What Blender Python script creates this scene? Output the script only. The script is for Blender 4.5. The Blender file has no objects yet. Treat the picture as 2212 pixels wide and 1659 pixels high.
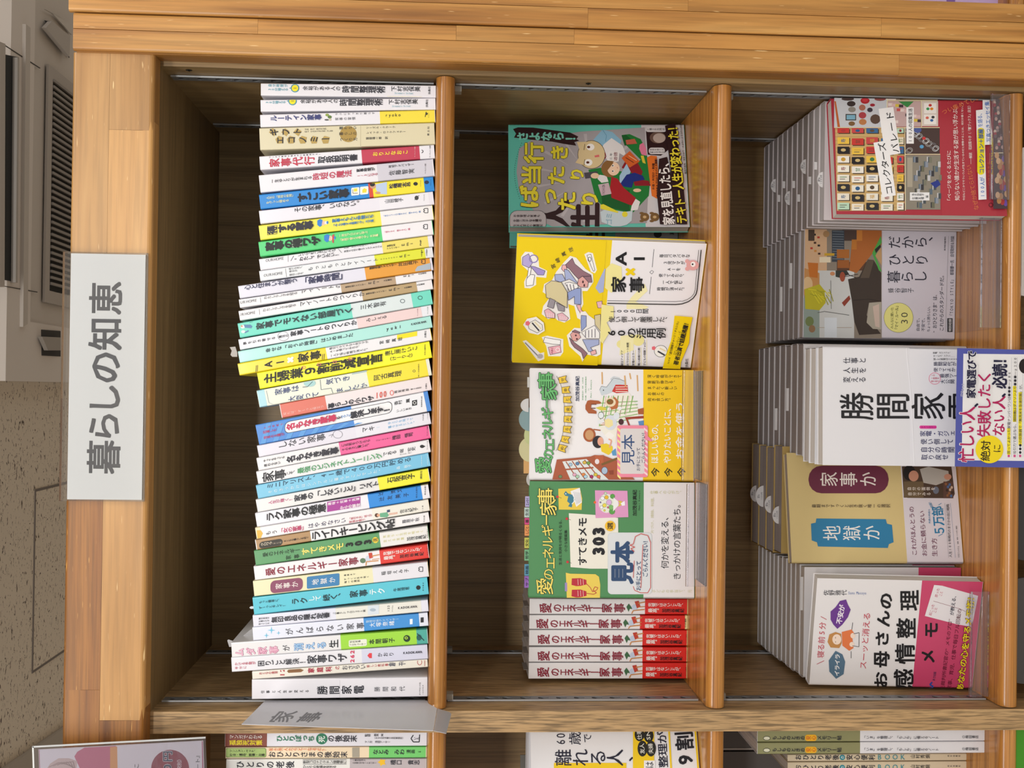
import bpy, math, random
from mathutils import Matrix, Vector
random.seed(7)
SC = bpy.context.scene
COL = SC.collection
# ---------------------------------------------------------------- camera (calibrated on the rails and panel edges)
CX, CY, CZ, YA, PI_, RO, F = 0.3443, -1.1943, 1.5, 0.0063, -0.0581, -0.0139, 2395.5
def _m(rows): return Matrix(rows)
c, s = math.cos(YA), math.sin(YA); A_ = _m(((c, -s, 0), (s, c, 0), (0, 0, 1)))
c, s = math.cos(PI_), math.sin(PI_); B_ = _m(((1, 0, 0), (0, c, s), (0, -s, c)))
c, s = math.cos(RO), math.sin(RO); C_ = _m(((c, 0, -s), (0, 1, 0), (s, 0, c)))
RR = C_ @ B_ @ A_
RT = RR.transposed()
C0 = Vector((CX, CY, CZ))
cam = bpy.data.cameras.new('camera'); co = bpy.data.objects.new('camera', cam); COL.objects.link(co)
rx, ry, rz = RR[0], RR[1], RR[2]
rot = Matrix((-Vector(rz), Vector(rx), -Vector(ry))).transposed()
co.matrix_world = Matrix.Translation(C0) @ rot.to_4x4()
cam.sensor_fit = 'HORIZONTAL'; cam.sensor_width = 36; cam.lens = 36 * F / 2212
cam.clip_start = .02
SC.camera = co
# ---------------------------------------------------------------- world, lamps, exposure
w = bpy.data.worlds.new('world'); SC.world = w; w.use_nodes = True
w.node_tree.nodes['Background'].inputs[0].default_value = (1, .97, .94, 1)
w.node_tree.nodes['Background'].inputs[1].default_value = .66
SC.view_settings.view_transform = 'Standard'; SC.view_settings.look = 'None'
SC.cycles.sample_clamp_indirect = 4.0; SC.cycles.caustics_reflective = False; SC.cycles.caustics_refractive = False
SC.view_settings.exposure = -0.2; SC.view_settings.gamma = 1; SC.view_settings.use_curve_mapping = False
def area(name, loc, sx, sy, power, col=(1, .985, .965), tgt=None):
    l = bpy.data.lights.new(name, 'AREA'); l.shape = 'RECTANGLE'; l.size = sx; l.size_y = sy
    l.energy = power; l.color = col
    o = bpy.data.objects.new(name, l); COL.objects.link(o); o.location = loc
    if tgt:
        o.rotation_euler = (Vector(tgt) - Vector(loc)).to_track_quat('-Z', 'Y').to_euler()
    return o
area('ceiling_or_fill_lamp', (.75, -.86, 2.47), 1.0, .10, 7.4, tgt=(.45, 0, 1.3))
area('ceiling_or_fill_lamp', (-.45, -.95, 2.47), .6, .10, 6, tgt=(.2, 0, 1.3))
area('ceiling_or_fill_lamp', (.4, -2.95, 2.47), 1.6, .35, 62, tgt=(.35, 0, 1.2))  # fill lamp added unseen behind the camera to brighten the shelves frontally
# ---------------------------------------------------------------- picture coordinates -> points of the place (calibration of positions only)
def ray(X, Y):
    d = Vector(((1659 - Y - 829.5) / F, 1, -(X - 1106) / F)); return RT @ d
def aty(X, Y, y): d = ray(X, Y); return C0 + d * ((y - CY) / d.y)
def atz(X, Y, z): d = ray(X, Y); return C0 + d * ((z - CZ) / d.z)
def atx(X, Y, x): d = ray(X, Y); return C0 + d * ((x - CX) / d.x)
# ---------------------------------------------------------------- helpers
def lin(h):
    h = h.lstrip('#'); r = []
    for i in (0, 2, 4):
        v = int(h[i:i + 2], 16) / 255
        r.append(v / 12.92 if v <= .04045 else ((v + .055) / 1.055) ** 2.4)
    return (*r, 1)
MATS = {}
def M(hexc, rough=.45, spec=.4, coat=0, metal=0):
    k = (hexc, rough, spec, coat, metal)
    if k in MATS: return MATS[k]
    m = bpy.data.materials.new('paint_' + hexc); m.use_nodes = True
    b = m.node_tree.nodes['Principled BSDF']
    b.inputs['Base Color'].default_value = lin(hexc); b.inputs['Roughness'].default_value = rough
    b.inputs['Specular IOR Level'].default_value = spec; b.inputs['Coat Weight'].default_value = coat
    b.inputs['Coat Roughness'].default_value = .12; b.inputs['Metallic'].default_value = metal
    m.diffuse_color = lin(hexc)
    MATS[k] = m; return m
def nodes(m):
    m.use_nodes = True; nt = m.node_tree; return nt, nt.nodes, nt.links, nt.nodes['Principled BSDF']
def wood(name, dark, mid, light, axis, rough=.42, streak=.5, coat=.08, wide=60, fleck=None, kscale=1.0, al=9):
    m = bpy.data.materials.new(name); nt, N, L, b = nodes(m)
    tc = N.new('ShaderNodeTexCoord'); oi = N.new('ShaderNodeObjectInfo')
    ad = N.new('ShaderNodeVectorMath'); ad.operation = 'ADD'
    mu = N.new('ShaderNodeVectorMath'); mu.operation = 'SCALE'; mu.inputs['Scale'].default_value = 7
    cb = N.new('ShaderNodeCombineXYZ')
    for i in range(3): L.new(oi.outputs['Random'], cb.inputs[i])
    L.new(cb.outputs[0], mu.inputs[0]); L.new(tc.outputs['Object'], ad.inputs[0]); L.new(mu.outputs[0], ad.inputs[1])
    def nz(across, along, det, ro=.55, dist=0):
        mp = N.new('ShaderNodeMapping'); sc = [across * kscale] * 3; sc['xyz'.index(axis)] = along * kscale
        mp.inputs['Scale'].default_value = sc
        t = N.new('ShaderNodeTexNoise'); t.inputs['Scale'].default_value = 1; t.inputs['Detail'].default_value = det
        t.inputs['Roughness'].default_value = ro; t.inputs['Distortion'].default_value = dist
        L.new(ad.outputs[0], mp.inputs[0]); L.new(mp.outputs[0], t.inputs['Vector']); return t
    n1 = nz(wide, 2.2, 3, .5, .6); n2 = nz(wide * 9, al, 3)
    r = N.new('ShaderNodeValToRGB'); e = r.color_ramp.elements
    e[0].position = .3; e[0].color = lin(dark); e[1].position = .72; e[1].color = lin(light)
    x = r.color_ramp.elements.new(.5); x.color = lin(mid)
    L.new(n1.outputs[0], r.inputs[0])
    r2 = N.new('ShaderNodeValToRGB'); r2.color_ramp.elements[0].position = .36; r2.color_ramp.elements[1].position = .56
    r2.color_ramp.elements[0].color = (1 - streak, 1 - streak, 1 - streak, 1)
    L.new(n2.outputs[0], r2.inputs[0])
    mx = N.new('ShaderNodeMix'); mx.data_type = 'RGBA'; mx.blend_type = 'MULTIPLY'; mx.inputs[0].default_value = 1
    L.new(r.outputs[0], mx.inputs[6]); L.new(r2.outputs[0], mx.inputs[7])
    # each stave has its own tone
    hs = N.new('ShaderNodeHueSaturation'); mr = N.new('ShaderNodeMapRange')
    mr.inputs['To Min'].default_value = .88; mr.inputs['To Max'].default_value = 1.1
    L.new(oi.outputs['Random'], mr.inputs[0]); L.new(mr.outputs[0], hs.inputs['Value']); L.new(mx.outputs[2], hs.inputs['Color'])
    last = hs.outputs[0]
    if fleck:
        n3 = nz(520, 45, 1, .4); r3 = N.new('ShaderNodeValToRGB')
        r3.color_ramp.elements[0].position = .73; r3.color_ramp.elements[1].position = .80
        L.new(n3.outputs[0], r3.inputs[0]); m2 = N.new('ShaderNodeMix'); m2.data_type = 'RGBA'
        L.new(r3.outputs[0], m2.inputs[0]); L.new(last, m2.inputs[6]); m2.inputs[7].default_value = lin(fleck); last = m2.outputs[2]
    L.new(last, b.inputs['Base Color'])
    b.inputs['Roughness'].default_value = rough; b.inputs['Coat Weight'].default_value = coat; b.inputs['Coat Roughness'].default_value = .18
    bp = N.new('ShaderNodeBump'); bp.inputs['Strength'].default_value = .12; bp.inputs['Distance'].default_value = .0006
    L.new(n2.outputs[0], bp.inputs['Height']); L.new(bp.outputs[0], b.inputs['Normal'])
    return m
PINE_Z = wood('pine_stave_upright', '9A652C', 'BD8642', 'D09C56', 'z', fleck='E2BC82', streak=.22, wide=38)
PINE_X = wood('pine_stave_lying', '9A652C', 'BD8642', 'D09C56', 'x', fleck='E2BC82', streak=.22, wide=38)
PINE_D = wood('pine_stave_dark', '7A4718', '955F24', 'A56E2E', 'x', fleck='D9A458', streak=.3, wide=45)
PINE_L = wood('pine_stave_light', 'AA7C42', 'BA8B50', 'C99C60', 'x', fleck='E8C58E', streak=.15, wide=30)
NOSE = wood('pine_shelf', '915B24', 'BC7E38', 'D49A52', 'x', rough=.28, streak=.28, wide=110, coat=.5, fleck='DDA75E')
OAK_Z = wood('oak_laminate_upright', '826A45', '93784F', 'A2875B', 'z', rough=.5, streak=.28, wide=70, coat=.05)
OAK_X = wood('oak_laminate_lying', '826A45', '93784F', 'A2875B', 'x', rough=.5, streak=.28, wide=70, coat=.05)
OAK_F = wood('oak_edge_band', 'A98A60', 'B59468', 'C2A173', 'z', rough=.5, streak=.6, wide=62, coat=.05, kscale=.8, al=32)
def paper_edge(name, hexc, hex2, axis):
    m = bpy.data.materials.new(name); nt, N, L, b = nodes(m)
    tc = N.new('ShaderNodeTexCoord'); mp = N.new('ShaderNodeMapping'); sc = [6] * 3; sc['xyz'.index(axis)] = 2600
    mp.inputs['Scale'].default_value = sc; t = N.new('ShaderNodeTexNoise'); t.inputs['Scale'].default_value = 1; t.inputs['Detail'].default_value = 2
    r = N.new('ShaderNodeValToRGB'); r.color_ramp.elements[0].color = lin(hex2); r.color_ramp.elements[1].color = lin(hexc)
    r.color_ramp.elements[0].position = .35; r.color_ramp.elements[1].position = .6
    L.new(tc.outputs['Object'], mp.inputs[0]); L.new(mp.outputs[0], t.inputs['Vector']); L.new(t.outputs[0], r.inputs[0]); L.new(r.outputs[0], b.inputs['Base Color'])
    b.inputs['Roughness'].default_value = .8; b.inputs['Specular IOR Level'].default_value = .1
    return m
PG_Y = paper_edge('page_edges', 'E4E1DC', 'B9B4AC', 'y')
PG_X = paper_edge('page_edges_spined', 'E4E1DC', 'B9B4AC', 'x')
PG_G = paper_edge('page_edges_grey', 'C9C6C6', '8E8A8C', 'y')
def clear_plastic(name, tint, haze=.08, rough=.05, ior=1.49):
    m = bpy.data.materials.new(name); nt, N, L, b = nodes(m); out = N['Material Output']
    tr = N.new('ShaderNodeBsdfTransparent'); tr.inputs[0].default_value = tint
    gl = N.new('ShaderNodeBsdfGlossy'); gl.inputs['Roughness'].default_value = rough
    fr = N.new('ShaderNodeFresnel'); fr.inputs[0].default_value = ior
    mx = N.new('ShaderNodeMixShader'); L.new(fr.outputs[0], mx.inputs[0]); L.new(tr.outputs[0], mx.inputs[1]); L.new(gl.outputs[0], mx.inputs[2])
    df = N.new('ShaderNodeBsdfDiffuse'); df.inputs[0].default_value = (.75, .75, .8, 1)
    m2 = N.new('ShaderNodeMixShader'); m2.inputs[0].default_value = haze
    L.new(mx.outputs[0], m2.inputs[1]); L.new(df.outputs[0], m2.inputs[2]); L.new(m2.outputs[0], out.inputs[0])
    return m
ACRYL = clear_plastic('clear_acrylic', (.96, .95, .97, 1), .05, .05, 1.25)
ACRYL_B = clear_plastic('clear_acrylic_base', (.97, .965, .975, 1), .03, .12, 1.04)
ACRYL2 = clear_plastic('clear_acrylic_sign', (.998, 1, .999, 1), .01)
FROST = clear_plastic('frosted_plastic', (.8, .8, .8, 1), .72, .12)
METAL = M('8C8E90', .5, .5, 0, .6)
DARK = M('15110E', .8, .2)
class MB:
    def __init__(s): s.v = []; s.f = []; s.mi = []; s.m = []; s.mid = {}
    def mat(s, m):
        if m.name not in s.mid: s.mid[m.name] = len(s.m); s.m.append(m)
        return s.mid[m.name]
    def add(s, vs, fs, m):
        b = len(s.v); s.v += [tuple(v) for v in vs]; i = s.mat(m)
        for f in fs: s.f.append(tuple(b + k for k in f)); s.mi.append(i)
    def box(s, a, b, m, ms=None):
        x0, y0, z0 = a; x1, y1, z1 = b
        v = [(x0, y0, z0), (x1, y0, z0), (x1, y1, z0), (x0, y1, z0), (x0, y0, z1), (x1, y0, z1), (x1, y1, z1), (x0, y1, z1)]
        s.add(v, [(0, 3, 2, 1), (4, 5, 6, 7), (0, 1, 5, 4), (1, 2, 6, 5), (2, 3, 7, 6), (3, 0, 4, 7)], m)
    def sweep(s, prof, axis, s0, s1, m):
        """prof: list of (a,b); axis 'x': (y,z) profile; 'z': (x,y) profile; s0,s1 numbers or functions of (a,b)"""
        n = len(prof); vs = []
        for S in (s0, s1):
            for a, b in prof:
                t = S(a, b) if callable(S) else S
                vs.append((t, a, b) if axis == 'x' else ((a, b, t) if axis == 'z' else (a, t, b)))
        fs = [(i, (i + 1) % n, n + (i + 1) % n, n + i) for i in range(n)]
        fs += [tuple(range(n))[::-1], tuple(range(n, 2 * n))]
        s.add(vs, fs, m)
    def build(s, name, parent=None, mat=None, smooth=False):
        me = bpy.data.meshes.new(name); me.from_pydata(s.v, [], s.f)
        for m in s.m: me.materials.append(m)
        me.polygons.foreach_set('material_index', s.mi)
        if smooth: me.polygons.foreach_set('use_smooth', [True] * len(s.f))
        me.update(); o = bpy.data.objects.new(name, me); COL.objects.link(o)
        if parent: o.parent = parent
        if mat is not None: o.matrix_local = mat
        return o
def fixn(o):
    import bmesh
    bm = bmesh.new(); bm.from_mesh(o.data); bmesh.ops.recalc_face_normals(bm, faces=bm.faces); bm.to_mesh(o.data); bm.free(); return o
def empty(name, label=None, cat=None, group=None, mat=None, loc=None):
    o = bpy.data.objects.new(name, None); COL.objects.link(o); o.empty_display_size = .02
    if mat is not None: o.matrix_world = mat
    if loc is not None: o.location = loc
    return tag(o, label, cat, group)
def tag(o, label=None, cat=None, group=None, kind=None):
    if label: o['label'] = label
    if cat: o['category'] = cat
    if group: o['group'] = group
    if kind: o['kind'] = kind
    return o
# ---------------------------------------------------------------- glyphs
_fc = bpy.data.curves.new('glyphs', 'FONT'); _fo = bpy.data.objects.new('glyphs', _fc); COL.objects.link(_fo); _fc.resolution_u = 2
GL = {}
def glyph(ch, off):
    k = (ch, off)
    if k not in GL:
        _fc.body = ch; _fc.offset = off
        dg = bpy.context.evaluated_depsgraph_get(); dg.update(); ev = _fo.evaluated_get(dg); me = ev.to_mesh()
        vs = [(v.co.x, v.co.y) for v in me.vertices]; fs = [tuple(p.vertices) for p in me.polygons]; ev.to_mesh_clear()
        if vs and ord(ch) < 0x250:          # centre narrow latin glyphs in the em cell
            xs = [v[0] for v in vs]; d = .5 - (min(xs) + max(xs)) / 2; vs = [(x + d, y + .03) for x, y in vs]
        GL[k] = (vs, fs)
    return GL[k]
ROTV = set('ー「」（）()〜…―『』“”[]：&')
SMALL = set('、。')
LIFT = 0.00003
class Ink:
    """flat printing on one plane of a book; coordinates come in picture pixels through pmap"""
    def __init__(s, pmap, crop, k=0, xr=0, clampw=None, clamph=None, base=.00012, sgn=-1):
        s.pm = pmap; s.cx, s.cy, s.cs = crop; s.k = k; s.mb = MB(); s.n = 0; s.cw = clampw; s.ch = clamph; s.base = base; s.off = (0, 0); s.sgn = sgn; s.xr = xr; s.bb = []
    def lay(s, pts, up=1):
        """printing layers only rise where they overlap something printed before"""
        a = min(p[0] for p in pts) + s.off[0]; b = max(p[0] for p in pts) + s.off[0]; c = min(p[1] for p in pts) + s.off[1]; d = max(p[1] for p in pts) + s.off[1]
        n = 0
        for (a2, b2, c2, d2, t) in s.bb:
            if t > n and a < b2 and b > a2 and c < d2 and d > c2: n = t
        s.n = n + 1; s.bb.append((a, b, c, d, n + up))
    def P(s, x, y):
        u, v = s.pm(s.cx + (x + s.off[0]) * s.cs, s.cy + (y + s.off[1]) * s.cs)
        if s.cw: u = min(max(u, s.cw[0]), s.cw[1])
        if s.ch: v = min(max(v, s.ch[0]), s.ch[1])
        return (u, s.sgn * (s.base + s.n * LIFT), v)
    def put(s, pts, fs, col, rough=.45):
        s.lay(pts)
        s.mb.add([s.P(*p) for p in pts], fs, M(col, rough))
    def text(s, t, p0, p1, up, rt, col, bold=0, ol=None, vert=False):
        if ol: s._t(t, p0, p1, up, rt, ol[0], ol[1], vert)
        s._t(t, p0, p1, up, rt, col, bold, vert)
    def _t(s, t, p0, p1, up, rt, col, bold, vert):
        n = len(t); dx, dy = (p1[0] - p0[0]) / n, (p1[1] - p0[1]) / n; m = M(col)
        if bold < .004: sh = ((0, 0),)
        elif bold < .0145: sh = ((-.7, -.7), (.7, .7))
        elif bold < .04: sh = ((-.75, -.75), (.75, .75), (-.75, .75), (.75, -.75))
        else: sh = tuple((math.cos(k * .7854), math.sin(k * .7854)) for k in range(8)) + ((0, 0),)
        for i, ch in enumerate(t):
            if ch in ' 　': continue
            vs, fs = glyph(ch, 0); cx, cy = p0[0] + (i + .5) * dx, p0[1] + (i + .5) * dy
            hu, hr = (abs(up[0]) + abs(rt[0])) * .5, (abs(up[1]) + abs(rt[1])) * .5
            s.lay([(cx - hu, cy - hr), (cx + hu, cy + hr)], len(sh))
            for sx, sy in sh:
                out = []
                for gx, gy in vs:
                    a, b = gx - .5, gy - .38
                    if vert:
                        if ch in ROTV: a, b = b, -a
                        elif ch in SMALL: a, b = a + .55, b + .55
                        elif ch in 'っょゃゅァィェッャュョ': a, b = a + .08, b + .06
                    a += sx * bold; b += sy * bold
                    out.append((cx + a * rt[0] + b * up[0], cy + a * rt[1] + b * up[1]))
                s.mb.add([s.P(*p) for p in out], fs, m); s.n += 1
    def V(s, t, x0, x1, yc, w, col='1A1A22', bold=0.012, ol=None):
        xm = (x0 + x1) / 2; n = max(1, len(t)); h = min((x1 - x0) / n * 1.04, w * 1.25)
        s.text(t, (x0, yc + s.k * (x0 - xm)), (x1, yc + s.k * (x1 - xm)), (-h, -h * s.k), (0, -w), col, bold, ol, True)
    def S(s, t, x0, x1, yc, h, col='1A1A22', bold=0.01, ol=None):
        xm = (x0 + x1) / 2; n = len(t); wd = min((x1 - x0) / n * 1.45, h * 1.2)
        s.text(t, (x0, yc + s.k * (x0 - xm)), (x1, yc + s.k * (x1 - xm)), (0, -h * 1.3), (wd, wd * s.k), col, bold, ol)
    def H(s, t, xc, y0, y1, h, col='1A1A22', bold=0.01, ol=None, sl=0):
        n = len(t); wd = min(abs(y1 - y0) / n * 1.04, h * 1.3) * (1.45 if all(ord(c) < 200 for c in t) else 1)
        s.text(t, (xc - sl / 2, y0), (xc + sl / 2, y1), (-h, 0), (0 + sl / max(1, n) * 1.0, -wd), col, bold, ol)
    def T(s, t, a, b, h, col='1A1A22', bold=0.01, ol=None, vert=False):
        """text from point a to point b, world-horizontal style (glyph right along a->b)"""
        n = len(t); dx, dy = (b[0] - a[0]), (b[1] - a[1]); l = math.hypot(dx, dy); ux, uy = dx / l, dy / l; wd = min(l / n * 1.04, h * 1.3) * (1.5 if all(ord(c) < 200 for c in t) else 1)
        if vert: s.text(t, a, b, (-ux * wd, -uy * wd), (-uy * h * -1 * -1, ux * h * -1), col, bold, ol, True)
        else: s.text(t, a, b, (uy * h, -ux * h), (ux * wd, uy * wd), col, bold, ol)
    def poly(s, pts, col, rough=.45):
        from mathutils.geometry import tessellate_polygon
        tr = tessellate_polygon([[Vector((p[0], p[1], 0)) for p in pts]]); s.put(pts, [tuple(t) for t in tr], col, rough)
    def R(s, x0, x1, y0, y1, col, rough=.45):
        xm = (x0 + x1) / 2; a, b = s.k * (x0 - xm), s.k * (x1 - xm)
        s.put([(x0, y0 + a), (x1, y0 + b), (x1, y1 + b), (x0, y1 + a)], [(0, 1, 2, 3)], col, rough)
    def RR(s, x0, x1, y0, y1, r, col):
        pts = []
        for cx, cy, a0 in ((x1 - r, y1 - r, 0), (x0 + r, y1 - r, 90), (x0 + r, y0 + r, 180), (x1 - r, y0 + r, 270)):
            for j in range(5):
                a = math.radians(a0 + j * 22.5); pts.append((cx + r * math.cos(a), cy + r * math.sin(a)))
        xm = (x0 + x1) / 2; pts = [(x, y + s.k * (x - xm)) for x, y in pts]; s.poly(pts, col)
    def O(s, x, y, rx, ry=None, col='000000', n=20, a0=0):
        ry = ry or rx; s.poly([(x + rx * math.cos(a0 + i * 6.2832 / n), y + ry * math.sin(a0 + i * 6.2832 / n)) for i in range(n)], col)
    def ring(s, x, y, rx, ry, wd, col, n=24):
        o = [(x + rx * math.cos(i * 6.2832 / n), y + ry * math.sin(i * 6.2832 / n)) for i in range(n)]
        i_ = [(x + (rx - wd) * math.cos(i * 6.2832 / n), y + (ry - wd) * math.sin(i * 6.2832 / n)) for i in range(n)]
        s.put(o + i_, [(i, (i + 1) % n, n + (i + 1) % n, n + i) for i in range(n)], col)
    def L(s, pts, wd, col):
        for (x0, y0), (x1, y1) in zip(pts, pts[1:]):
            l = math.hypot(x1 - x0, y1 - y0) or 1; nx, ny = -(y1 - y0) / l * wd / 2, (x1 - x0) / l * wd / 2
            s.put([(x0 + nx, y0 + ny), (x1 + nx, y1 + ny), (x1 - nx, y1 - ny), (x0 - nx, y0 - ny)], [(0, 1, 2, 3)], col)
CR = dict(a=(480, 140, .217), b=(480, 480, .217), c=(480, 820, .217), d=(480, 1160, .217), e=(480, 1400, .24864),
          m=(1080, 250, .217), n=(1080, 500, .217), o=(1080, 780, .217), p=(1080, 1020, .217), q=(1080, 1240, .25316),
          r=(1600, 100, .27667), s=(1620, 440, .26763), t=(1620, 740, .26763), u=(1620, 960, .26763), v=(1620, 1215, .26763),
          f=(0, 0, 1.0), h=(0, 400, .25316), i=(0, 820, .25316), j=(0, 1239, .25316), w=(1560, 1560, .13562))
W, D = .684, .307
Z1, Z2, Z3 = 1.5168, 1.2118, .881
# ================================================================ SETTING
def plane(name, x0, x1, y0, y1, z, m, th=.02):
    b = MB(); b.box((x0, y0, z), (x1, y1, z + th), m); return tag(b.build(name), kind='structure')
def rockwool():
    m = bpy.data.materials.new('rockwool_board'); nt, N, L, b = nodes(m)
    tc = N.new('ShaderNodeTexCoord')
    def nz(sc, det, pos0, pos1):
        mp = N.new('ShaderNodeMapping'); mp.inputs['Scale'].default_value = sc
        t = N.new('ShaderNodeTexNoise'); t.inputs['Scale'].default_value = 1; t.inputs['Detail'].default_value = det; t.inputs['Distortion'].default_value = .8
        r = N.new('ShaderNodeValToRGB'); r.color_ramp.elements[0].position = pos0; r.color_ramp.elements[1].position = pos1
        L.new(tc.outputs['Object'], mp.inputs[0]); L.new(mp.outputs[0], t.inputs['Vector']); L.new(t.outputs[0], r.inputs[0]); return r
    r1 = nz((65, 150, 1), 2, .33, .37); r2 = nz((130, 190, 1), 1, .27, .32)
    mx = N.new('ShaderNodeMix'); mx.data_type = 'RGBA'; mx.blend_type = 'MULTIPLY'; mx.inputs[0].default_value = 1
    L.new(r1.outputs[0], mx.inputs[6]); L.new(r2.outputs[0], mx.inputs[7])
    m2 = N.new('ShaderNodeMix'); m2.data_type = 'RGBA'; L.new(mx.outputs[2], m2.inputs[0])
    m2.inputs[6].default_value = lin('5A4C40'); m2.inputs[7].default_value = lin('DACCB8'); L.new(m2.outputs[2], b.inputs['Base Color'])
    b.inputs['Roughness'].default_value = .95
    return m
ZC = 2.51
ROCK = rockwool()
# ceiling boards with the strip recess at the far left
plane('ceiling', -3.2, 3.2, -3.2, 4.2, ZC, ROCK)
plane('floor', -3.2, 3.2, -3.2, 4.2, -.02, M('DDD2C2', .5))
b = MB(); b.box((-3.2, 4.2, 0), (3.2, 4.25, ZC), M('D8D2C6', .8)); tag(b.build('wall_back'), kind='structure')
def cz(X, Y, z=ZC):
    p = atz(X, Y, z); return (p.x, p.y)
# inspection hatch
def frame(b, p, q, wd, z0, z1, m):
    (x0, y0), (x1, y1) = p, q
    b.box((x0, y0, z0), (x1, y0 + wd, z1), m); b.box((x0, y1 - wd, z0), (x1, y1, z1), m)
    b.box((x0, y0 + wd, z0), (x0 + wd, y1 - wd, z1), m); b.box((x1 - wd, y0 + wd, z0), (x1, y1 - wd, z1), m)
hx0, hy0 = cz(68, 1455); hx1, hy1 = hx0 + .452, hy0 + .45
hatch = empty('ceiling_hatch', 'square inspection hatch with thin dark frame line in the speckled ceiling', 'hatch', loc=(hx0, hy0, ZC))
b = MB(); frame(b, (0, 0), (hx1 - hx0, hy1 - hy0), .006, -.002, -.0002, M('6B6058', .5)); b.build('hatch_frame', hatch)
b = MB(); b.box((.006, .006, -.0016), (hx1 - hx0 - .006, hy1 - hy0 - .006, -.0002), ROCK); b.build('hatch_board', hatch)
# trim and dark slot beside the pop card
p, q = cz(134, 1570), cz(72, 1612)
tr = MB(); vx = [(p[0], p[1]), (q[0], q[1])]
dx, dy = q[0] - p[0], q[1] - p[1]; L_ = math.hypot(dx, dy); dx /= L_; dy /= L_
def strip(a, wd0, wd1, z0, z1, m, ext=.8):
    nx, ny = -dy, dx
    if nx > 0: nx, ny = -nx, -ny
    P = []
    for t_, w_ in ((-ext, wd0), (L_ + .5, wd0), (L_ + .5, wd1), (-ext, wd1)):
        P.append((p[0] + dx * t_ + nx * w_, p[1] + dy * t_ + ny * w_))
    vs = [(x, y, z0) for x, y in P] + [(x, y, z1) for x, y in P]
    a.add(vs, [(0, 1, 2, 3), (4, 5, 6, 7), (0, 1, 5, 4), (1, 2, 6, 5), (2, 3, 7, 6), (3, 0, 4, 7)], m)
strip(tr, 0, .06, ZC - .012, ZC - .001, M('A79B8D', .6)); tag(tr.build('trim_1'), kind='structure')
tr = MB(); strip(tr, .06, .5, ZC - .004, ZC - .001, M('1C1A1A', .8)); tag(tr.build('trim_2'), kind='structure')
# ---------------------------------------------------------------- ceiling cassette air conditioner
AC = M('DCD2C8', .5); AC2 = M('C8BEB3', .5)
za = ZC - .03
ac = empty('air_conditioner', 'large pale grey ceiling cassette air conditioner seen above the header board', 'air conditioner', loc=(0, 0, 0))
x0 = cz(60, 824, za)[0]; y0 = 1.33; y1 = 2.45; x1 = x0 + 1.15
b = MB(); frame(b, (x0, y0), (x1, y1), .14, za, ZC - .001, AC); b.box((x0 + .139, y0 + .139, za + .004), (x1 - .139, y1 - .139, ZC - .001), AC2); b.build('panel', ac)
# raised inner frame lines
def quad(b, pts, z0, z1, m):
    P = [cz(X, Y, z0) for X, Y in pts]
    vs = [(x, y, z0) for x, y in P] + [(x, y, z1) for x, y in P]
    b.add(vs, [(0, 1, 2, 3), (4, 5, 6, 7), (0, 1, 5, 4), (1, 2, 6, 5), (2, 3, 7, 6), (3, 0, 4, 7)], m)
def acpart(nm, pts, z0, z1, m):
    b = MB(); quad(b, pts, z0, z1, m); return b.build(nm, ac)
acpart('outlet', [(13, 118), (41, 124), (37, 609), (11, 605)], za - .0015, za, M('141516', .6))
acpart('louver_blade', [(38, 124), (42, 125), (38, 611), (34, 610)], za - .012, za - .0015, M('A8A097', .4))
acpart('corner_cover', [(0, 90), (12, 95), (10, 620), (0, 620)], za - .006, za, M('B9AFA5', .5))
acpart('bevel_strip', [(56, 52), (66, 60), (60, 700), (50, 706)], za - .008, za, M('C2B8AD', .5))
acpart('bevel_strip', [(98, 20), (113, 28), (155, 75), (155, 52)], za - .004, za, M('C6BDB2', .5))
acpart('outlet', [(97, 44), (110, 46), (150, 80), (150, 125), (98, 80)][:4], za - .0015, za, M('34302E', .6))
acpart('flap', [(99, 60), (112, 46), (152, 78), (150, 122)], za - .014, za - .004, M('AFA59B', .4))
acpart('outlet', [(90, 712), (131, 715), (131, 770), (91, 768)], za - .0015, za, M('2C2826', .6))
acpart('flap', [(91, 727), (131, 729), (131, 757), (104, 757)], za - .014, za - .004, M('9E958B', .4))
acpart('seam', [(0, 92), (2, 91), (88, 147), (86, 148)], za - .001, za, M('3A332E', .6))
acpart('seam', [(0, 617), (2, 616), (81, 630), (81, 632)], za - .001, za, M('3A332E', .6))
b = MB(); quad(b, [(109, 172), (170, 225), (170, 640), (103, 628)], za - .0012, za - .0002, M('191818', .7)); b.build('grille_backing', ac)
g0 = cz(109, 172, za); g1 = cz(103, 628, za)
# intake grille: thin slats across the opening
ns = 34
for i in range(ns):
    t = i / ns; Y_ = 176 + t * 452; X_ = 109.5 - 6 * t
    a = cz(X_, Y_, za); c2 = cz(168, Y_ + 34 + 6 * t - 12 * (1 - t) * 0, za)
    wd = .0062
    if i == 0:
        b = MB(); b.box((0, 0, -.008), (wd, .34, 0), M('8F867D', .5)); proto = b.build('slat', ac); o = proto
    else:
        o = proto.copy(); COL.objects.link(o)
    o.location = (a[0], a[1], za - .001); 
acf = MB(); frame(acf, (g1[0] - .03, g0[1] - .03), (g0[0] + .03, g0[1] + .46), .03, za - .006, za, M('AEA49A', .5)); acf.build('grille_frame', ac)

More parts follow.
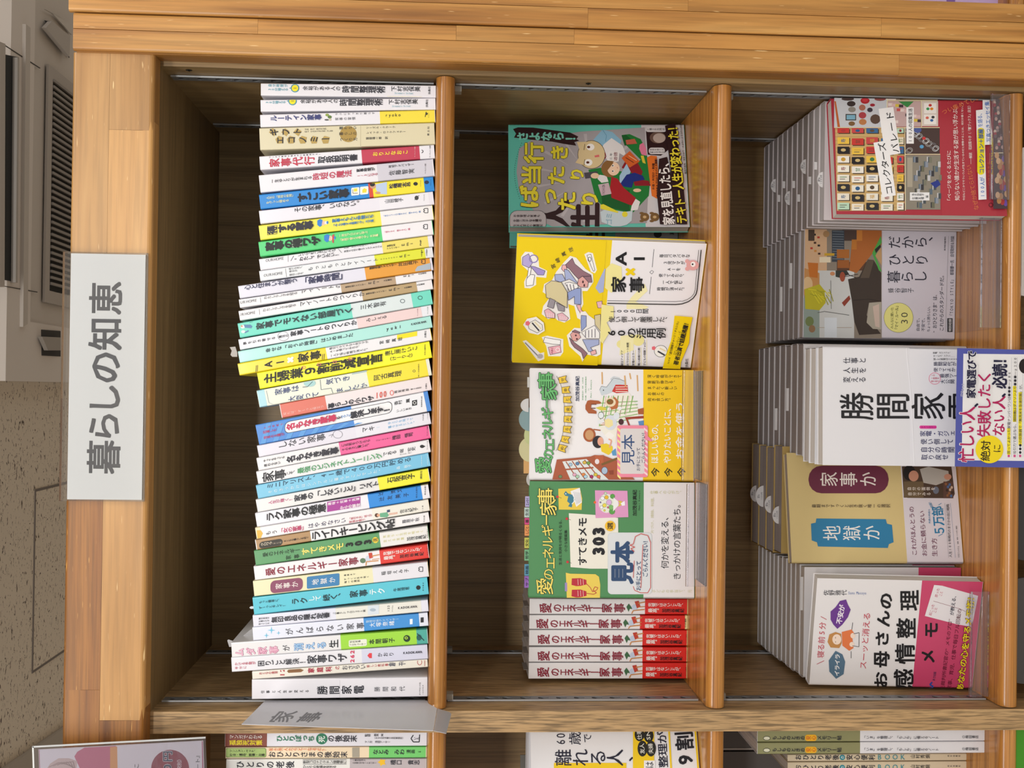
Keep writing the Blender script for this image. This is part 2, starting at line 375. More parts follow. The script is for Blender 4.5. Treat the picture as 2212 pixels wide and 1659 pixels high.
# ================================================================ BOOKCASE
bc = empty('bookcase', 'pine fronted oak bookcase with signed header holding the shelves of homemaking books', 'bookcase', loc=(0, 0, 0))
lb = bc
rb = empty('bookcase', 'neighbouring bookcase to the right of the double pine stile', 'bookcase', loc=(0, 0, 0))
ZT = 1.8088
def boxp(nm, par, a, b_, m):
    b = MB(); b.box(a, b_, m); return b.build(nm, par)
boxp('side_panel', bc, (W, 0, .3), (W + .0068, D + .01, ZT + .02), OAK_Z)
tag(boxp('divider_panel', bc, (-.0232, 0, .3), (0, D + .01, ZT + .02), OAK_F))
boxp('back_panel', bc, (.0, D, .3), (W, D + .008, ZT), OAK_Z)
boxp('top_panel', bc, (.0, .0008, ZT), (W, D, ZT + .018), OAK_X)
boxp('back_panel', lb, (-.55, D, .3), (-.0232, D + .008, ZT), OAK_Z)
boxp('top_panel', lb, (-.55, .0008, ZT), (-.0232, D, ZT + .018), OAK_X)
boxp('side_panel', lb, (-.575, 0, .3), (-.55, D + .01, ZT + .02), OAK_F)
boxp('back_panel', rb, (.775, D, .3), (1.2, D + .008, 1.9), OAK_Z)
boxp('side_panel', rb, (.768, 0, .3), (.775, D + .01, 1.9), OAK_Z)
# stiles: laminated pine boards, staves end to end
def rprof(x0, x1, y0, y1, rl, rr):
    pts = [(x1, y1), (x0, y1)]
    for j in range(4):
        a = math.radians(180 + j * 30); pts.append((x0 + rl + rl * math.cos(a), y0 + rl + rl * math.sin(a)))
    for j in range(4):
        a = math.radians(270 + j * 30); pts.append((x1 - rr + rr * math.cos(a), y0 + rr + rr * math.sin(a)))
    return pts
st = MB(); st.box((.7, -.024, .3), (.7283, -.001, 1.888), PINE_Z)
stile = fixn(st.build('face_stile', bc))
sA = [(.6897, .7115, .003, .0004, [(.3, 1.02), (1.02, 1.89)]), (.7119, .7284, .0004, .003, [(.3, 1.3715), (1.3715, 1.496), (1.496, 1.702), (1.702, 1.89)])]
for x0, x1, rl, rr, segs in sA:
    for z0, z1 in segs:
        b = MB(); b.sweep(rprof(x0, x1, -.030, -.0242, rl, rr), 'z', z0 + .0001, z1 - .0001, PINE_Z); fixn(b.build('stave', stile))
st2 = MB(); st2.box((.734, -.024, .3), (.765, -.001, 1.895), PINE_Z)
stile2 = fixn(st2.build('face_stile', rb))
sB = [(.7296, .7505, .003, .0004, [(.3, 1.04), (1.04, 1.357), (1.357, 1.895)]), (.7509, .7715, .0004, .003, [(.3, 1.25), (1.25, 1.842), (1.842, 1.895)])]
for x0, x1, rl, rr, segs in sB:
    for z0, z1 in segs:
        b = MB(); b.sweep(rprof(x0, x1, -.030, -.0242, rl, rr), 'z', z0 + .0001, z1 - .0001, PINE_Z); fixn(b.build('stave', stile2))
# return of the stile towards the side panel
boxp('stile_return', bc, (.6892, -.0241, .3), (.6999, -.0002, 1.888), wood('pine_return', '8A5A26', '9C6A2E', 'AD7A3A', 'z', streak=.25, wide=60))
# header board, two rows of staves with finger joints
zm = 1.8545
hb = MB(); hb.box((-.5, -.014, 1.815), (.689, -.001, 1.888), PINE_X); header = hb.build('header_board', bc)
def zig(xc, amp, z0, z1, n):
    def fn(y, z):
        t = (z - z0) / (z1 - z0) * n * 2; k = int(round(t)); return xc + (amp if k % 2 else -amp)
    return fn
def hprof(z0, z1, top, n=14):
    pts = [(-.0142, z1), (-.0142, z0)] if False else []
    r = .005 if not top else .0035; yf = -.022
    front = []
    if not top:
        for j in range(5):
            a = math.radians(270 - j * 22.5); front.append((yf + r + r * math.cos(a), z0 + r + r * math.sin(a)))
        zs = [z0 + r + (z1 - z0 - r) * (i + 1) / n for i in range(n)]; front += [(yf, z) for z in zs]
        pts = [(-.0002, z0)] + front + [(-.0002, z1)]
    else:
        zs = [z0 + (z1 - z0 - r) * i / n for i in range(n + 1)]; front = [(yf, z) for z in zs]
        for j in range(1, 5):
            a = math.radians(180 - j * 22.5); front.append((yf + r + r * math.cos(a), z1 - r + r * math.sin(a)))
        pts = [(-.0002, z0)] + front + [(-.0002, z1)]
    return pts
def hstave(z0, z1, top, s0, s1, m):
    b = MB(); b.sweep(hprof(z0, z1, top), 'x', s0, s1, m); return fixn(b.build('stave', header))
z0h, z1h = 1.8088, 1.8925
hstave(z0h, zm, False, -.5, zig(.0035, .006, z0h + .005, zm, 14), PINE_D)
hstave(z0h, zm, False, zig(.0037, .006, z0h + .005, zm, 14), zig(.615, .005, z0h + .005, zm, 14), PINE_L)
hstave(z0h, zm, False, zig(.6152, .005, z0h + .005, zm, 14), .6893, PINE_L)
hstave(zm + .0002, z1h, True, -.5, zig(.035, .006, zm, z1h - .0035, 14), PINE_D)
hstave(zm + .0002, z1h, True, zig(.0352, .006, zm, z1h - .0035, 14), .33, PINE_D)
hstave(zm + .0002, z1h, True, .3302, .6893, PINE_L)
# shelves with bullnose front
def shelf(par, x0, x1, z, th=.0205, yf=.003, tilt=0, yb=D - .002):
    r = th / 2; pts = [(yb, z), (yb, z - th)]
    for j in range(11):
        a = math.radians(270 - j * 18); pts.append((yf + r * 1.1 + r * 1.1 * math.cos(a), z - r + r * math.sin(a)))
    b = MB(); b.sweep(pts, 'x', x0, x1, NOSE); o = fixn(b.build('shelf', par))
    for p_ in o.data.polygons: p_.use_smooth = len(p_.vertices) == 4
    o.data.set_sharp_from_angle(angle=.6) if hasattr(o.data, 'set_sharp_from_angle') else None
    return o
for z in (Z1, Z2, Z3, .52):
    shelf(bc, .0008, W - .0008, z, .0205 if z > .6 else .02)
    shelf(lb, -.549, -.0240, z)
    shelf(rb, .776, 1.19, z)
# metal shelf standards with keyhole slots
def keyhole_rail(par, name, x, y0, y1, z0, z1, side):
    cu = bpy.data.curves.new(name, 'CURVE'); cu.dimensions = '2D'; cu.fill_mode = 'BOTH'; cu.extrude = .0004
    def sp(pts):
        s_ = cu.splines.new('POLY'); s_.points.add(len(pts) - 1)
        for i, (a, b_) in enumerate(pts): s_.points[i].co = (a, b_, 0, 1)
        s_.use_cyclic_u = True
    sp([(0, 0), (z1 - z0, 0), (z1 - z0, y1 - y0), (0, y1 - y0)])
    yc = (y1 - y0) / 2; z = .012; n = 0
    while z < z1 - z0 - .012:
        pts = [(z - .0055, yc - .0016), (z - .0055, yc + .0016)]
        for j in range(7):
            a = math.radians(150 - j * 50); pts.append((z + .0032 + .0036 * math.cos(a), yc + .0036 * math.sin(a)))
        sp(pts); n += 1
        if n % 11 == 0:
            sp([(z + .0100 + .0015 * math.cos(k * 1.047), yc + .0015 * math.sin(k * 1.047)) for k in range(6)])
        z += .0201
    t = bpy.data.objects.new('t', cu); COL.objects.link(t); dg = bpy.context.evaluated_depsgraph_get()
    me = bpy.data.meshes.new_from_object(t.evaluated_get(dg)); bpy.data.objects.remove(t); bpy.data.curves.remove(cu)
    me.materials.clear(); me.materials.append(METAL)
    o = bpy.data.objects.new(name, me); COL.objects.link(o)
    # curve x -> world z (downwards start), curve y -> world y
    o.matrix_world = Matrix(((0, 0, 1, x), (0, 1, 0, y0), (1, 0, 0, z0), (0, 0, 0, 1))); o.parent = par
    b = MB(); b.box((x - .0002 + side * .0008, y0 + .002, z0 + .003), (x + .0002 + side * .0008, y1 - .002, z1 - .003), M('26221F', .6)); b.build('groove', par)
    b = MB(); e = .0009   # bright rolled lips
    b.box((x - e, y0 - .0012, z0), (x + e, y0 - .0001, z1), M('B4B6B8', .5, .5, 0, .5)); b.build('rail_lip', par)
    return o
for x, sd, y0, y1 in ((W - .0014, 1, .0325, .0475), (W - .0014, 1, .252, .267), (.0014, -1, .036, .051), (.0014, -1, .257, .272)):
    for z0, z1 in ((Z1 + .003, ZT - .003), (Z2 + .003, Z1 - .0215), (Z3 + .003, Z2 - .0215)):
        keyhole_rail(bc, 'shelf_standard', x, y0, y1, z0, z1, sd)
# shelf clips under the ends of the shelves
for z in (Z1, Z2):
    for x in (.0025, W - .0025 - .006):
        for y in (.034, .252):
            b = MB(); b.box((x, y, z - .0208 - .007), (x + .006, y + .014, z - .0207), M('A9A69C', .4)); b.build('shelf_clip', bc)
# screws in the side panel strip
for X, Y in ((408, 152), (1271, 181)):
    p_ = atx(X, Y, W - .0005); b = MB()
    v = [(0, .0035 * math.cos(k * .5236), .0035 * math.sin(k * .5236)) for k in range(12)]
    b.add(v, [tuple(range(12))], M('77705F', .3, .5, 0, .8)); b.box((-.0006, -.0026, -.0005), (-.0001, .0026, .0005), DARK); b.box((-.0006, -.0005, -.0026), (-.0001, .0005, .0026), DARK)
    b.build('screw_head', bc, Matrix.Translation(p_))
# ================================================================ BOOK BUILDERS
PAGES = {}
def ushell(b, t, h, d, m, z0=0, z1=None, out=0, r=.0012, th=.0005, spine='front', w=None):
    """wrapped paper: spine at y=0 between x=0..t, covers running back to y=d (thin)"""
    z1 = h if z1 is None else z1
    o = out; pts = [(-o, d), ]
    n = 3; rr = min(r, t * .3)
    for j in range(n + 1):
        a = math.radians(180 + j * 90 / n); pts.append((rr + (rr + o) * math.cos(a), rr + (rr + o) * math.sin(a)))
    for j in range(n + 1):
        a = math.radians(270 + j * 90 / n); pts.append((t - rr + (rr + o) * math.cos(a), rr + (rr + o) * math.sin(a)))
    pts.append((t + o, d))
    inn = []
    for (x, y) in pts:
        inn.append((min(max(x, th - o), t - th + o), max(y, th - o)))
    inn[0] = (th - o, d); inn[-1] = (t - th + o, d)
    n = len(pts); vs = [(x, y, z0) for x, y in pts] + [(x, y, z1) for x, y in pts] + [(x, y, z0) for x, y in inn] + [(x, y, z1) for x, y in inn]
    fs = []
    for i in range(n - 1):
        fs += [(i, i + 1, n + i + 1, n + i), (2 * n + i, 3 * n + i, 3 * n + i + 1, 2 * n + i + 1), (n + i, n + i + 1, 3 * n + i + 1, 3 * n + i), (i, 2 * n + i, 2 * n + i + 1, i + 1)]
    fs += [(0, n, 3 * n, 2 * n), (n - 1, 3 * n - 1, 4 * n - 1, 2 * n - 1)]
    b.add(vs, fs, m)
def spine_book(name, label, group, mat, t, h, d, cover, bands=(), rough=.38, coat=.15):
    root = empty(name, label, 'book', group, mat=mat)
    b = MB(); ushell(b, t, h, d, M(cover, rough, .4, coat)); b.build('cover', root)
    b = MB(); b.box((.0006, .0012, .001), (t - .0006, d - .0015, h - .0012), PG_X); b.build('page_block', root)
    for z0, z1, c_, lf in bands:
        b = MB(); ushell(b, t, h, d - .004, M(c_, rough, .4, coat), z0, z1, out=.00012 + lf * .00005, th=.0001); b.build('band', root)
    return root
YS = .0125
def edge(crop, xt, yt, xb, yb):
    cx, cy, cs = CR[crop]
    A = aty(cx + xt * cs, cy + yt * cs, YS); B = aty(cx + xb * cs, cy + yb * cs, YS)
    lean = math.atan2(-(A.x - B.x), A.z - B.z)    # positive: top leans left
    xz = B.x - (-math.tan(lean)) * 0 + (B.z - Z1) * math.tan(lean)
    return xz, lean, (A - B).length + max(0, B.z - Z1) / max(.2, math.cos(lean))
# (crop, upper edge: xt yt xb yb, lower edge: yt yb, cover, bands, label, ink function)
ROW1 = []
def bk(crop, xt, yu, yub, yl, ylb, xb, cover, bands, label, ink): ROW1.append((crop, xt, yu, yub, yl, ylb, xb, cover, bands, label, ink))
TXT = '2A2A35'
def logo_house(g, x, y, s=22, col='202028'):
    g.L([(x + s, y - s), (x + s, y + s), (x - s * .4, y + s), (x - s, y + s * .4), (x - s * .35, y), (x - s, y - s * .4), (x - s * .4, y - s), (x + s, y - s)], s * .28, col)
def clock(g, x, y):
    g.ring(x, y, 42, 42, 8, '2E8FA3'); g.O(x, y, 32, 32, 'F3E21A'); g.L([(x - 15, y), (x + 15, y)], 5, '505030'); g.R(x - 55, x - 40, y - 4, y + 4, '2E8FA3')
def i1(g, dx=0, dy=0):
    g.off = (dx, dy)
    g.V('自分時間が', 455, 655, 207, 30, '5AA5B5'); g.V('30分増える', 455, 655, 247, 32, '5AA5B5'); clock(g, 725, 233)
    g.V('余裕がある人の', 800, 1180, 235, 44); g.V('時間整理術', 1190, 1622, 246, 72, TXT, .025); g.V('下村志保美', 1680, 1972, 240, 54); g.S('Shimomura Shihomi', 1715, 1905, 284, 20, '7FB8C8')
    g.H('扶桑社', 2062, 295, 215, 26); g.off = (0, 0)
def i1a(g): i1(g); g.R(1640, 1990, 316, 340, 'F2DF2A')
def i1b(g): i1(g, -25, 128); g.R(1600, 1960, 446, 470, 'F2DF2A')
def i3(g):
    g.V('ルーティン家事', 475, 990, 528, 60, '333A78', .03); g.O(1045, 500, 18, 14, '8FA34E'); g.O(1070, 520, 20, 16, '5C7A3A'); g.O(1040, 548, 22, 8, '5A5A58'); g.O(1075, 545, 12, 12, 'C9C2A8')
    g.V('ラクにすっきり暮らす', 1120, 1525, 487, 24, '77777C'); g.V('家事の習慣', 1120, 1330, 537, 30, '77777C'); g.S('ryoko', 1620, 1780, 500, 34); g.H('ﾏｲﾅﾋﾞ', 2055, 525, 470, 15); g.L([(2020, 520), (2030, 470), (2035, 500), (2045, 480)], 7, '202020')
def i4(g):
    for x in (507, 630, 750): g.poly([(x - 42, 672), (x - 5, 632), (x + 40, 662), (x + 8, 712)], 'B59A55')
    for x in (572, 685, 803, 915, 1030): g.poly([(x - 42, 742), (x - 12, 708), (x + 40, 722), (x + 25, 782), (x - 25, 785)], 'B59A55')
    g.V('ギフト', 460, 805, 668, 72, '25242A', .03); g.V('エコノミー', 520, 1085, 745, 70, '25242A', .03)
    g.S('THE BUY NOTHING,', 820, 1050, 640, 15); g.S('GET EVERYTHING PLAN', 820, 1100, 662, 15)
    g.O(1255, 690, 84, 80, 'A98C45'); g.V('買わない', 1162, 1342, 628, 32); g.V('暮らしの', 1162, 1342, 685, 34); g.V('つくり方', 1166, 1346, 742, 34)
    g.L([(1378, 600), (1378, 840)], 2, 'B7AC8A'); g.V('リーズル・クラーク', 1430, 1725, 624, 24); g.V('レベッカ・ロックフェラー', 1430, 1830, 672, 24); g.V('服部雄一郎 訳', 1430, 1650, 730, 26); g.H('青土社', 2052, 712, 610, 22)
def i5(g):
    g.V('ワンオペ育児の悩みがり即解消する！', 460, 985, 905, 17); g.V('家事代行', 462, 925, 965, 88, 'C2304A', .025); g.V('取扱説明書', 950, 1345, 935, 72, TXT, .03)
    g.V('おりとなおこ', 1492, 1852, 880, 44, 'F0D53A', .03); g.H('マーキュリー出版', 1918, 920, 815, 10, 'E8E0E0'); g.L([(1985, 878), (1999, 868), (1999, 856), (1985, 848)], 6, '202020'); g.H('マーキュリー出版', 2068, 925, 805, 14)
def i6(g):
    g.V('一生ゆとりが生まれる', 478, 892, 1142, 36); g.V('時短の魔法', 898, 1290, 1098, 72, 'C23A58', .02); g.V('家事時間が', 1335, 1520, 1045, 34, TXT, .03); g.V('⅓になる' if False else '1/3になる', 1340, 1548, 1098, 34, 'B03050')
    g.V('時短アドバイザー', 1655, 1910, 1002, 26); g.V('佐藤智実', 1655, 1915, 1068, 50); g.H('マーキュリー出版', 2022, 1085, 985, 14)
def i7(g):
    g.V('人生の「掃除の時間」', 438, 725, 1312, 30, 'E6E8B0'); g.V('をグッと縮める', 438, 665, 1362, 30, 'E6E8B0'); g.V('すごい家事', 748, 1262, 1300, 92, '141A28', .05)
    g.RR(1285, 1365, 1222, 1300, 10, 'F2F0EA'); g.RR(1372, 1455, 1212, 1290, 10, 'F2F0EA'); g.R(1310, 1345, 1232, 1262, 'F0D83A'); g.poly([(1395, 1245), (1415, 1228), (1440, 1240), (1435, 1272), (1395, 1275)], 'F0D83A'); g.L([(1300, 1240), (1300, 1280), (1350, 1278)], 5, '303030')
    g.poly([(1530, 1240), (1530, 1190), (1640, 1165), (1640, 1290), (1560, 1285)], 'B9CBE8'); g.O(1500, 1205, 30, 30, 'C99A7C'); g.O(1495, 1190, 26, 22, '1C1A1C'); g.O(1550, 1275, 28, 12, 'C99A7C')
    g.V('松橋周太呂', 1660, 1872, 1200, 50, '202040', .03); g.O(1925, 1185, 22, 18, '202020'); g.O(2035, 1170, 22, 18, '14284A'); g.H('ワニブックス', 1975, 1215, 1150, 10); g.H('ワニブックス', 2075, 1205, 1140, 10, '14284A')
def i8(g):
    g.V('その家事、いらない。', 715, 1405, 1408, 58); g.V('山田綾子', 1615, 1800, 1352, 40); g.O(1935, 1325, 20, 22, '3A3A3A'); g.L([(1915, 1345), (1960, 1300)], 5, '3A3A3A'); g.H('ワニブックス', 2010, 1355, 1290, 12)
def kid(g, x, y, s, hat='2F7FD2'):
    g.O(x + s * .35, y, s * .55, s * .5, 'F0C9B4'); g.poly([(x - s * .8, y - s * .5), (x - s * .2, y - s * .85), (x + s * .3, y - s * .6), (x + s * .1, y + s * .6), (x - s * .3, y + s * .8), (x - s * .8, y + s * .4)], hat)
    g.L([(x + s * .35, y - s * .25), (x + s * .35, y - s * .15)], s * .1, '302020'); g.L([(x + s * .35, y + s * .15), (x + s * .35, y + s * .25)], s * .1, '302020'); g.O(x + s * 1.05, y - s * .05, s * .3, s * .35, 'E8E8EC'); g.O(x + s * 1.3, y - s * .1, s * .2, s * .3, hat)
def i9(g):
    g.R(448, 548, 1600, 1690, '8C8438'); g.R(455, 541, 1607, 1683, 'E0D95A'); g.V('得', 448, 548, 1645, 82, TXT, .04); g.V('する家事', 555, 905, 1612, 88, TXT, .06); kid(g, 985, 1575, 48)
    g.V('家事えもんと仲間たち', 1092, 1508, 1530, 40, '2A76B8', .03); g.V('「みんな得する家事ワザ」大全集', 1092, 1508, 1577, 28, '2A76B8', .03); g.V('「あのニュースで得する人 損する人」編', 1595, 1975, 1485, 20, '4C7FC0'); logo_house(g, 2025, 1452)
def i10(g):
    g.R(692, 796, 162, 250, '6E7F70'); g.R(699, 789, 169, 243, 'B4C8B0'); g.V('家事の得ワザ', 430, 978, 212, 92, '121C18', .055); kid(g, 1055, 160, 50); g.poly([(1095, 130), (1115, 118), (1110, 210), (1095, 200)], 'C8484A')
    g.V('一流のプロたちに学ぶ', 1158, 1450, 118, 28, 'F0E8B8', .02); g.V('「家庭で使える得ワザ」大全集', 1158, 1555, 155, 28, 'F0E8B8', .02); g.V('「得する人 損する人」編', 1605, 1870, 85, 20, 'C8486A'); logo_house(g, 2022, 45)
def i11(g):
    g.S('OURHOME', 432, 616, 370, 30, '6A6A6E', 0); g.L([(655, 330), (655, 395)], 3, '777777'); g.V('いつでもごきげんな', 748, 1130, 300, 36, TXT); g.V('“わたし”でいたい！', 720, 1165, 345, 42, TXT, .02); g.L([(683, 385), (712, 335)], 4, TXT); g.L([(1150, 250), (1190, 305)], 4, TXT)
    g.V('家事・育児の仕組みづくりと', 1210, 1540, 232, 22); g.V('気持ちの切り替えアイデアBOOK', 1212, 1592, 266, 22); g.V('整理収納', 1640, 1722, 232, 22); g.V('アドバイザー', 1640, 1765, 256, 20); g.V('Emi', 1780, 1902, 220, 44); g.H('PHP', 1975, 235, 175, 22, TXT, .03)
def i12(g):
    g.S('OURHOME', 413, 606, 518, 30, '6A6A6E', 0); g.L([(630, 462), (640, 545)], 3, '777777'); g.V('続けるほど、', 662, 815, 456, 22, '66666A'); g.V('毎日が', 664, 750, 486, 22, '66666A'); g.V('面白くなる。', 668, 825, 515, 22, '66666A')
    g.V('もっともっとマイノート', 845, 1560, 420, 40, '55555A'); g.V('OURHOME', 1570, 1750, 358, 15); g.V('Emi', 1760, 1872, 335, 42); g.V('大和書房', 1980, 2000, 300, 12)
    g.H('大和書房', 1985, 345, 275, 14); g.H('大和書房', 2035, 340, 270, 14)
def i13(g):
    g.V('心と住まいが整う', 218, 748, 615, 56, '2A2C55', .02); g.V('「家事時間」', 778, 1245, 558, 78, '2A2C55', .03); g.V('整理収納アドバイザー', 1465, 1738, 440, 26, '3A2A14', .03); g.V('井田典子', 1750, 1948, 408, 44, '2C2418'); logo_house(g, 2000, 392, 20); g.poly([(1920, 478), (1945, 440), (2000, 425), (2075, 405), (2075, 470), (1925, 490)], 'A9B6C2')
def i14(g):
    g.S('OURHOME', 148, 348, 790, 30, '6A6A6E', 0); g.L([(380, 748), (384, 800)], 3, '777777'); g.V('わたしらしさを知る', 412, 748, 730, 30, '66666A'); g.V('マイノートの', 778, 1185, 660, 48, '44444A')
    g.V('整理収納アドバイザー', 1225, 1432, 632, 18); g.V('Emi', 1450, 1565, 600, 42); g.V('大和書房', 1605, 1690, 577, 18); g.V('Emi', 1798, 1912, 530, 42, '55555A'); g.V('大和書房', 1950, 2032, 510, 20, '55555A')
def i15(g):
    g.S('OURHOME', 136, 334, 912, 30, '6A6A6E', 0); g.L([(368, 865), (372, 920)], 3, '777777'); g.V('わたしらしさを知る', 400, 735, 852, 30, '66666A'); g.V('マイノートのつくりか', 765, 1420, 765, 50, '44444A')
    g.V('整理収納アドバイザー', 1430, 1638, 698, 18); g.V('Emi', 1655, 1770, 668, 42); g.V('大和書房', 1810, 1888, 648, 18); g.V('大和書房', 1935, 2015, 620, 18)
def i16(g):
    g.O(205, 1040, 22, 18, 'F0F0EC'); g.O(195, 1035, 10, 9, 'C98C6C'); g.poly([(215, 1020), (280, 1020), (300, 1035), (290, 1055), (225, 1050)], '5C86B0'); g.O(210, 1090, 22, 15, 'D8E4E8'); g.L([(225, 1100), (262, 1080)], 12, '5C86B0'); g.L([(270, 1000), (305, 990)], 3, '557777')
    g.V('家事でモメない部屋づく', 335, 1302, 955, 72, '25353A', .03); g.V('三木智有', 1372, 1632, 828, 52); g.ring(1795, 785, 24, 20, 5, '405055'); g.ring(1970, 752, 24, 20, 5, '255550')
def i17(g):
    g.V('夢を引き寄せる', 203, 533, 1180, 32); g.ring(608, 1135, 56, 46, 3, '77777C'); g.V('魔法の', 560, 660, 1135, 28); g.V('家事ノートのつくりか', 675, 1342, 1055, 52, TXT, .03); g.V('みしぇる', 1430, 1640, 960, 40); g.H('かんき出版', 1945, 935, 860, 10, '885060'); g.H('かんき出版', 2045, 915, 840, 10, '608878')
def i18(g):
    g.V('幸せな「おうち時間」はじめました', 430, 1305, 1200, 42, '2A3A44', .02); g.S('yuki', 1625, 1792, 1050, 34, TXT, .03); g.S('KADOKAWA', 1880, 2032, 1003, 22, TXT, .02)
def i19(g):
    for x in (343, 357, 1005, 1022): g.L([(x, 1535 - (x - 343) * .17), (x - 4, 1425 - (x - 343) * .17)], 5, '2A2414')
    g.V('AI', 400, 635, 1405, 84, '17140C', .03); g.V('×', 625, 735, 1370, 100, 'F6F4EC', .08); g.V('家事', 745, 990, 1335, 92, '17140C', .03)
    g.V('毎日バタバタな3児ママが', 1065, 1455, 1225, 26); g.V('AIを使ってみたら、', 1068, 1385, 1262, 26); g.V('一人で悩む時間が消えた。', 1070, 1468, 1296, 26); g.V('宮崎真理', 1555, 1802, 1180, 36); g.R(1740, 1940, 1098, 1150, 'F3DF12'); g.V('宮崎真理', 1555, 1802, 1180, 36); g.H('扶桑社', 2022, 1150, 1080, 22)
def i20(g):
    g.V('主婦業９割削減宣言', 412, 1595, 1455, 108, '17150C', .03); g.V('唐仁原けいこ', 1618, 1942, 1280, 50); g.V('（けーりん）', 1640, 1925, 1342, 40); g.H('中央公論新社', 2018, 1325, 1215, 14)
    for x, y in ((810, 1445), (965, 1415), (1120, 1388), (1275, 1358)): g.ring(x, y, 20, 16, 5, 'E0707A')
def i21(g):
    g.L([(440, 110), (465, 230), (520, 300), (560, 345)], 4, '8898A8'); g.V('家事は', 520, 765, 105, 66, '35457A'); g.V('大変って', 655, 965, 172, 62, '35457A'); g.O(870, 35, 60, 36, 'A8D2D2'); g.L([(800, 75), (850, 70), (900, 20)], 5, '3A4A5A'); g.L([(975, 0), (985, 100), (1085, 85), (1110, 180), (1300, 160)], 4, '4A5A6A')
    g.V('気づき', 1028, 1272, 5, 62, '35457A'); g.V('ましたか', 1128, 1450, 85, 60, '35457A'); g.R(1290, 1440, -65, -100, '9DB8C0'); g.V('阿古真理', 1505, 1785, -40, 60); g.ring(1910, -85, 14, 12, 4, TXT); g.H('AKISHOBO', 1955, -20, -155, 14)
def i22(g):
    g.V('知れば、ずーっと役立つ', 605, 1015, 305, 28, 'F2C4BC'); g.V('暮らしの小ワザ', 1052, 1512, 222, 52, TXT, .04); g.S('100', 1520, 1640, 150, 62, 'DC5A4A', .02); g.ring(1688, 132, 20, 26, 6, 'DC5A4A'); g.V('雨宮秀彦', 1710, 1862, 112, 28); g.V('（暮らす技術部）', 1862, 1995, 88, 15); g.H('文響社', 2030, 95, 35, 16)
def i23(g):
    for x in range(380, 1300, 130): g.poly([(x, 640), (x + 55, 640), (x + 110, 430), (x + 60, 430)], '5F9FE0')
    g.RR(622, 1692, 318, 435, 45, '23262E'); g.RR(627, 1687, 323, 430, 42, 'EFEFF2')
    g.V('名もなき家事', 640, 1138, 425, 74, 'C8325C', .045); g.V('を', 1140, 1190, 378, 40, TXT, .03); g.V('サクッと', 1185, 1280, 362, 38, '3A8AD0', .02); g.V('解決します！', 1278, 1672, 318, 72, TXT, .045)
    g.V('起業した', 405, 542, 512, 30, 'B83A6A', .02); g.V('理系の主婦が', 412, 620, 560, 30, 'B83A6A', .02); g.V('トヨタ式で', 405, 615, 462, 24, 'B83A6A', .02); g.V('香村 薫', 1712, 1868, 222, 44); g.V('いしいまき', 1730, 1885, 300, 28); g.R(1890, 1940, 205, 258, '1A1A1E'); g.ring(1915, 231, 16, 16, 5, 'EEEEEE'); g.H('実務教育出版', 1985, 275, 165, 14)
def i24(g):
    g.V('しない家事', 555, 1030, 612, 74, '35353C'); g.ring(1150, 545, 48, 40, 3, '555560'); g.L([(1060, 560), (1100, 545), (1085, 575)], 3, '555560'); g.V('マキ', 1385, 1520, 492, 52); g.V('maki', 1535, 1570, 475, 14, '9ACBE0'); g.V('ゆとりを持って', 1645, 1902, 412, 28, '7FB6DC'); g.V('暮らせるヒント。', 1650, 1935, 448, 28, '7FB6DC'); g.H('すばる舎', 2000, 410, 345, 14); g.H('1400円', 2045, 400, 335, 12)
def i25(g):
    g.V('やってもやっても', 410, 622, 790, 26, TXT, .02); g.V('終わらない', 415, 582, 840, 28, TXT, .02); g.V('名もなき家事', 640, 1160, 748, 72, TXT, .04); g.V('に名前をつけたら', 1182, 1472, 632, 30); g.V('その多さに驚いた。', 1190, 1482, 672, 30); g.V('コピーライター', 1530, 1678, 595, 16); g.V('梅田 悟司', 1690, 1898, 562, 44, '3A1430', .02); g.H('サンマーク出版', 2042, 560, 465, 12)
def i26(g):
    g.V('家事', 398, 635, 955, 104, '1A1A20', .02); g.V('こそ、', 640, 742, 925, 42); g.V('最強のビジネストレーニング', 748, 1592, 832, 64, '3E9A5C', .015); g.V('である', 1598, 1735, 732, 42); g.V('堀 宏史', 1768, 1922, 700, 42); g.S('Hiroshi Hori', 1770, 1890, 735, 14); g.O(1990, 665, 22, 16, '202020'); g.R(2008, 2020, 660, 670, '202020'); g.H('プレジデント社', 2042, 700, 610, 12)
def i27(g):
    g.V('ミニマリスト、41歳で４００万円貯める', 438, 1885, 928, 56, '1E3A52', .01); g.V('そのきっかけはシンプルに暮らすことでした。', 450, 1605, 1012, 34, 'DDF0F6'); g.V('森 秋子', 1735, 1882, 868, 32, 'DDF0F6'); g.H('KADOKAWA', 1985, 855, 755, 12, 'DDF0F6'); g.H('KADOKAWA', 2045, 845, 745, 12, 'DDF0F6')
def i28(g):
    g.V('人生が輝く！', 458, 702, 1205, 38, 'C0447A'); g.V('家事の「しないこと」リスト', 715, 1560, 1108, 70, TXT, .025); g.V('石阪京子', 1640, 1915, 980, 58, '2A2A14', .02); g.H('講談社', 1980, 990, 905, 22)
def i29(g):
    g.V('ラク家事の極意', 435, 1032, 1322, 98, '17171C', .03); g.R(1045, 1375, 1190, 1290, 'A8409A'); g.V('趣味＋炊事＋洗濯', 1050, 1370, 1212, 30, 'F4E6F0', .02); g.V('からの解放', 1170, 1375, 1262, 36, 'F4E6F0', .03); g.V('辻 博文', 1545, 1795, 1118, 44, '14305A'); g.V('辻友美子', 1545, 1870, 1168, 44, '14305A'); g.H('栄光出版社', 1935, 1180, 1065, 16, '14305A'); g.H('栄光出版社', 2020, 1150, 1040, 16)
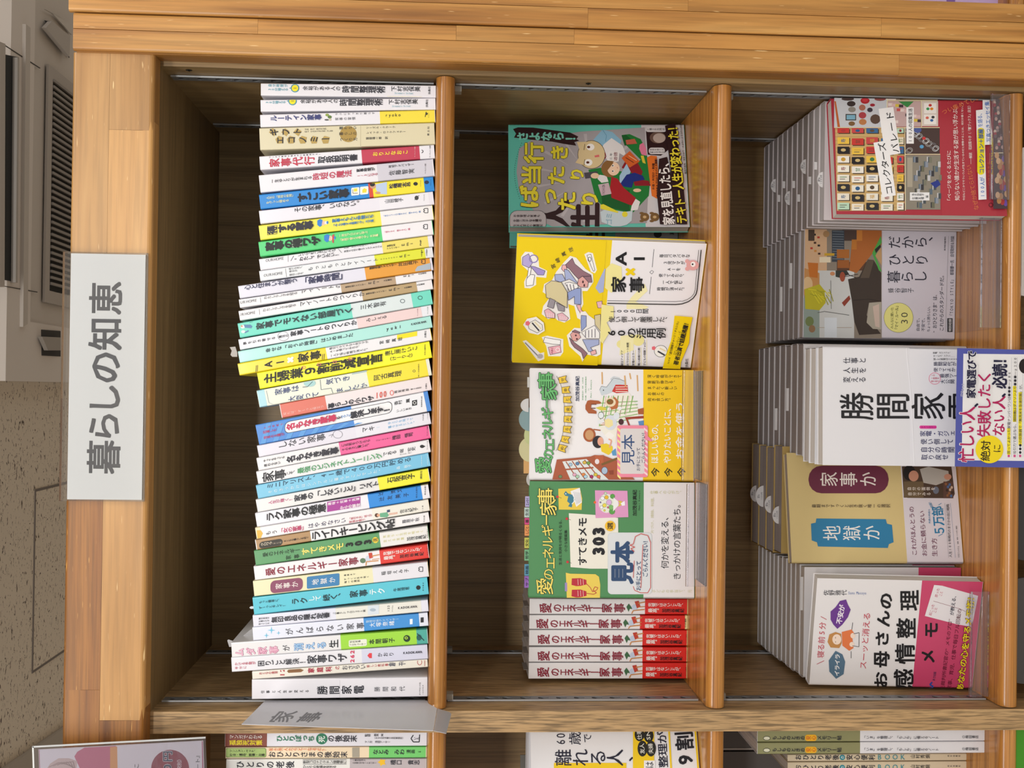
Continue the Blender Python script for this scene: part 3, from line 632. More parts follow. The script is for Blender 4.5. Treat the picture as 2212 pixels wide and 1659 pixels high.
def i30(g):
    g.poly([(345, 1500), (385, 1500), (405, 1530), (385, 1585), (345, 1585)], 'E8B850'); g.V('もう', 428, 552, 1522, 44); g.V('「女の家事」', 560, 838, 1488, 56, 'C2386A', .02); g.V('はやめなさい', 848, 1238, 1428, 50, '2A2C50', .01); g.V('「飯炊き女」返上が', 1252, 1492, 1368, 26, 'C05060'); g.V('家族を救う', 1262, 1425, 1405, 28, 'C05060')
    g.O(1540, 1350, 22, 20, '5A3A28'); g.O(1555, 1350, 16, 14, 'E0A888'); g.poly([(1570, 1330), (1640, 1320), (1660, 1350), (1640, 1372), (1572, 1368)], '6AAE8A'); g.L([(1660, 1335), (1745, 1322)], 6, 'E0A890'); g.L([(1660, 1345), (1745, 1332)], 6, 'E0A890'); g.R(1640, 1670, 1295, 1320, '3A4A6A'); g.V('佐光紀子', 1765, 1948, 1300, 38); g.H('さくら舎', 1995, 1340, 1250, 14)
def i31(g):
    g.RR(368, 602, 32, 100, 34, '3C3830'); g.V('クロワラ', 385, 500, 66, 38, 'D8CDB8', .02); g.V('まとめ', 505, 595, 58, 22, 'A89C88'); g.V('まともな暮らしを紡ぐ', 612, 862, 22, 24); g.V('ライフキーピング帖', 888, 1718, -75, 100, '1C1C20', .03); g.V('藤原千秋', 1790, 1962, -165, 38, '555560'); g.H('すばる舎', 2010, -145, -215, 14)
def i32(g):
    g.V('愛のエネルギー', 403, 778, 152, 48, '1E3A22', .01); g.V('家事', 618, 782, 198, 46, '1E3A22', .01); g.V('すてきメモ', 788, 1212, 118, 74, 'F4E274', .03); g.V('303', 1220, 1492, 62, 86, '141C16', .06); g.O(1525, 30, 30, 30, 'F4D23C'); g.V('選', 1500, 1550, 30, 40); g.V('気持ちと生活を明るく', 1595, 2005, -30, 28, 'D8D49A'); g.V('変える言葉', 1600, 1815, 28, 28, 'D8D49A'); g.V('加茂谷真紀', 1835, 2030, 8, 40); g.H('すみれ書房', 2045, 10, -80, 14)
def i33(g):
    g.V('愛のエネルギー家事', 428, 1358, 292, 82, '8A2038', .02); g.O(1400, 235, 30, 26, '5E7A5E', n=8); g.O(1450, 220, 24, 34, 'C9D4E4'); g.poly([(1455, 160), (1490, 155), (1500, 205), (1465, 215)], 'C84838'); g.L([(1430, 285), (1435, 245), (1555, 235)], 10, 'D09050'); g.L([(1490, 190), (1565, 175)], 10, 'D09050'); g.L([(1490, 225), (1565, 215)], 6, 'D09050')
    g.V('完璧ではないことが、', 1602, 2010, 140, 38, 'F6E8E4', .02); g.V('最高。', 1608, 1750, 202, 42, 'F6E8E4', .02); g.V('加茂谷真紀', 1762, 2008, 180, 36, '2A1416', .02); g.H('すみれ書房', 2045, 185, 85, 14, '3A1416')
def i34(g):
    g.RR(480, 802, 420, 545, 45, '8A4A66'); g.V('家事か', 525, 762, 480, 60, 'F2EDE8', .01); g.RR(843, 1167, 378, 498, 14, '3C80B4'); g.V('地獄か', 885, 1135, 438, 58, 'F2EDE8', .01); g.V('最期まで', 1208, 1330, 375, 18); g.V('すっくと生き抜く', 1208, 1465, 408, 20); g.V('唯一の選択', 1212, 1372, 442, 22); g.V('稲垣えみ子', 1578, 1862, 348, 38); logo_house(g, 1975, 320)
def i35(g):
    g.V('もっと簡単に、', 365, 585, 638, 28, '1A4450'); g.V('ずーっとキレイ！', 365, 632, 690, 30, '1A4450'); g.V('ラク', 685, 855, 635, 66, '123038', .02); g.V('して', 860, 985, 610, 56, 'EFFAFA', .02); g.V('続く、', 1000, 1222, 595, 68, '123038', .02); g.V('家事', 1262, 1452, 562, 72, '123038', .02); g.V('テク', 1458, 1625, 540, 64, 'EFFAFA', .02); g.V('牛尾理恵', 1702, 1862, 518, 34, '1A4450'); g.O(1952, 503, 22, 22, '101820'); g.H('東京書店', 2000, 540, 450, 12)
def i36(g):
    for i, t in enumerate(('無印良品の', '社員だけが', '知っている')): g.V(t, 362, 470, 808 + i * 27, 18)
    g.V('無印良品の隠れ定番', 488, 1068, 800, 60, TXT, .03); g.V('「小暮らし」プロジェクト編', 1088, 1425, 748, 22); g.R(1450, 1560, 680, 770, 'D4DEE8'); g.O(1500, 725, 30, 16, 'A8B8C8'); g.H('122', 1655, 745, 678, 28); g.H('アイテム', 1695, 745, 680, 14); g.S('KADOKAWA', 1748, 1942, 698, 24, TXT, .02)
def i37(g):
    for x, y, s in ((490, 928, 38), (440, 980, 28), (560, 955, 22)): g.poly([(x - s, y), (x - s * .15, y - s * .15), (x, y - s), (x + s * .15, y - s * .15), (x + s, y), (x + s * .15, y + s * .15), (x, y + s), (x - s * .15, y + s * .15)], '6CC4E4')
    g.V('がんばらない家事', 618, 1425, 912, 66, '42424A'); g.V('整理収納アドバイザー', 1430, 1760, 828, 26, 'BFDDF2'); g.V('大塚奈緒', 1462, 1718, 866, 46, 'EEF6FC', .01); g.R(1868, 1895, 815, 868, 'EEF6FC'); g.R(1975, 2005, 800, 850, '202028')
def i38(g):
    g.V('ムダ家事', 115, 570, 1135, 78, 'C8789A', .045); g.V('ムダ家事', 115, 570, 1135, 78, 'F2C8DA', .0); g.V('が', 585, 690, 1105, 62, '35353C', .01); g.V('消える', 705, 1045, 1085, 78, '4A88C8', .045); g.V('消える', 705, 1045, 1085, 78, 'BCDCF4', .0); g.V('生', 1062, 1158, 1062, 84, '25252C', .02)
    g.RR(1260, 1440, 1020, 1088, 14, 'E6EAD8'); g.V('知的家事', 1268, 1380, 1040, 22); g.V('プロデューサー', 1268, 1432, 1068, 20); g.V('本間朝子', 1455, 1720, 1035, 50, '22301A', .02); g.O(1838, 1010, 34, 34, '1C3A1A'); g.ring(1832, 1004, 16, 14, 7, 'B8E040'); g.O(1960, 1000, 26, 30, '1E5A5A'); g.L([(1940, 960), (2010, 1030)], 9, '123A3C')
def i39(g):
    g.V('かける手間が', 122, 335, 1258, 30, 'C03A5C'); g.V('半分に', 122, 245, 1300, 28, 'C03A5C'); g.V('困りごと解決！', 352, 835, 1245, 60, TXT, .015); g.V('家事ワザ', 842, 1245, 1208, 88, TXT, .02); g.H('262', 1295, 1255, 1122, 54, 'D83A62', .03); g.poly([(1445, 1180), (1465, 1155), (1490, 1155), (1490, 1205), (1465, 1205)], 'E0404A'); g.V('かおり', 1540, 1712, 1170, 42); g.S('KADOKAWA', 1800, 1992, 1148, 24, TXT, .03)
def i40(g):
    g.V('おとなの楽習', 365, 552, 1352, 28, 'B83A44'); g.H('12', 598, 1395, 1300, 60, 'B8303C', .03); g.poly([(645, 1335), (660, 1315), (780, 1310), (812, 1325), (785, 1345), (660, 1352)], '8A6038'); g.L([(660, 1333), (780, 1327)], 3, '5A3A20'); g.V('家庭科', 840, 1105, 1320, 54, 'B02E46', .03); g.V('の', 1105, 1185, 1300, 44, 'B02E46'); g.V('おさらい', 1190, 1430, 1295, 50, '444450', .01); g.V('新しい教科書', 1435, 1655, 1278, 28, 'B84450'); g.V('創刊', 1640, 1840, 1255, 60, '6A6A74', .02); g.ring(1965, 1245, 24, 30, 5, 'B83A44'); g.H('自由国民社', 2015, 1285, 1215, 12, 'B83A44')
def i41(g):
    g.V('仕事と人生を変える', 373, 872, 1538, 30); g.V('勝間家電', 935, 1420, 1522, 88, '1A1A28', .02); g.V('勝間和代', 1500, 1832, 1512, 50, '2A2A35', 0); g.H('ダイヤモンド社', 1968, 1575, 1445, 16); g.H('123324', 1998, 1570, 1470, 14)
    g.L([(1172, 1425), (1172, 1615)], 2, 'BFBFC4')
WH = 'E6E5EC'
bk('a', 400, 183, 205, 340, 325, 2115, WH, [], 'white paperback with yellow clock printed, first book from the right panel on the top shelf', i1a)
bk('a', 378, 348, 330, 490, 440, 2115, WH, [], 'white paperback with yellow clock printed, second from the right panel on the top shelf', i1b)
bk('a', 398, 497, 450, 610, 570, 2115, WH, [(1570, 2120, 'F0DB3C')], 'slim white book with yellow lower band and navy title, right of the thick beige book', i3)
bk('a', 368, 632, 577, 900, 790, 2115, 'D8D0B0', [(1380, 2120, 'D9D0AE')], 'thick beige book with black lettering on olive diamonds near the right end', i4)
bk('a', 388, 912, 797, 1090, 925, 2115, WH, [(1390, 1965, 'BE3550')], 'white book with crimson band and red title beside the thick beige book', i5)
bk('a', 383, 1098, 935, 1285, 1105, 2110, WH, [(1545, 2095, 'CDCBD6')], 'white book with pale lilac band and crimson words, right of the blue book', i6)
bk('a', 393, 1290, 1112, 1445, 1250, 2105, '1E86D6', [(1460, 1502, 'D2452E'), (1500, 2010, 'F0DF2E')], 'bright blue book with yellow and red band and bold black title', i7)
bk('a', 393, 1450, 1260, 1590, 1385, 2100, 'E4E2EC', [(1565, 2060, 'E8E7EE')], 'plain white book with thin brown title between the blue and the yellow book', i8)
bk('a', 382, 1597, 1395, 1757, 1535, 2100, 'ECE44A', [(1580, 2100, 'ECEAEA')], 'yellow book with a blue capped child drawn, white lower band', i9)
bk('b', 393, 193, -22, 360, 120, 2100, '52D27C', [(1590, 2100, 'EAE9EE')], 'bright green book with a blue capped child drawn, white lower band', i10)
bk('b', 373, 365, 130, 475, 245, 2085, WH, [(1595, 2050, 'E8D968')], 'slim white book with pale yellow band, left of the bright green book', i11)
bk('b', 373, 482, 248, 600, 355, 2075, 'E2E6EA', [(1520, 2020, 'DCE02A')], 'slim white book with lime yellow band', i12)
bk('b', 120, 640, 355, 770, 480, 2075, 'DCDCEA', [(1425, 2072, 'E09A30')], 'tall glossy white book with orange lower band', i13)
bk('b', 110, 775, 480, 888, 575, 2095, 'E8E8EC', [(1185, 1728, 'B39A7C')], 'tall slim white book with brown paper band, the right one of two alike', i14)
bk('b', 90, 895, 570, 1010, 670, 2085, 'E8E8EC', [(1395, 1938, 'B59C72')], 'tall slim white book with brown paper band, the left one of two alike', i15)
bk('b', 90, 1018, 670, 1170, 820, 2090, '70D8C4', [(1290, 1890, 'D6E2E4')], 'tall mint green book with two small people drawn and pale band', i16)
bk('b', 130, 1172, 820, 1285, 930, 2090, 'E4E6EE', [(1345, 1985, 'E8CFCF')], 'tall slim white book with pale pink band and a ring on its spine', i17)
bk('b', 130, 1290, 930, 1405, 1060, 2090, 'ACE4DC', [], 'tall slim pale mint book without a band', i18)
bk('b', 115, 1415, 1055, 1560, 1180, 2080, 'F0D81A', [(1040, 2080, 'E8E8EC')], 'tall yellow book with white cross printed and white lower band', i19)
bk('b', 345, 1498, 1180, 1655, 1345, 2095, 'F4F01E', [], 'bright lemon yellow book with large black title and small pink rings', i20)
bk('c', 368, 105, -215, 355, 18, 2085, 'E4E8D8', [(368, 440, 'A8D8E4'), (1455, 2045, 'F0DF2E')], 'thick cream book with light blue top and yellow lower band', i21)
bk('c', 595, 320, 20, 385, 105, 2085, 'E8DEE0', [(595, 1040, 'D8705E')], 'short slim red and white book squeezed between two thicker books', i22)
bk('c', 368, 440, 100, 650, 310, 2090, '4A8AD8', [(1300, 2020, 'E8EAF0')], 'blue striped book with magenta title in a white balloon', i23)
bk('c', 383, 655, 310, 770, 440, 2090, 'DEDCE8', [(1330, 2095, 'E2E2EC')], 'pale grey white book with a thin line drawing of a button', i24)
bk('c', 380, 778, 440, 905, 580, 2095, 'E8E8EA', [(1170, 2095, 'E8609A')], 'white book with hot pink lower half', i25)
bk('c', 370, 915, 580, 1040, 720, 2085, 'E6E6EA', [(1085, 2080, 'E8E8EC')], 'white book with green title words, left of the hot pink banded book', i26)
bk('c', 370, 1048, 722, 1185, 860, 2085, '7CC4E4', [(1335, 2030, '78C0E2')], 'sky blue book with black and white lettering', i27)
bk('c', 370, 1190, 865, 1320, 1010, 2085, 'E4E4E4', [(1555, 2055, 'F0E92E')], 'white book with magenta small line and yellow lower band', i28)
bk('c', 340, 1328, 1010, 1470, 1180, 2078, 'E8E8F0', [(1455, 1985, '2A8ADE')], 'white book with purple label and blue lower band', i29)
bk('c', 342, 1475, 1180, 1590, 1305, 2075, 'E9DDB8', [(385, 1495, 'ECEAEC'), (1495, 2055, 'E8E6DC')], 'book with ochre top and a small walking woman drawn on its spine', i30)
bk('d', 342, 30, -262, 130, -147, 2075, 'ECECEE', [(342, 880, 'B08C60')], 'slim white book with brown upper spine and large black title', i31)
bk('d', 347, 133, -147, 285, 35, 2078, '5A9A64', [(1570, 2078, 'E6E6E4')], 'green book with yellow words and a yellow dot, white lower band', i32)
bk('d', 348, 290, 38, 430, 210, 2070, 'EAE8EC', [(1570, 2070, 'DC3830')], 'white book with maroon title, red lower band and a chair drawn, on the top shelf', i33)
bk('d', 325, 438, 215, 590, 395, 2060, 'E8E4BC', [(1500, 2045, 'E2E2EA')], 'pale yellow book with plum and blue title plaques on the top shelf', i34)
bk('d', 315, 600, 400, 775, 570, 2055, '5AC4D8', [], 'turquoise book with black and white title words', i35)
bk('d', 318, 785, 575, 895, 740, 2055, 'E0E2F0', [(1130, 1980, 'E4E4DC')], 'white book with cream band showing a small blue picture', i36)
bk('d', 330, 900, 745, 1030, 885, 2055, 'E2E6F4', [(1410, 1960, '3C90D8')], 'white book with light blue stars and blue lower band', i37)
bk('d', 60, 1075, 888, 1200, 1060, 2055, 'E4E4E6', [(1180, 1935, '9CD83A'), (1935, 2055, '4AA89C')], 'tall white book with lime green lower band and pink and blue title', i38)
bk('d', 42, 1205, 1060, 1350, 1215, 2045, 'E6E6EC', [(1390, 2045, 'D4D6EA')], 'tall white book with pale lilac band, a red pentagon and pink numerals', i39)
bk('d', 335, 1330, 1210, 1415, 1295, 2045, 'EAE6DA', [], 'slim cream book with a pencil drawn on its spine', i40)
bk('d', 283, 1430, 1400, 1618, 1590, 2045, 'E9E8EF', [(1170, 2040, 'EBEAF1')], 'wide white book with large black title, leftmost on the top shelf', i41)
NB = len(ROW1); JUN = 20
info = []
for i, (cr, xt, yu, yub, yl, ylb, xb, *_r) in enumerate(ROW1):
    eu = edge(cr, xt, yu, xb, yub); el = edge(cr, xt, yl, xb, ylb); info.append([eu, el])
def gap(xl, ll, xr, lr, h):   # perpendicular room between a left line and a right line
    return min((xr - z * math.tan(lr)) - (xl - z * math.tan(ll)) for z in (0, h)) * math.cos((ll + lr) / 2) - .00025
Rm = []
for i in range(NB):
    eu, el = info[i]; h = eu[2]
    h = .210 if h > .203 else (.188 if h > .18 else h)
    if i <= JUN:           # right edge trusted
        xr, lr = eu[0], eu[1]
        if i < JUN: t = gap(info[i + 1][0][0], info[i + 1][0][1], xr, lr, min(h, .19))
        else: t = .0185
        base = xr - t / math.cos(lr); lean = lr
    else:
        xl, ll = el[0], el[1]; lean = ll; base = xl
        if i > JUN + 1: t = gap(xl, ll, info[i - 1][1][0], info[i - 1][1][1], min(h, .19))
        else: t = gap(xl, ll, Rm[JUN][0], Rm[JUN][1], min(h, .19))
    if i == NB - 1: t = min(t, .0215)
    Rm.append([base, lean, max(t, .005), h])
book_of = {}
for i in range(NB):
    cr, xt, yu, yub, yl, ylb, xb, cover, bands, label, ink = ROW1[i]; base, lean, t, h = Rm[i]
    if i == 21: h = (edge(cr, xt, yl, xb, ylb)[2])
    y = YS + random.uniform(-.0012, .0015)
    lift = .0002
    mat = Matrix.Translation((base, y, Z1 + lift + (t * math.sin(-lean) if lean < 0 else 0))) @ Matrix.Rotation(-lean, 4, 'Y')
    inv = mat.inverted(); cx, cy, cs = CR[cr]; h_ = h
    def pmap(X, Y, inv=inv):
        p0 = inv @ C0; p1 = inv @ (C0 + ray(X, Y)); k_ = -p0.y / (p1.y - p0.y); q_ = p0 + (p1 - p0) * k_; return q_.x, q_.z
    ym = (yu + yub) / 2; kk = ((yub + ylb) / 2 - (yu + yl) / 2) / (xb - xt)
    ks = (yub - yu) / (xb - xt) if i <= JUN else (ylb - yl) / (xb - xt)
    bl = []
    for j, (a, b_, c_) in enumerate(bands):
        yy = lambda x: ((yu + yl) / 2 + kk * (x - xt))
        z1_ = pmap(cx + a * cs, cy + yy(a) * cs)[1]; z0_ = pmap(cx + b_ * cs, cy + yy(b_) * cs)[1]
        bl.append((max(z0_, .0005), min(z1_, h - .0003), c_, j))
    d = .128 if h < .2 else .148
    rt = spine_book('book', label, 'books on the top shelf', mat, t, h, d, cover, bl, coat=random.choice((.05, .2, .35)))
    book_of[i] = (rt, t, h); g = Ink(pmap, CR[cr], k=ks, clampw=(.0006, t - .0006), clamph=(.0008, h - .0008), base=.0003)
    ink(g); g.mb.build('lettering', rt)
# ================================================================ FACE-OUT BOOKS
def fshell(b, w, t, h, m, side, z0=0, z1=None, out=0, rnd=.003, th=.0005):
    z1 = h if z1 is None else z1; o = out; n = 4
    r = min(rnd, t * .45); pts = [(w + .0, -o)]
    for j in range(n + 1):
        a = math.radians(270 - j * 90 / n); pts.append((r + (r + o) * math.cos(a), r + (r + o) * math.sin(a)))
    for j in range(n + 1):
        a = math.radians(180 - j * 90 / n); pts.append((r + (r + o) * math.cos(a), t - r + (r + o) * math.sin(a)))
    pts.append((w, t + o))
    if side == 'R': pts = [(w - x, y) for x, y in pts]
    inn = [(min(max(x, th - o if side == 'L' else 0), w if side == 'L' else w - th + o), min(max(y, th - o), t - th + o)) for x, y in pts]
    n = len(pts); vs = [(x, y, z0) for x, y in pts] + [(x, y, z1) for x, y in pts] + [(x, y, z0) for x, y in inn] + [(x, y, z1) for x, y in inn]
    fs = []
    for i in range(n - 1):
        fs += [(i, i + 1, n + i + 1, n + i), (2 * n + i, 3 * n + i, 3 * n + i + 1, 2 * n + i + 1), (n + i, n + i + 1, 3 * n + i + 1, 3 * n + i), (i, 2 * n + i, 2 * n + i + 1, i + 1)]
    fs += [(0, n, 3 * n, 2 * n), (n - 1, 3 * n - 1, 4 * n - 1, 2 * n - 1)]
    b.add(vs, fs, m)
def face_book(name, label, group, crop, BL, BR, TL, TR, z, t, cover, ink=None, band=None, side='L', lean=1.5, cat='book', h=None, dx=0, w=None, rough=.35, coat=.25, pages=None, cpx=True):
    cx, cy, cs = CR[crop]; q_ = lambda p: (cx + p[0] * cs, cy + p[1] * cs)
    bl, br = atz(*q_(BL), z), atz(*q_(BR), z); bl.x += dx; br.x += dx
    X = (br - bl).normalized(); ln = math.radians(lean)
    up0 = Vector((0, 0, 1)); Yv = up0.cross(X); Z = (up0 * math.cos(ln) + Yv * math.sin(ln)).normalized(); Yv = Z.cross(X)
    mat = Matrix(((X.x, Yv.x, Z.x, bl.x), (X.y, Yv.y, Z.y, bl.y), (X.z, Yv.z, Z.z, z + .0003 + t * math.sin(ln)), (0, 0, 0, 1))); inv = mat.inverted()
    def pmap(Xp, Yp):
        p0 = inv @ C0; p1 = inv @ (C0 + ray(Xp, Yp)); k_ = -p0.y / (p1.y - p0.y); r_ = p0 + (p1 - p0) * k_; return r_.x, r_.z
    w_ = w or (br - bl).length; h_ = h or (pmap(*q_(TL))[1] + pmap(*q_(TR))[1]) / 2
    rt = empty(name, label, cat, group, mat=mat)
    b = MB(); fshell(b, w_, t, h_, M(cover, rough, .4, coat), side); b.build('cover', rt)
    b = MB(); e0, e1 = (.0012, .0009) if side == 'L' else (.0009, .0012); b.box((e0, .0007, .001), (w_ - e1, t - .0007, h_ - .0012), pages or PG_Y); b.build('page_block', rt)
    if band:
        ym = (BL[1] + BR[1]) / 2
        z0_ = pmap(*q_((band[1], ym)))[1]; z1_ = pmap(*q_((band[0], ym)))[1]
        b = MB(); fshell(b, w_, t, h_, M(band[2], rough, .4, coat), side, max(z0_, .0004), z1_, out=.00015, th=.0001); b.build('band', rt)
    if ink:
        g = Ink(pmap, CR[crop], clampw=(.0005, w_ - .0005), clamph=(.0006, h_ - .0006), base=.0004); g.bx = band
        ink(g); g.mb.build('cover_print', rt)
    rt['_w'] = w_; rt['_h'] = h_; rt['_t'] = t
    return rt
NUM = ['', 'first', 'second', 'third', 'fourth', 'fifth', 'sixth', 'seventh', 'eighth', 'ninth', 'tenth', 'eleventh', 'twelfth', 'thirteenth']
def behind(front, n, t, what, group, cover, pages, side, slip=None, dx0=0, jit=.0009, tf=None, hx=1.0, dxs=None, band=None, yaw=True, dh=None):
    """n more copies standing behind the front one, each its own object"""
    w_, h_, tf = front['_w'], front['_h'], tf or front['_t']; proto = None
    P0 = front.matrix_world.copy(); yaw0 = math.atan2(P0[1][0], P0[0][0])
    y = P0.translation.y + max(0, P0[1][0] * w_) + tf + .0015 + max(0, P0[1][2]) * h_; x = P0.translation.x
    for i in range(n):
        lab = '%s standing %s behind the front copy' % (what, NUM[i + 1]) if n > 1 else '%s standing behind the front copy' % what
        xx = x + (dxs[i] if dxs else dx0) + random.uniform(-jit, jit)
        m = Matrix.Translation((xx, y, P0.translation.z)) @ Matrix.Rotation(random.uniform(-.004, .004), 4, 'Z')
        if proto is None:
            rt = empty('book', lab, 'book', group, mat=m); proto = rt
            b = MB(); fshell(b, w_, t - .0006, h_, M(cover, .4, .4, .1), side); b.build('cover', rt)
            b = MB(); b.box((.0012, .0007, .001), (w_ - .001, t - .0014, h_ - .0012), pages); b.build('page_block', rt)
            if band:
                b = MB(); fshell(b, w_, t - .0006, h_, M(band[2], .4, .4, .1), side, band[0], band[1], out=.00012, th=.0001); b.build('band', rt)
        else:
            rt = proto.copy(); COL.objects.link(rt); rt.matrix_world = m; rt['label'] = lab
            for ch in proto.children:
                if ch.name.startswith('sales_slip'): continue
                c_ = ch.copy(); COL.objects.link(c_); c_.parent = rt
        if slip and (i in slip):
            fr_, rad, round_ = slip[i]; b = MB(); sx = w_ * fr_
            if round_:
                pts = [(sx + rad * math.cos(math.pi * k / 12), rad * .75 * math.sin(math.pi * k / 12)) for k in range(13)]
            else: pts = [(sx - rad, 0), (sx + rad, 0), (sx + rad, .0035), (sx - rad, .0035)]
            vs = [(px_, t * .45, h_ - .0015 + pz_) for px_, pz_ in pts] + [(px_, t * .45 + .0003, h_ - .0015 + pz_) for px_, pz_ in pts]; k_ = len(pts)
            b.add(vs, [tuple(range(k_)), tuple(range(k_, 2 * k_))[::-1]] + [(j, (j + 1) % k_, k_ + (j + 1) % k_, k_ + j) for j in range(k_)], M('D8D6D6', .7))
            so = b.build('sales_slip', rt)
            if round_ and rad > .005:
                b = MB()
                for r_ in range(2):
                    tl = '1500円' if r_ else '定価'
                    for j, ch in enumerate(tl):
                        gv, gf = glyph(ch, .01); s_ = .0032 if not r_ else .0026
                        b.add([(sx + (j + .5 - len(tl) / 2) * s_ * .8 + (gx - .5) * s_ * .8, t * .45 - .0002, h_ + rad * (.38 - .3 * r_) + (gy - .4) * s_) for gx, gy in gv], gf, M('555058'))
                b.build('slip_print', so)
        y += t
    return proto
DKB = '2C1418'
def ink_manga(g):
    g.poly([(165, 560), (190, 330), (330, 230), (800, 160), (1440, 118), (1475, 700), (1460, 1070), (1000, 1085), (520, 1110), (430, 1060), (300, 900), (190, 760)], 'A6A0A4')
    for a in range(0, 30, 2):
        th_ = a * .21; g.poly([(900 + 260 * math.cos(th_), 620 + 200 * math.sin(th_)), (900 + 560 * math.cos(th_ - .03), 620 + 440 * math.sin(th_ - .03)), (900 + 560 * math.cos(th_ + .03), 620 + 440 * math.sin(th_ + .03))], 'B9B3B6')
    g.poly([(130, 135), (180, 118), (330, 120), (700, 170), (780, 210), (760, 235), (790, 250), (740, 265), (760, 300), (650, 285), (520, 260), (300, 240), (200, 225), (140, 220), (160, 180)], DKB)
    g.V('さよなら！', 165, 760, 208, 95, '7FD0BE', .045)
    for i in range(26): g.O(215 - 60 * math.sin(i / 25 * math.pi) - 20 * i / 25, 275 + i * 22, 4, 4, '1E5A50', n=6)
    # sofa
    G1, G2 = '1F7A36', '145A28'
    g.poly([(1210, 195), (1290, 185), (1400, 235), (1450, 330), (1500, 600), (1480, 800), (1330, 960), (1290, 975), (1040, 930), (950, 820), (880, 540), (1000, 520), (1230, 560), (1400, 440), (1240, 280)], G1)
    g.poly([(1000, 720), (1290, 740), (1290, 960), (1020, 900)], G2); g.poly([(1210, 200), (1250, 190), (1360, 280), (1240, 300)], G2)
    g.poly([(930, 240), (1020, 140), (1120, 165), (1210, 250), (1180, 330), (1060, 360)], '8AB8D2'); g.L([(1020, 140), (1060, 200), (1050, 260)], 4, '4E86A8')
    g.poly([(1030, 290), (1110, 225), (1220, 300), (1250, 380), (1230, 400), (1150, 350), (1170, 460), (1080, 470), (1010, 340)], 'E4E0E0')
    g.poly([(1250, 245), (1340, 232), (1365, 280), (1260, 290)], 'C0604A'); g.poly([(1390, 290), (1425, 270), (1455, 330), (1460, 400), (1410, 390), (1385, 330)], 'E07C9C'); g.poly([(1400, 400), (1430, 400), (1450, 480), (1420, 470)], 'D8C23A')
    g.poly([(1250, 450), (1370, 470), (1420, 560), (1390, 640), (1480, 650), (1500, 700), (1340, 700), (1310, 570), (1210, 520)], '8A1C28')
    # cat head
    g.O(910, 390, 138, 142, '4A3A22', n=28); g.O(910, 390, 133, 137, 'D9C294', n=28); g.poly([(765, 265), (870, 262), (790, 340)], 'D9C294'); g.poly([(750, 470), (800, 400), (850, 500)], 'D9C294')
    for y_ in (315, 468): g.O(900 - (y_ > 400) * 20, y_, 40, 34, 'F4F0EC'); g.O(882 - (y_ > 400) * 8, y_, 16, 12, '5A2A1C'); g.L([(845, y_ - 30), (835, y_ + 30)], 5, '4A3A22')
    g.poly([(940, 400), (985, 390), (990, 412), (945, 418)], 'D86A6A'); g.L([(1045, 370), (1055, 410), (1040, 430)], 8, '8A1C28')
    # phone, hand
    g.poly([(835, 570), (970, 555), (980, 610), (850, 630)], '4A4650'); g.O(945, 600, 42, 28, 'E8C4A4'); g.poly([(990, 590), (1060, 600), (1080, 660), (1010, 670), (970, 630)], 'E4E0E0')
    # girl
    g.O(1090, 530, 82, 85, '8A6236'); g.O(1130, 530, 62, 68, 'F0CDB0'); g.poly([(1020, 500), (1100, 450), (1130, 470), (1060, 560)], '8A6236')
    for y_ in (500, 555): g.O(1125, y_, 12, 12, 'F4F0EC'); g.O(1122, y_, 7, 7, '3A2418')
    g.L([(1165, 515), (1170, 528)], 5, 'C05050')
    g.poly([(1190, 600), (1260, 480), (1300, 560), (1260, 660), (1190, 680)], 'A4C4DC'); g.poly([(1190, 690), (1260, 590), (1340, 570), (1420, 600), (1440, 640), (1330, 660), (1310, 720), (1240, 710)], '1C2E7E'); g.O(1365, 745, 40, 18, 'E8C4A4')
    g.poly([(1110, 610), (1170, 630), (1230, 720), (1350, 820), (1330, 900), (1290, 890), (1110, 820), (1095, 720)], 'A82028'); g.poly([(1310, 900), (1350, 830), (1395, 860), (1370, 940), (1300, 950)], 'E8E4E4')
    g.poly([(1210, 425), (1290, 355), (1390, 460), (1290, 520)], 'D0602A'); g.L([(1250, 420), (1330, 470)], 6, '4A2010'); g.L([(1280, 400), (1360, 450)], 6, 'E8C49A')
    g.poly([(1080, 360), (1190, 350), (1180, 460), (1075, 450)], 'E8E4E2'); g.H('道徳', 1150, 455, 365, 40, '7A1C28'); g.H('三年', 1105, 450, 370, 26)
    g.poly([(975, 690), (1080, 670), (1110, 780), (1010, 800)], 'C8B0B8'); g.H('FASHION', 1030, 790, 690, 40, '5A3A50', 0)
    g.poly([(1000, 960), (1060, 930), (1240, 960), (1320, 950), (1310, 1050), (1260, 1090), (1200, 1130), (1120, 1115), (1010, 1060)], 'C4D2D8'); g.H('ゴミ', 1085, 1090, 970, 66, '8AAEC0', .02)
    for x_, y_ in ((1440, 1010), (1540, 1010)): g.O(x_, y_, 45, 42, '7A5A32'); g.O(x_, y_, 18, 14, 'C9A878'); g.O(x_ - 30, y_ - 38, 22, 12, '7A5A32'); g.O(x_ - 30, y_ + 40, 22, 12, '7A5A32')
    YO = ('3A3416', .055); Yc = 'E6D838'
    g.H('行', 335, 475, 268, 205, Yc, .035, YO); g.H('き', 590, 455, 285, 190, Yc, .035, YO); g.H('当', 312, 695, 488, 205, Yc, .035, YO); g.H('た', 560, 695, 500, 190, Yc, .035, YO); g.H('り', 765, 660, 515, 150, Yc, .035, YO)
    g.H('人', 555, 1150, 840, 290, DKB, .04); g.H('生', 850, 1160, 870, 300, DKB, .04)
    g.H('ば', 290, 925, 700, 205, Yc, .035, YO); g.H('っ', 480, 900, 715, 190, Yc, .035, YO); g.H('た', 665, 955, 760, 200, Yc, .035, YO); g.H('り', 890, 920, 745, 190, Yc, .035, YO)
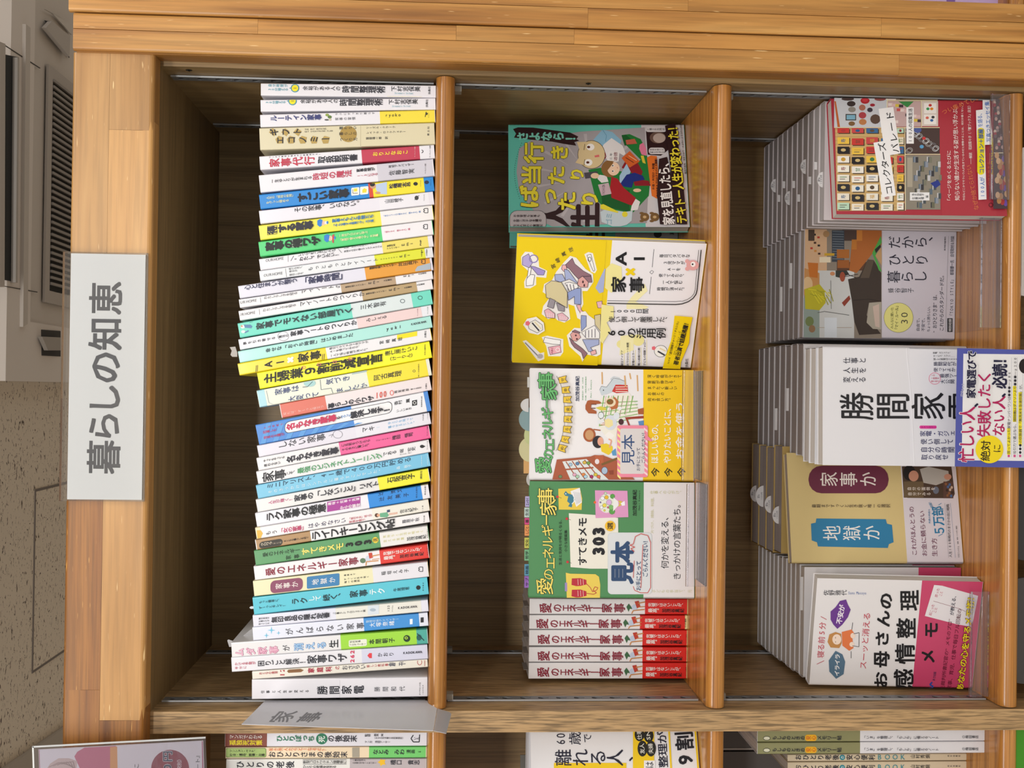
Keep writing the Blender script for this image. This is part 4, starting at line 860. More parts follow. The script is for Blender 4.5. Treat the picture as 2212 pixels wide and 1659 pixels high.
    g.poly([(1000, 890), (1030, 885), (1180, 960), (1170, 972), (1000, 930)], Yc); g.O(1242, 985, 28, 28, Yc)
    g.RR(95, 462, 945, 1158, 75, '3A3438'); g.RR(99, 458, 949, 1154, 72, 'B9B3B6')
    g.V('お金管理も家事も', 130, 400, 1000, 26, DKB, .02); g.V('全部ニガテな主婦の', 130, 415, 1048, 26, DKB, .02); g.V('生まれ変わり奮闘記', 130, 425, 1095, 26, DKB, .02)
    # obi print
    g.poly([(1450, 120), (1660, 120), (1690, 330), (1600, 400), (1470, 390)], DKB); g.O(1570, 220, 80, 58, '6A5248'); g.O(1585, 225, 62, 48, 'B9A79E'); g.RR(1450, 1655, 108, 165, 24, 'D4D0D2'); g.RR(1480, 1640, 320, 385, 28, 'D4D0D2')
    g.V('1億3千万円の', 1460, 1640, 138, 22); g.V('自信を捨てる', 1488, 1630, 340, 18); g.V('決断になりました', 1488, 1635, 366, 16)
    g.poly([(1462, 420), (1500, 398), (1560, 405), (1600, 800), (1560, 828), (1510, 800)], 'E0722A'); g.T('お金・片付け・料理', (1525, 740), (1525, 480), 26, DKB, .02); g.T('すぐできるプロのアドバイス満載！', (1568, 812), (1548, 418), 26, DKB, .02)
    g.poly([(1590, 1090), (1560, 800), (1580, 440), (1660, 420), (1720, 700), (1740, 1090)], DKB); g.poly([(1750, 1090), (1690, 500), (1640, 110), (1740, 85), (1800, 500), (1860, 1090)], DKB)
    g.T('家を見直したら、', (1680, 1095), (1618, 440), 128, 'F2EEEC', .03); g.T('テキトー人生が変わった！', (1808, 1085), (1705, 92), 118, 'EADC3A', .03, (DKB, .07))
    g.T('風呂内亜矢・本多さおり・およねによるコラム収録', (1845, 590), (1792, 95), 22)
def tsh(g, pts, col, oc='F4F2F0', ow=16, lc='4A4048'):
    cxm = sum(p[0] for p in pts) / len(pts); cym = sum(p[1] for p in pts) / len(pts)
    g.poly(pts, col); g.L(pts + pts[:1], 4, lc)
def woman(g, pts_out, parts):
    g.poly(pts_out, 'F2F0EE')
    for p_, c_ in parts: tsh(g, p_, c_)
def ink_ai(g):
    g.poly([(100, 60), (1062, 60), (965, 1400), (100, 1400)], 'F0D208')
    W_ = 'F2F0EE'
    g.poly([(210, 250), (250, 200), (320, 205), (385, 290), (390, 350), (470, 390), (460, 460), (360, 450), (360, 530), (300, 565), (245, 560), (240, 500), (290, 400), (215, 330)], W_)
    tsh(g, [(225, 255), (285, 220), (325, 310), (290, 360), (222, 330)], 'B9ACE0'); tsh(g, [(300, 340), (350, 350), (450, 390), (435, 432), (375, 430)], 'A596D6'); g.ring(335, 270, 46, 42, 10, '8E80C0'); tsh(g, [(262, 480), (290, 425), (345, 430), (330, 530), (262, 540)], 'FAFAFA'); tsh(g, [(285, 355), (312, 360), (300, 430), (270, 460)], 'FAFAFA')
    g.poly([(840, 225), (880, 203), (925, 215), (965, 380), (945, 415), (905, 400)], W_); tsh(g, [(865, 235), (905, 225), (945, 385), (930, 395), (905, 340)], 'F4F4F2'); g.ring(892, 275, 18, 24, 5, '4A4048')
    # woman 1
    g.poly([(425, 600), (440, 520), (520, 480), (560, 400), (640, 300), (700, 240), (760, 260), (850, 370), (925, 420), (930, 500), (870, 590), (820, 590), (830, 720), (790, 800), (830, 890), (770, 860), (740, 740), (680, 720), (700, 870), (640, 905), (570, 880), (540, 850), (480, 870), (415, 820), (430, 740), (500, 650)], W_)
    tsh(g, [(640, 340), (720, 262), (745, 320), (830, 390), (905, 430), (910, 480), (850, 460), (790, 480), (740, 430), (690, 370)], '94707C')
    tsh(g, [(620, 330), (655, 330), (665, 370), (635, 395), (612, 370)], 'F0B8BA'); tsh(g, [(545, 425), (620, 420), (650, 480), (640, 370), (680, 380), (780, 520), (690, 470), (600, 500), (548, 480)], 'A8B4DC')
    tsh(g, [(645, 510), (690, 500), (770, 520), (780, 550), (700, 600), (680, 560)], 'F4F4F4')
    for k_ in range(3): g.L([(665 + k_ * 32, 520), (680 + k_ * 30, 585)], 10, '8A8690')
    tsh(g, [(780, 470), (820, 440), (880, 490), (870, 550), (800, 550), (770, 520)], 'E0A8A4'); tsh(g, [(830, 445), (905, 440), (915, 500), (880, 500)], '94707C'); g.O(825, 495, 8, 14, '4A2A30'); g.O(838, 530, 8, 14, '4A2A30')
    tsh(g, [(672, 600), (760, 560), (805, 560), (805, 720), (740, 715), (740, 640), (680, 680)], '94A4D4'); tsh(g, [(450, 530), (510, 485), (610, 500), (670, 600), (668, 755), (560, 690), (460, 650)], 'D8CCA0')
    tsh(g, [(495, 655), (550, 680), (530, 760), (470, 740)], '9A949C'); tsh(g, [(560, 700), (640, 740), (640, 790), (580, 780)], '9A949C'); tsh(g, [(440, 780), (480, 760), (545, 810), (545, 855), (460, 850)], 'E8B8C4'); tsh(g, [(570, 820), (620, 805), (685, 860), (660, 888), (585, 880)], 'E8B8C4')
    for k_ in range(4): g.L([(470 + k_ * 20, 800 + k_ * 4), (470 + k_ * 20, 850)], 4, 'F6F6F6'); g.L([(600 + k_ * 20, 835 + k_ * 4), (596 + k_ * 20, 882)], 4, 'F6F6F6')
    tsh(g, [(760, 730), (800, 725), (810, 780), (835, 800), (845, 830), (810, 815), (780, 780)], 'F0B8BA')
    # bento, ladle, paper, cards
    g.poly([(230, 920), (270, 860), (360, 840), (435, 900), (445, 980), (380, 1020), (290, 1000)], W_); tsh(g, [(275, 910), (350, 870), (420, 920), (425, 970), (370, 1000), (290, 960)], 'F0EEE4'); g.O(275, 905, 26, 26, 'E8707C', n=5); g.L([(320, 900), (390, 980)], 14, '3A3A44'); g.L([(345, 890), (410, 960)], 10, 'E8D8A8')
    g.poly([(225, 1090), (260, 1080), (400, 1210), (440, 1200), (440, 1270), (380, 1290), (340, 1240)], W_); g.L([(250, 1105), (385, 1245)], 12, '8A8890'); g.O(400, 1240, 30, 24, 'B8B4BA')
    g.poly([(415, 1050), (470, 1035), (630, 1070), (630, 1200), (600, 1240), (480, 1240), (460, 1140)], W_); tsh(g, [(445, 1050), (480, 1060), (545, 1070), (605, 1080), (600, 1125), (530, 1120), (430, 1100)], 'F8F8F8'); tsh(g, [(480, 1150), (600, 1130), (610, 1200), (500, 1225)], 'F0B4C2'); g.H('ABC', 518, 1215, 1150, 26, 'A03050'); g.ring(575, 1175, 22, 20, 5, 'FFFFFF')
    # woman 2
    g.poly([(800, 800), (850, 790), (880, 830), (950, 880), (1000, 820), (1000, 1220), (960, 1240), (860, 1220), (820, 1295), (800, 1240), (690, 1140), (665, 1030), (740, 955), (800, 960)], W_)
    tsh(g, [(808, 830), (860, 835), (860, 940), (810, 990), (805, 900)], '94A4D4'); tsh(g, [(700, 1020), (735, 985), (780, 1000), (805, 1050), (760, 1090), (720, 1080)], 'E0A8A4'); tsh(g, [(690, 1050), (740, 1100), (820, 1160), (870, 1210), (830, 1262), (810, 1200), (740, 1150), (710, 1110)], '94707C'); tsh(g, [(715, 990), (745, 975), (800, 1000), (790, 1010), (740, 1000)], '94707C')
    tsh(g, [(810, 1000), (940, 930), (990, 1000), (990, 1060), (860, 1060)], 'F4F4F4')
    for k_ in range(4): g.L([(850 + k_ * 32, 985 - k_ * 8), (850 + k_ * 32, 1050)], 9, '8A8690')
    tsh(g, [(820, 1070), (985, 1070), (985, 1120), (900, 1150), (930, 1190), (880, 1190)], 'A8B4DC'); tsh(g, [(940, 830), (1000, 820), (1000, 990), (945, 920)], 'D8CCA0'); tsh(g, [(900, 1190), (950, 1170), (960, 1210), (910, 1225)], 'F0B8BA'); g.O(755, 1030, 9, 9, '4A2A30'); g.O(765, 1065, 9, 9, '4A2A30')
    g.poly([(950, 560), (1040, 370), (1050, 370), (1030, 600), (990, 615)], 'A8B4DC'); tsh(g, [(960, 700), (1015, 690), (1020, 760), (975, 760)], 'E8B8C4')
    # ghost shapes on the white part
    g.poly([(1055, 370), (1110, 315), (1210, 350), (1215, 480), (1110, 610), (1045, 560)], 'F0E89E'); g.poly([(1310, 650), (1440, 520), (1470, 590), (1350, 700), (1480, 750), (1450, 770), (1260, 770), (1260, 720)], 'F3EDB8'); g.poly([(1010, 720), (1130, 740), (1130, 850), (1060, 900), (1100, 980), (1020, 1110), (995, 1080)], 'F0E89E')
    g.O(1205, 1120, 44, 40, 'F0E89E'); g.O(1375, 1080, 60, 58, 'F0E89E'); g.poly([(1200, 1040), (1330, 1020), (1330, 1180), (1190, 1230)], 'F3EDB8')
    for a_, b_ in (((1178, 400), (1220, 300)),): pass
    g.V('宮崎真理', 500, 745, 270, 40) if False else None
    for ch, x_, y_ in (('宮', 528, 345), ('崎', 572, 285), ('真', 632, 222), ('理', 705, 182)): g.T(ch, (x_ + 12, y_ + 20), (x_ - 8, y_ - 24), 46, TXT, .01)
    g.H('A', 1205, 335, 205, 150, '16161A', .03); g.H('I', 1385, 335, 205, 150, '16161A', .03); g.H('×', 1298, 470, 330, 190, 'F0D208', .05); g.H('家', 1180, 605, 445, 155, '16161A', .03); g.H('事', 1360, 605, 450, 155, '16161A', .03)
    g.L([(1532, 175), (1515, 355)], 4, TXT); g.L([(1505, 450), (1488, 622)], 4, TXT); g.L([(1490, 405), (1510, 385), (1530, 400), (1510, 422), (1490, 405)], 3, TXT)
    for i, (t_, x_, y_, y2) in enumerate((('毎日バタバタな', 0, 0, 0),)): pass
    for x0_, x1_, y_, t_ in ((1585, 1890, 242, '毎日バタバタな'), (1625, 1840, 310, '３児ママが'), (1660, 1795, 376, 'AIを'), (1580, 1855, 437, '使ってみたら、'), (1605, 1815, 505, '一人で悩む'), (1560, 1860, 570, '時間が消えた。')): g.V(t_, x0_, x1_, y_, 36)
    pts = [(1068, 710), (1745, 722)] + [(1745 + 215 * math.sin(a_), 722 - 150 + 150 * math.cos(a_) - 0) for a_ in [k_ * .314 for k_ in range(1, 6)]] + [(2000, 178)]
    g.L(pts, 9, '16161A'); pts2 = [(1068, 687), (1745, 697)] + [(1745 + 195 * math.sin(a_), 572 + 125 * math.cos(a_)) for a_ in [k_ * .314 for k_ in range(1, 6)]] + [(1975, 178)]; g.L(pts2, 4, '16161A')
    g.O(1915, 330, 62, 50, 'E4A8A8'); g.O(1860, 290, 20, 20, 'E4A8A8'); g.O(1862, 365, 22, 20, 'E4A8A8'); g.O(1920, 320, 24, 26, 'F8F4F4'); g.O(1915, 320, 9, 9, '16161A')
    g.V('1000日間', 1090, 1480, 792, 52); g.V('使い倒して厳選した、', 1080, 1700, 870, 62, '16161A', .01); g.V('60の活用例', 1060, 1650, 1005, 112, '16161A', .015)
    for i, t_ in enumerate(('献立アイデア', 'おでかけルート検索', '家電のエラー', '購入候補の比較', '子どもの宿題フォロー')):
        x_ = 1215 + i * 56; g.H(t_, x_, 1335, 1335 - len(t_) * 26, 26); g.L([(x_ + 22, 1335), (x_ + 22, 1335 - len(t_) * 26)], 3, 'E8D860')
    g.O(1600, 1190, 66, 60, 'F6F6F2'); g.ring(1600, 1190, 66, 60, 4, '16161A'); g.O(1530, 1160, 22, 22, 'E8707C', n=5); g.L([(1570, 1190), (1640, 1230)], 16, '3A3A44'); g.L([(1590, 1160), (1650, 1190)], 12, 'E8D8A8')
    g.poly([(1735, 830), (1915, 845), (1890, 950), (1880, 1100), (1800, 1290), (1790, 1380), (1615, 1370), (1640, 1250), (1700, 1080), (1725, 920)], 'F2D400')
    g.T('NHK「週刊情報チャージ!チルシル」', (1672, 1310), (1768, 870), 28); g.T('日テレ「DayDay.」に', (1735, 1220), (1785, 980), 28); g.T('著者出演で話題沸騰！', (1745, 1320), (1858, 875), 54, '16161A', .03)
    g.H('扶桑社', 1855, 1345, 1255, 36)
def flag(g, x, y, ch, rot=0):
    c_, s_ = math.cos(rot), math.sin(rot); f_ = lambda a, b: (x + a * c_ - b * s_, y + a * s_ + b * c_)
    g.poly([f_(-42, -30), f_(42, -34), f_(22, 0), f_(42, 34), f_(-42, 30)], 'E8C43A'); g.L([f_(-42, -30), f_(42, -34), f_(22, 0), f_(42, 34), f_(-42, 30), f_(-42, -30)], 4, '2A2A30'); g.H(ch, x - 5, y + 20, y - 20, 36)
def ink_yel(g):
    YEL = 'F0C808'
    for i, ch in enumerate('愛のエネルギー家事'):
        xy = ((430, 1035), (480, 930), (492, 832), (475, 725), (470, 625), (470, 520), (465, 415), (485, 310), (455, 195))[i]; s_ = 175 if i in (0, 7, 8) else 125
        g.H(ch, xy[0], xy[1] + s_ * .48, xy[1] - s_ * .48, s_, '3A8A4A', .025, ('1A3A20', .04)); g.H(ch, xy[0], xy[1] + s_ * .48, xy[1] - s_ * .48, s_, '6ABA70', .005)
    g.L([(560, 150), (600, 230), (630, 330), (640, 480), (638, 640), (615, 760), (555, 895)], 4, '2A2A30')
    for ch, x_, y_, r_ in (('と', 625, 188, -.2), ('幸', 655, 290, -.1), ('と', 670, 385, 0), ('金', 678, 482, 0), ('お', 675, 580, .05), ('る', 668, 680, .1), ('ぐ', 650, 780, .2), ('め', 620, 868, .3)): flag(g, x_, y_, ch if ch != 'と' or y_ > 300 else 'せ', r_)
    g.H('加茂谷真紀', 770, 400, 150, 42, '25355A', .02); g.H('ENERGY OF LOVE', 823, 390, 160, 16, '3A9A5A'); g.H('FOR HOUSEWORK', 853, 395, 150, 16, '3A9A5A'); g.H('by', 880, 292, 272, 14, '3A9A5A'); g.H('Maki Kamoya', 905, 365, 185, 18, '3A9A5A')
    # table with check cloth
    g.poly([(975, 470), (1000, 370), (1200, 330), (1290, 320), (1375, 470), (1380, 560), (1240, 560), (1200, 640), (1165, 700), (1150, 820), (1060, 760), (980, 650)], 'EDEBE0')
    for k_ in range(7): g.L([(990 + k_ * 50, 640 - k_ * 22), (1035 + k_ * 48, 345)], 9, '7AB058'); 
    for k_ in range(6): g.L([(985, 420 + k_ * 45), (1370, 400 + k_ * 32)], 7, '7AB058')
    for k_ in range(5): g.L([(1010 + k_ * 60, 620 - k_ * 20), (1055 + k_ * 58, 345)], 4, 'D89AB0')
    g.poly([(1105, 400), (1140, 355), (1180, 400), (1170, 470), (1110, 485), (1085, 440)], 'B86A3A'); g.O(1100, 410, 52, 45, 'E8D8B8'); g.O(1095, 405, 34, 28, '8A5A28'); g.O(1085, 395, 10, 10, '5A7A2A'); g.O(1100, 612, 62, 75, 'D4DCE8'); g.poly([(1040, 590), (1075, 570), (1120, 590), (1125, 640), (1080, 665), (1045, 645)], 'EEE0A0')
    for k_ in range(4): g.L([(1000, 580 + k_ * 18), (1045, 582 + k_ * 18)], 5, 'D06A5A')
    g.O(1205, 605, 26, 30, '4A2028'); g.O(1005, 540, 30, 34, 'E4ECF0'); g.ring(1005, 540, 30, 34, 4, '3A3A44'); g.poly([(950, 465), (1000, 450), (1055, 465), (1055, 490), (1000, 490)], 'D8CC4A'); g.O(1190, 470, 22, 20, 'E8ECF0'); g.poly([(970, 590), (1030, 570), (1040, 610), (975, 630)], 'E4E8EC'); g.O(1160, 545, 30, 36, 'DCE4EC')
    # chairs
    g.poly([(850, 440), (870, 395), (900, 388), (980, 395), (1005, 410), (1000, 425), (910, 430), (905, 470), (960, 500), (960, 525), (880, 520), (850, 480)], 'A85A30'); g.L([(905, 430), (960, 430)], 8, '6A3018'); g.L([(905, 470), (950, 470)], 8, '6A3018')
    g.ring(890, 735, 62, 70, 22, 'A85A30'); g.O(890, 735, 42, 50, 'C8986A'); g.L([(930, 680), (1000, 690)], 12, 'A85A30')
    g.poly([(1240, 560), (1430, 545), (1430, 570), (1260, 580)], '9A3A2A'); g.poly([(1245, 560), (1262, 560), (1300, 650), (1280, 650)], '9A3A2A'); g.poly([(1375, 600), (1432, 590), (1432, 640), (1385, 640)], '5A8AC0'); g.poly([(1370, 480), (1430, 465), (1430, 530), (1375, 530)], 'A85A30')
    g.poly([(1115, 250), (1160, 232), (1270, 240), (1275, 310), (1160, 320), (1110, 300)], 'C83A34')
    for k_ in range(3): g.L([(1150, 258 + k_ * 22), (1270, 256 + k_ * 24)], 7, 'F0E4D8')
    # dog
    g.poly([(990, 290), (1010, 250), (1060, 260), (1130, 170), (1190, 180), (1240, 200), (1235, 235), (1150, 235), (1110, 310), (1060, 330), (1010, 340)], 'C9D4DC'); g.L([(1190, 170), (1130, 155), (1100, 180), (1130, 200)], 9, 'C9D4DC'); g.L([(990, 290), (1010, 250), (1060, 260), (1130, 170), (1190, 180), (1240, 200)], 3, '4A5A64'); g.O(1030, 290, 6, 6, '2A2A30')
    for a_, b_, c_, d_ in ((1015, 110, 1018, 230), (1240, 145, 1250, 260), (1290, 120, 1302, 180), (1365, 140, 1372, 300)): g.L([(a_, b_), (c_, d_)], 12, 'D8A868')
    # reader
    g.O(975, 805, 55, 62, '25222A'); g.O(1000, 800, 30, 44, 'E4A890'); g.poly([(1000, 830), (1060, 820), (1120, 850), (1120, 900), (1080, 935), (1010, 900)], 'E8CC2A'); g.poly([(1110, 900), (1150, 870), (1160, 940), (1120, 940)], '5A9AC8'); g.poly([(1040, 740), (1085, 700), (1140, 740), (1100, 790)], 'F2F0EC'); g.L([(1090, 860), (1110, 790), (1080, 775)], 14, 'E4A890')
    # cabinet
    BR_ = 'A8583A'; g.poly([(565, 980), (900, 950), (940, 935), (1030, 940), (1160, 990), (1340, 1180), (520, 1180)], BR_); g.poly([(620, 1000), (860, 975), (1080, 1180), (700, 1180)], 'DDE4E4'); g.L([(640, 1080), (930, 1060)], 16, BR_)
    for k_ in range(4): g.L([(655 + k_ * 62, 1000 - k_ * 5), (770 + k_ * 75, 1175)], 10, BR_)
    for i, (x_, y_, c_) in enumerate(((700, 1030, 'A8C4DC'), (770, 1020, '5A84B0'), (840, 1010, 'D8B84A'), (880, 1015, '7AA04A'), (740, 1130, 'E0A8C0'), (770, 1150, 'A8CCB0'), (830, 1130, 'E08A4A'), (850, 1150, 'A8D0E4'), (910, 1150, 'A02A60'), (950, 1130, 'D8C43A'), (980, 1150, 'E0704A'), (600, 1150, '6A8A5A'))): g.O(x_, y_, 20, 18, c_); g.ring(x_, y_, 20, 18, 3, '3A2A28')
    g.poly([(940, 940), (1030, 935), (1030, 1020), (960, 1020)], 'B8603C'); g.O(965, 1000, 22, 26, 'E8E0E4'); g.L([(1010, 1030), (1165, 970)], 22, '7A5A2A'); g.O(1040, 1090, 32, 38, 'A8C0D8'); g.ring(1040, 1090, 32, 38, 4, '3A4A6A'); g.poly([(1080, 1090), (1130, 1085), (1130, 1130), (1090, 1130)], '8A4028')
    # yellow band print
    for i, (t_, n_) in enumerate((('深く呼吸ができて', 8), ('背筋が伸びる、', 7), ('まったく新しい', 7), ('お金との', 4), ('向き合い方。', 6))): g.V(t_, 1465, 1465 + n_ * 43, 152 + i * 58, 34, '4A3C10')
    g.H('ほしいもの、', 1540, 1020, 585, 84, 'F4F0E8', .02); g.H('やりたいことに、', 1665, 1020, 430, 84, 'F4F0E8', .02); g.H('お金を使う', 1790, 985, 395, 88, 'F4F0E8', .02)
    for x_ in (1545, 1675, 1805): g.H('今', x_, 1150, 1060, 86, '2A2410', .015)
    # sample sticker
    g.RR(1165, 1470, 640, 1155, 20, 'EE8CA4')
    for k_ in range(9): g.poly([(1168, 660 + k_ * 58), (1200, 690 + k_ * 58), (1200, 715 + k_ * 58), (1168, 685 + k_ * 58)], 'F4E890'); g.poly([(1430, 660 + k_ * 54), (1468, 690 + k_ * 54), (1468, 712 + k_ * 54), (1430, 682 + k_ * 54)], 'F6D8DC')
    g.poly([(1440, 720), (1520, 795), (1500, 800), (1440, 775)], 'EE8CA4'); g.RR(1195, 1435, 672, 1122, 18, 'DAD6D6')
    g.H('見本', 1272, 1035, 730, 140, '2A4A7C', .01); g.H('お手にとって', 1375, 1095, 860, 40, '1E2A5A', .01); g.H('ごらんください！', 1425, 1020, 690, 42, '1E2A5A', .01)
def ink_green(g):
    for i, ch in enumerate('愛のエネルギー家事'):
        xy = ((445, 1135), (480, 1015), (500, 905), (478, 805), (472, 700), (470, 580), (462, 475), (480, 350), (455, 240))[i]; s_ = 180 if i in (0, 7, 8) else 125
        g.H(ch, xy[0], xy[1] + s_ * .48, xy[1] - s_ * .48, s_, '1E3A1E', .035); g.H(ch, xy[0], xy[1] + s_ * .48, xy[1] - s_ * .48, s_, 'F2DE6A', .008)
    g.H('生活と気持ちが明るくなる、', 600, 925, 450, 32, '16281A', .01); g.H('小さな提案集', 655, 795, 575, 32, '16281A', .01)
    g.poly([(580, 165), (795, 155), (818, 260), (812, 375), (585, 372)], 'E4C84A'); g.poly([(700, 190), (795, 155), (815, 300), (760, 345), (735, 280)], 'ECECEE')
    for k_ in range(5): g.L([(735 + k_ * 16, 195 + k_ * 2), (765 + k_ * 10, 320 - k_ * 6)], 3, '8A8A92')
    g.poly([(635, 215), (655, 187), (675, 210), (720, 225), (745, 275), (720, 320), (715, 350), (678, 340), (695, 312), (668, 290), (680, 240), (650, 235)], '3C7E94'); g.L([(735, 260), (738, 290), (715, 318)], 8, 'E8F0F0'); g.O(655, 215, 6, 6, 'E8F0F0')
    g.poly([(945, 180), (1268, 185), (1278, 445), (952, 455)], 'DC9AC6'); g.O(1060, 310, 78, 95, 'E4E8DC')
    for x_, y_, c_, r_ in ((1060, 250, 'E8B830', 22), (1040, 330, 'E8D850', 22), (1085, 300, 'D8B0E0', 30), (1020, 260, 'F0F0F8', 22), (1010, 350, 'F0F0F8', 18), (1075, 350, 'D04A8A', 12), (1120, 240, '5AA04A', 26), (1115, 390, '5AA04A', 32), (1105, 350, '7ABA6A', 26), (1040, 380, 'E8D850', 12), (1000, 300, '8A6AB0', 10), (1050, 210, 'C8D8C0', 16)): g.O(x_, y_, r_, r_, c_, n=8); g.ring(x_, y_, r_, r_, 3, '6A7A5A', n=8)
    g.poly([(1130, 250), (1175, 290), (1180, 330), (1125, 390)], 'ECECEC'); g.poly([(1175, 280), (1215, 290), (1205, 330), (1175, 345), (1190, 310)], 'D8C04A'); g.poly([(1200, 310), (1240, 285), (1245, 330), (1215, 335)], 'F2F0F4')
    g.H('加茂谷真紀', 1340, 435, 175, 44, '14281A', .02); g.H('Maki Kamoya', 1385, 380, 180, 20, '14281A')
    g.poly([(685, 408), (800, 415), (945, 425), (1175, 455), (1180, 870), (1130, 960), (900, 960), (702, 945), (695, 700)], 'EAE8DC'); g.poly([(945, 180), (1268, 185), (1278, 445), (952, 455)], 'DC9AC6') if False else None
    g.poly([(948, 425), (1274, 425), (1278, 447), (952, 457)], 'DC9AC6')
    for x_, y_ in ((572, 245), (665, 463), (672, 893)): g.L([(x_, y_), (x_ + 40, y_ + 12)], 4, '5A4A4A'); g.O(x_, y_, 13, 13, 'C8303A')
    g.O(945, 300, 13, 13, 'E8642A'); g.H('すてきメモ', 820, 930, 450, 98, '16161C', .025); g.H('303', 980, 835, 540, 150, '16161C', .07); g.O(1095, 535, 52, 52, 'F0BE2A'); g.H('選', 1095, 570, 500, 60, '2A2410', .02)
    g.poly([(655, 1000), (700, 1010), (950, 1015), (985, 1040), (998, 1120), (995, 1250), (665, 1250)], 'E8CE5A'); g.poly([(645, 1100), (668, 1098), (670, 1185), (645, 1185)], '9A8AC0')
    for y_ in (1092, 1205): 
        g.poly([(715, y_ - 35), (800, y_ - 38), (860, y_ - 20), (862, y_ + 25), (800, y_ + 40), (760, y_ + 42), (712, y_ + 30)], 'B8283A')
        for k_ in range(3): g.L([(775 + k_ * 26, y_ - 28), (778 + k_ * 26, y_ + 30)], 4, 'F0DCD0')
    g.L([(862, 1110), (900, 1150), (920, 1190), (960, 1175), (975, 1150), (945, 1140), (925, 1175), (960, 1200), (930, 1215), (862, 1205)], 6, 'B8283A')
    # band print
    g.H('何かを変える、', 1640, 960, 400, 84, '1E1E26', 0); g.H('きっかけの言葉たち。', 1760, 1075, 275, 84, '1E1E26', 0); g.V('仕事への心がけ、', 1490, 1830, 200, 34, 'C9C7A0'); g.H('片づけ、掃除、料理、', 1515, 610, 225, 34, 'D0CEAC'); g.V('子どもの手当て、元', 1510, 1910, 1185, 34, 'D0CEAC')
    # clear sticker with sample mark
    g.RR(1072, 1512, 600, 1215, 40, 'C8D2D4'); g.RR(1076, 1508, 604, 1211, 38, 'D9DEE2')
    g.H('見本', 1215, 1110, 690, 230, '2C4A72', .045); g.H('お手にとって', 1378, 1180, 880, 56, '2C4A72', .015); g.H('ごらんください！', 1445, 1045, 655, 56, '2C4A72', .015)
    pts = [(1325, 1135), (1340, 1175), (1400, 1200), (1470, 1200), (1498, 1150), (1498, 700), (1470, 630), (1400, 612), (1345, 640), (1325, 715), (1290, 725), (1340, 745), (1300, 760), (1335, 790)]; g.L(pts, 7, 'C8504A'); g.L([(1400, 1150), (1420, 720)], 6, 'C8504A'); g.L([(1325, 1050), (1335, 880)], 6, 'C8504A')
G2 = 'books on the middle shelf'
manga = face_book('book', 'mint green comic style paperback with large yellow lettering, right end of the middle shelf', G2, 'm', (1900, 1108), (1840, 80), (70, 1190), (100, 110), Z2, .015, '62BFAE', ink_manga, (1428, 1905, 'D2CED2'), 'R', 3)
mb2 = face_book('book', 'second mint green comic style paperback, half hidden behind its tilted copy', G2, 'm', (1776, 1325), (1776, 420), (92, 1330), (92, 420), Z2 + .0, .015, '5DB8A8', lambda g: (g.H('生', 950, 1250, 1040, 200, '1A1A1E', .04), g.O(1380, 1180, 110, 60, 'A9AEB0'), g.O(1570, 1180, 40, 34, '2A2A2E'), g.H('真', 1710, 1190, 1130, 50)), (1150, 1832, 'A3A5A8'), 'R', 1.0, w=.145, h=.212)
ai = face_book('book', 'yellow and white book with two cartoon women, standing turned on the middle shelf', G2, 'n', (1905, 1368), (2068, 122), (120, 1370), (165, 85), Z2, .011, 'F0D208', ink_ai, (1060, 2075, 'EDEBF0'), 'L', 2.5)
ai2 = face_book('book', 'pale mint edged book just visible behind the yellow and white one', G2, 'n', (1790, 1345), (1955, 98), (112, 1345), (155, 78), Z2, .010, 'B9DCD8', None, None, 'L', 1.5, w=.148, h=.209)
yel = face_book('book', 'white sample book with a painted dining scene and broad yellow band on the middle shelf', G2, 'o', (1935, 1200), (1935, 90), (290, 1178), (298, 82), Z2, .016, 'ECEBEE', ink_yel, (1425, 1940, 'F0C808'), 'L', 1.5)
grn = face_book('book', 'green sample book with pinned notes printed and white band on the middle shelf', G2, 'p', (1942, 1262), (1942, 105), (290, 1248), (290, 85), Z2, .016, '4E8C58', ink_green, (1430, 1945, 'E2E0E2'), 'L', 1.2)
# sticky tabs on the green sample book
tabs = [(240, 345, 'B4ACD8', 250), (352, 450, 'BFD4CC', 242), (456, 520, 'D84A8A', 245), (524, 632, 'E89A5A', 245), (652, 755, 'C9C85A', 243), (770, 880, '7AB88A', 243), (915, 1030, '5A9AB8', 243), (1035, 1150, '9A6AC0', 243)]
def tabs_on(book, crop, data, yoff, txts):
    inv = book.matrix_world.inverted(); cx, cy, cs = CR[crop]; h_ = book['_h']
    for i, (y0_, y1_, c_, x_) in enumerate(data):
        def mp(X, Y, d=yoff + i * .0007):
            p0 = inv @ C0; p1 = inv @ (C0 + ray(cx + X * cs, cy + Y * cs)); k_ = (d - p0.y) / (p1.y - p0.y); return p0 + (p1 - p0) * k_
        a = mp(x_, y1_); b_ = mp(x_, y0_); b = MB(); b.box((min(a.x, b_.x), yoff + i * .0007, h_ - .012), (max(a.x, b_.x), yoff + i * .0007 + .0003, max(a.z, h_ + .003)), M(c_, .6)); t_ = b.build('page_tab', book)
        g = Ink(lambda X, Y: (mp((X - cx) / cs, (Y - cy) / cs).x, mp((X - cx) / cs, (Y - cy) / cs).z), CR[crop], base=0, sgn=-1)
        g.base = -(yoff + i * .0007) + .0003
        g.H(txts[i], (x_ + 290) / 2 + 2, y1_ - 14, y0_ + 14, 34); g.mb.build('tab_print', t_)
tabs_on(grn, 'p', tabs, .004, ['エッセイ', '生活', '暮', 'しごと', '文化', '哲学', '映画', 'サブ'])
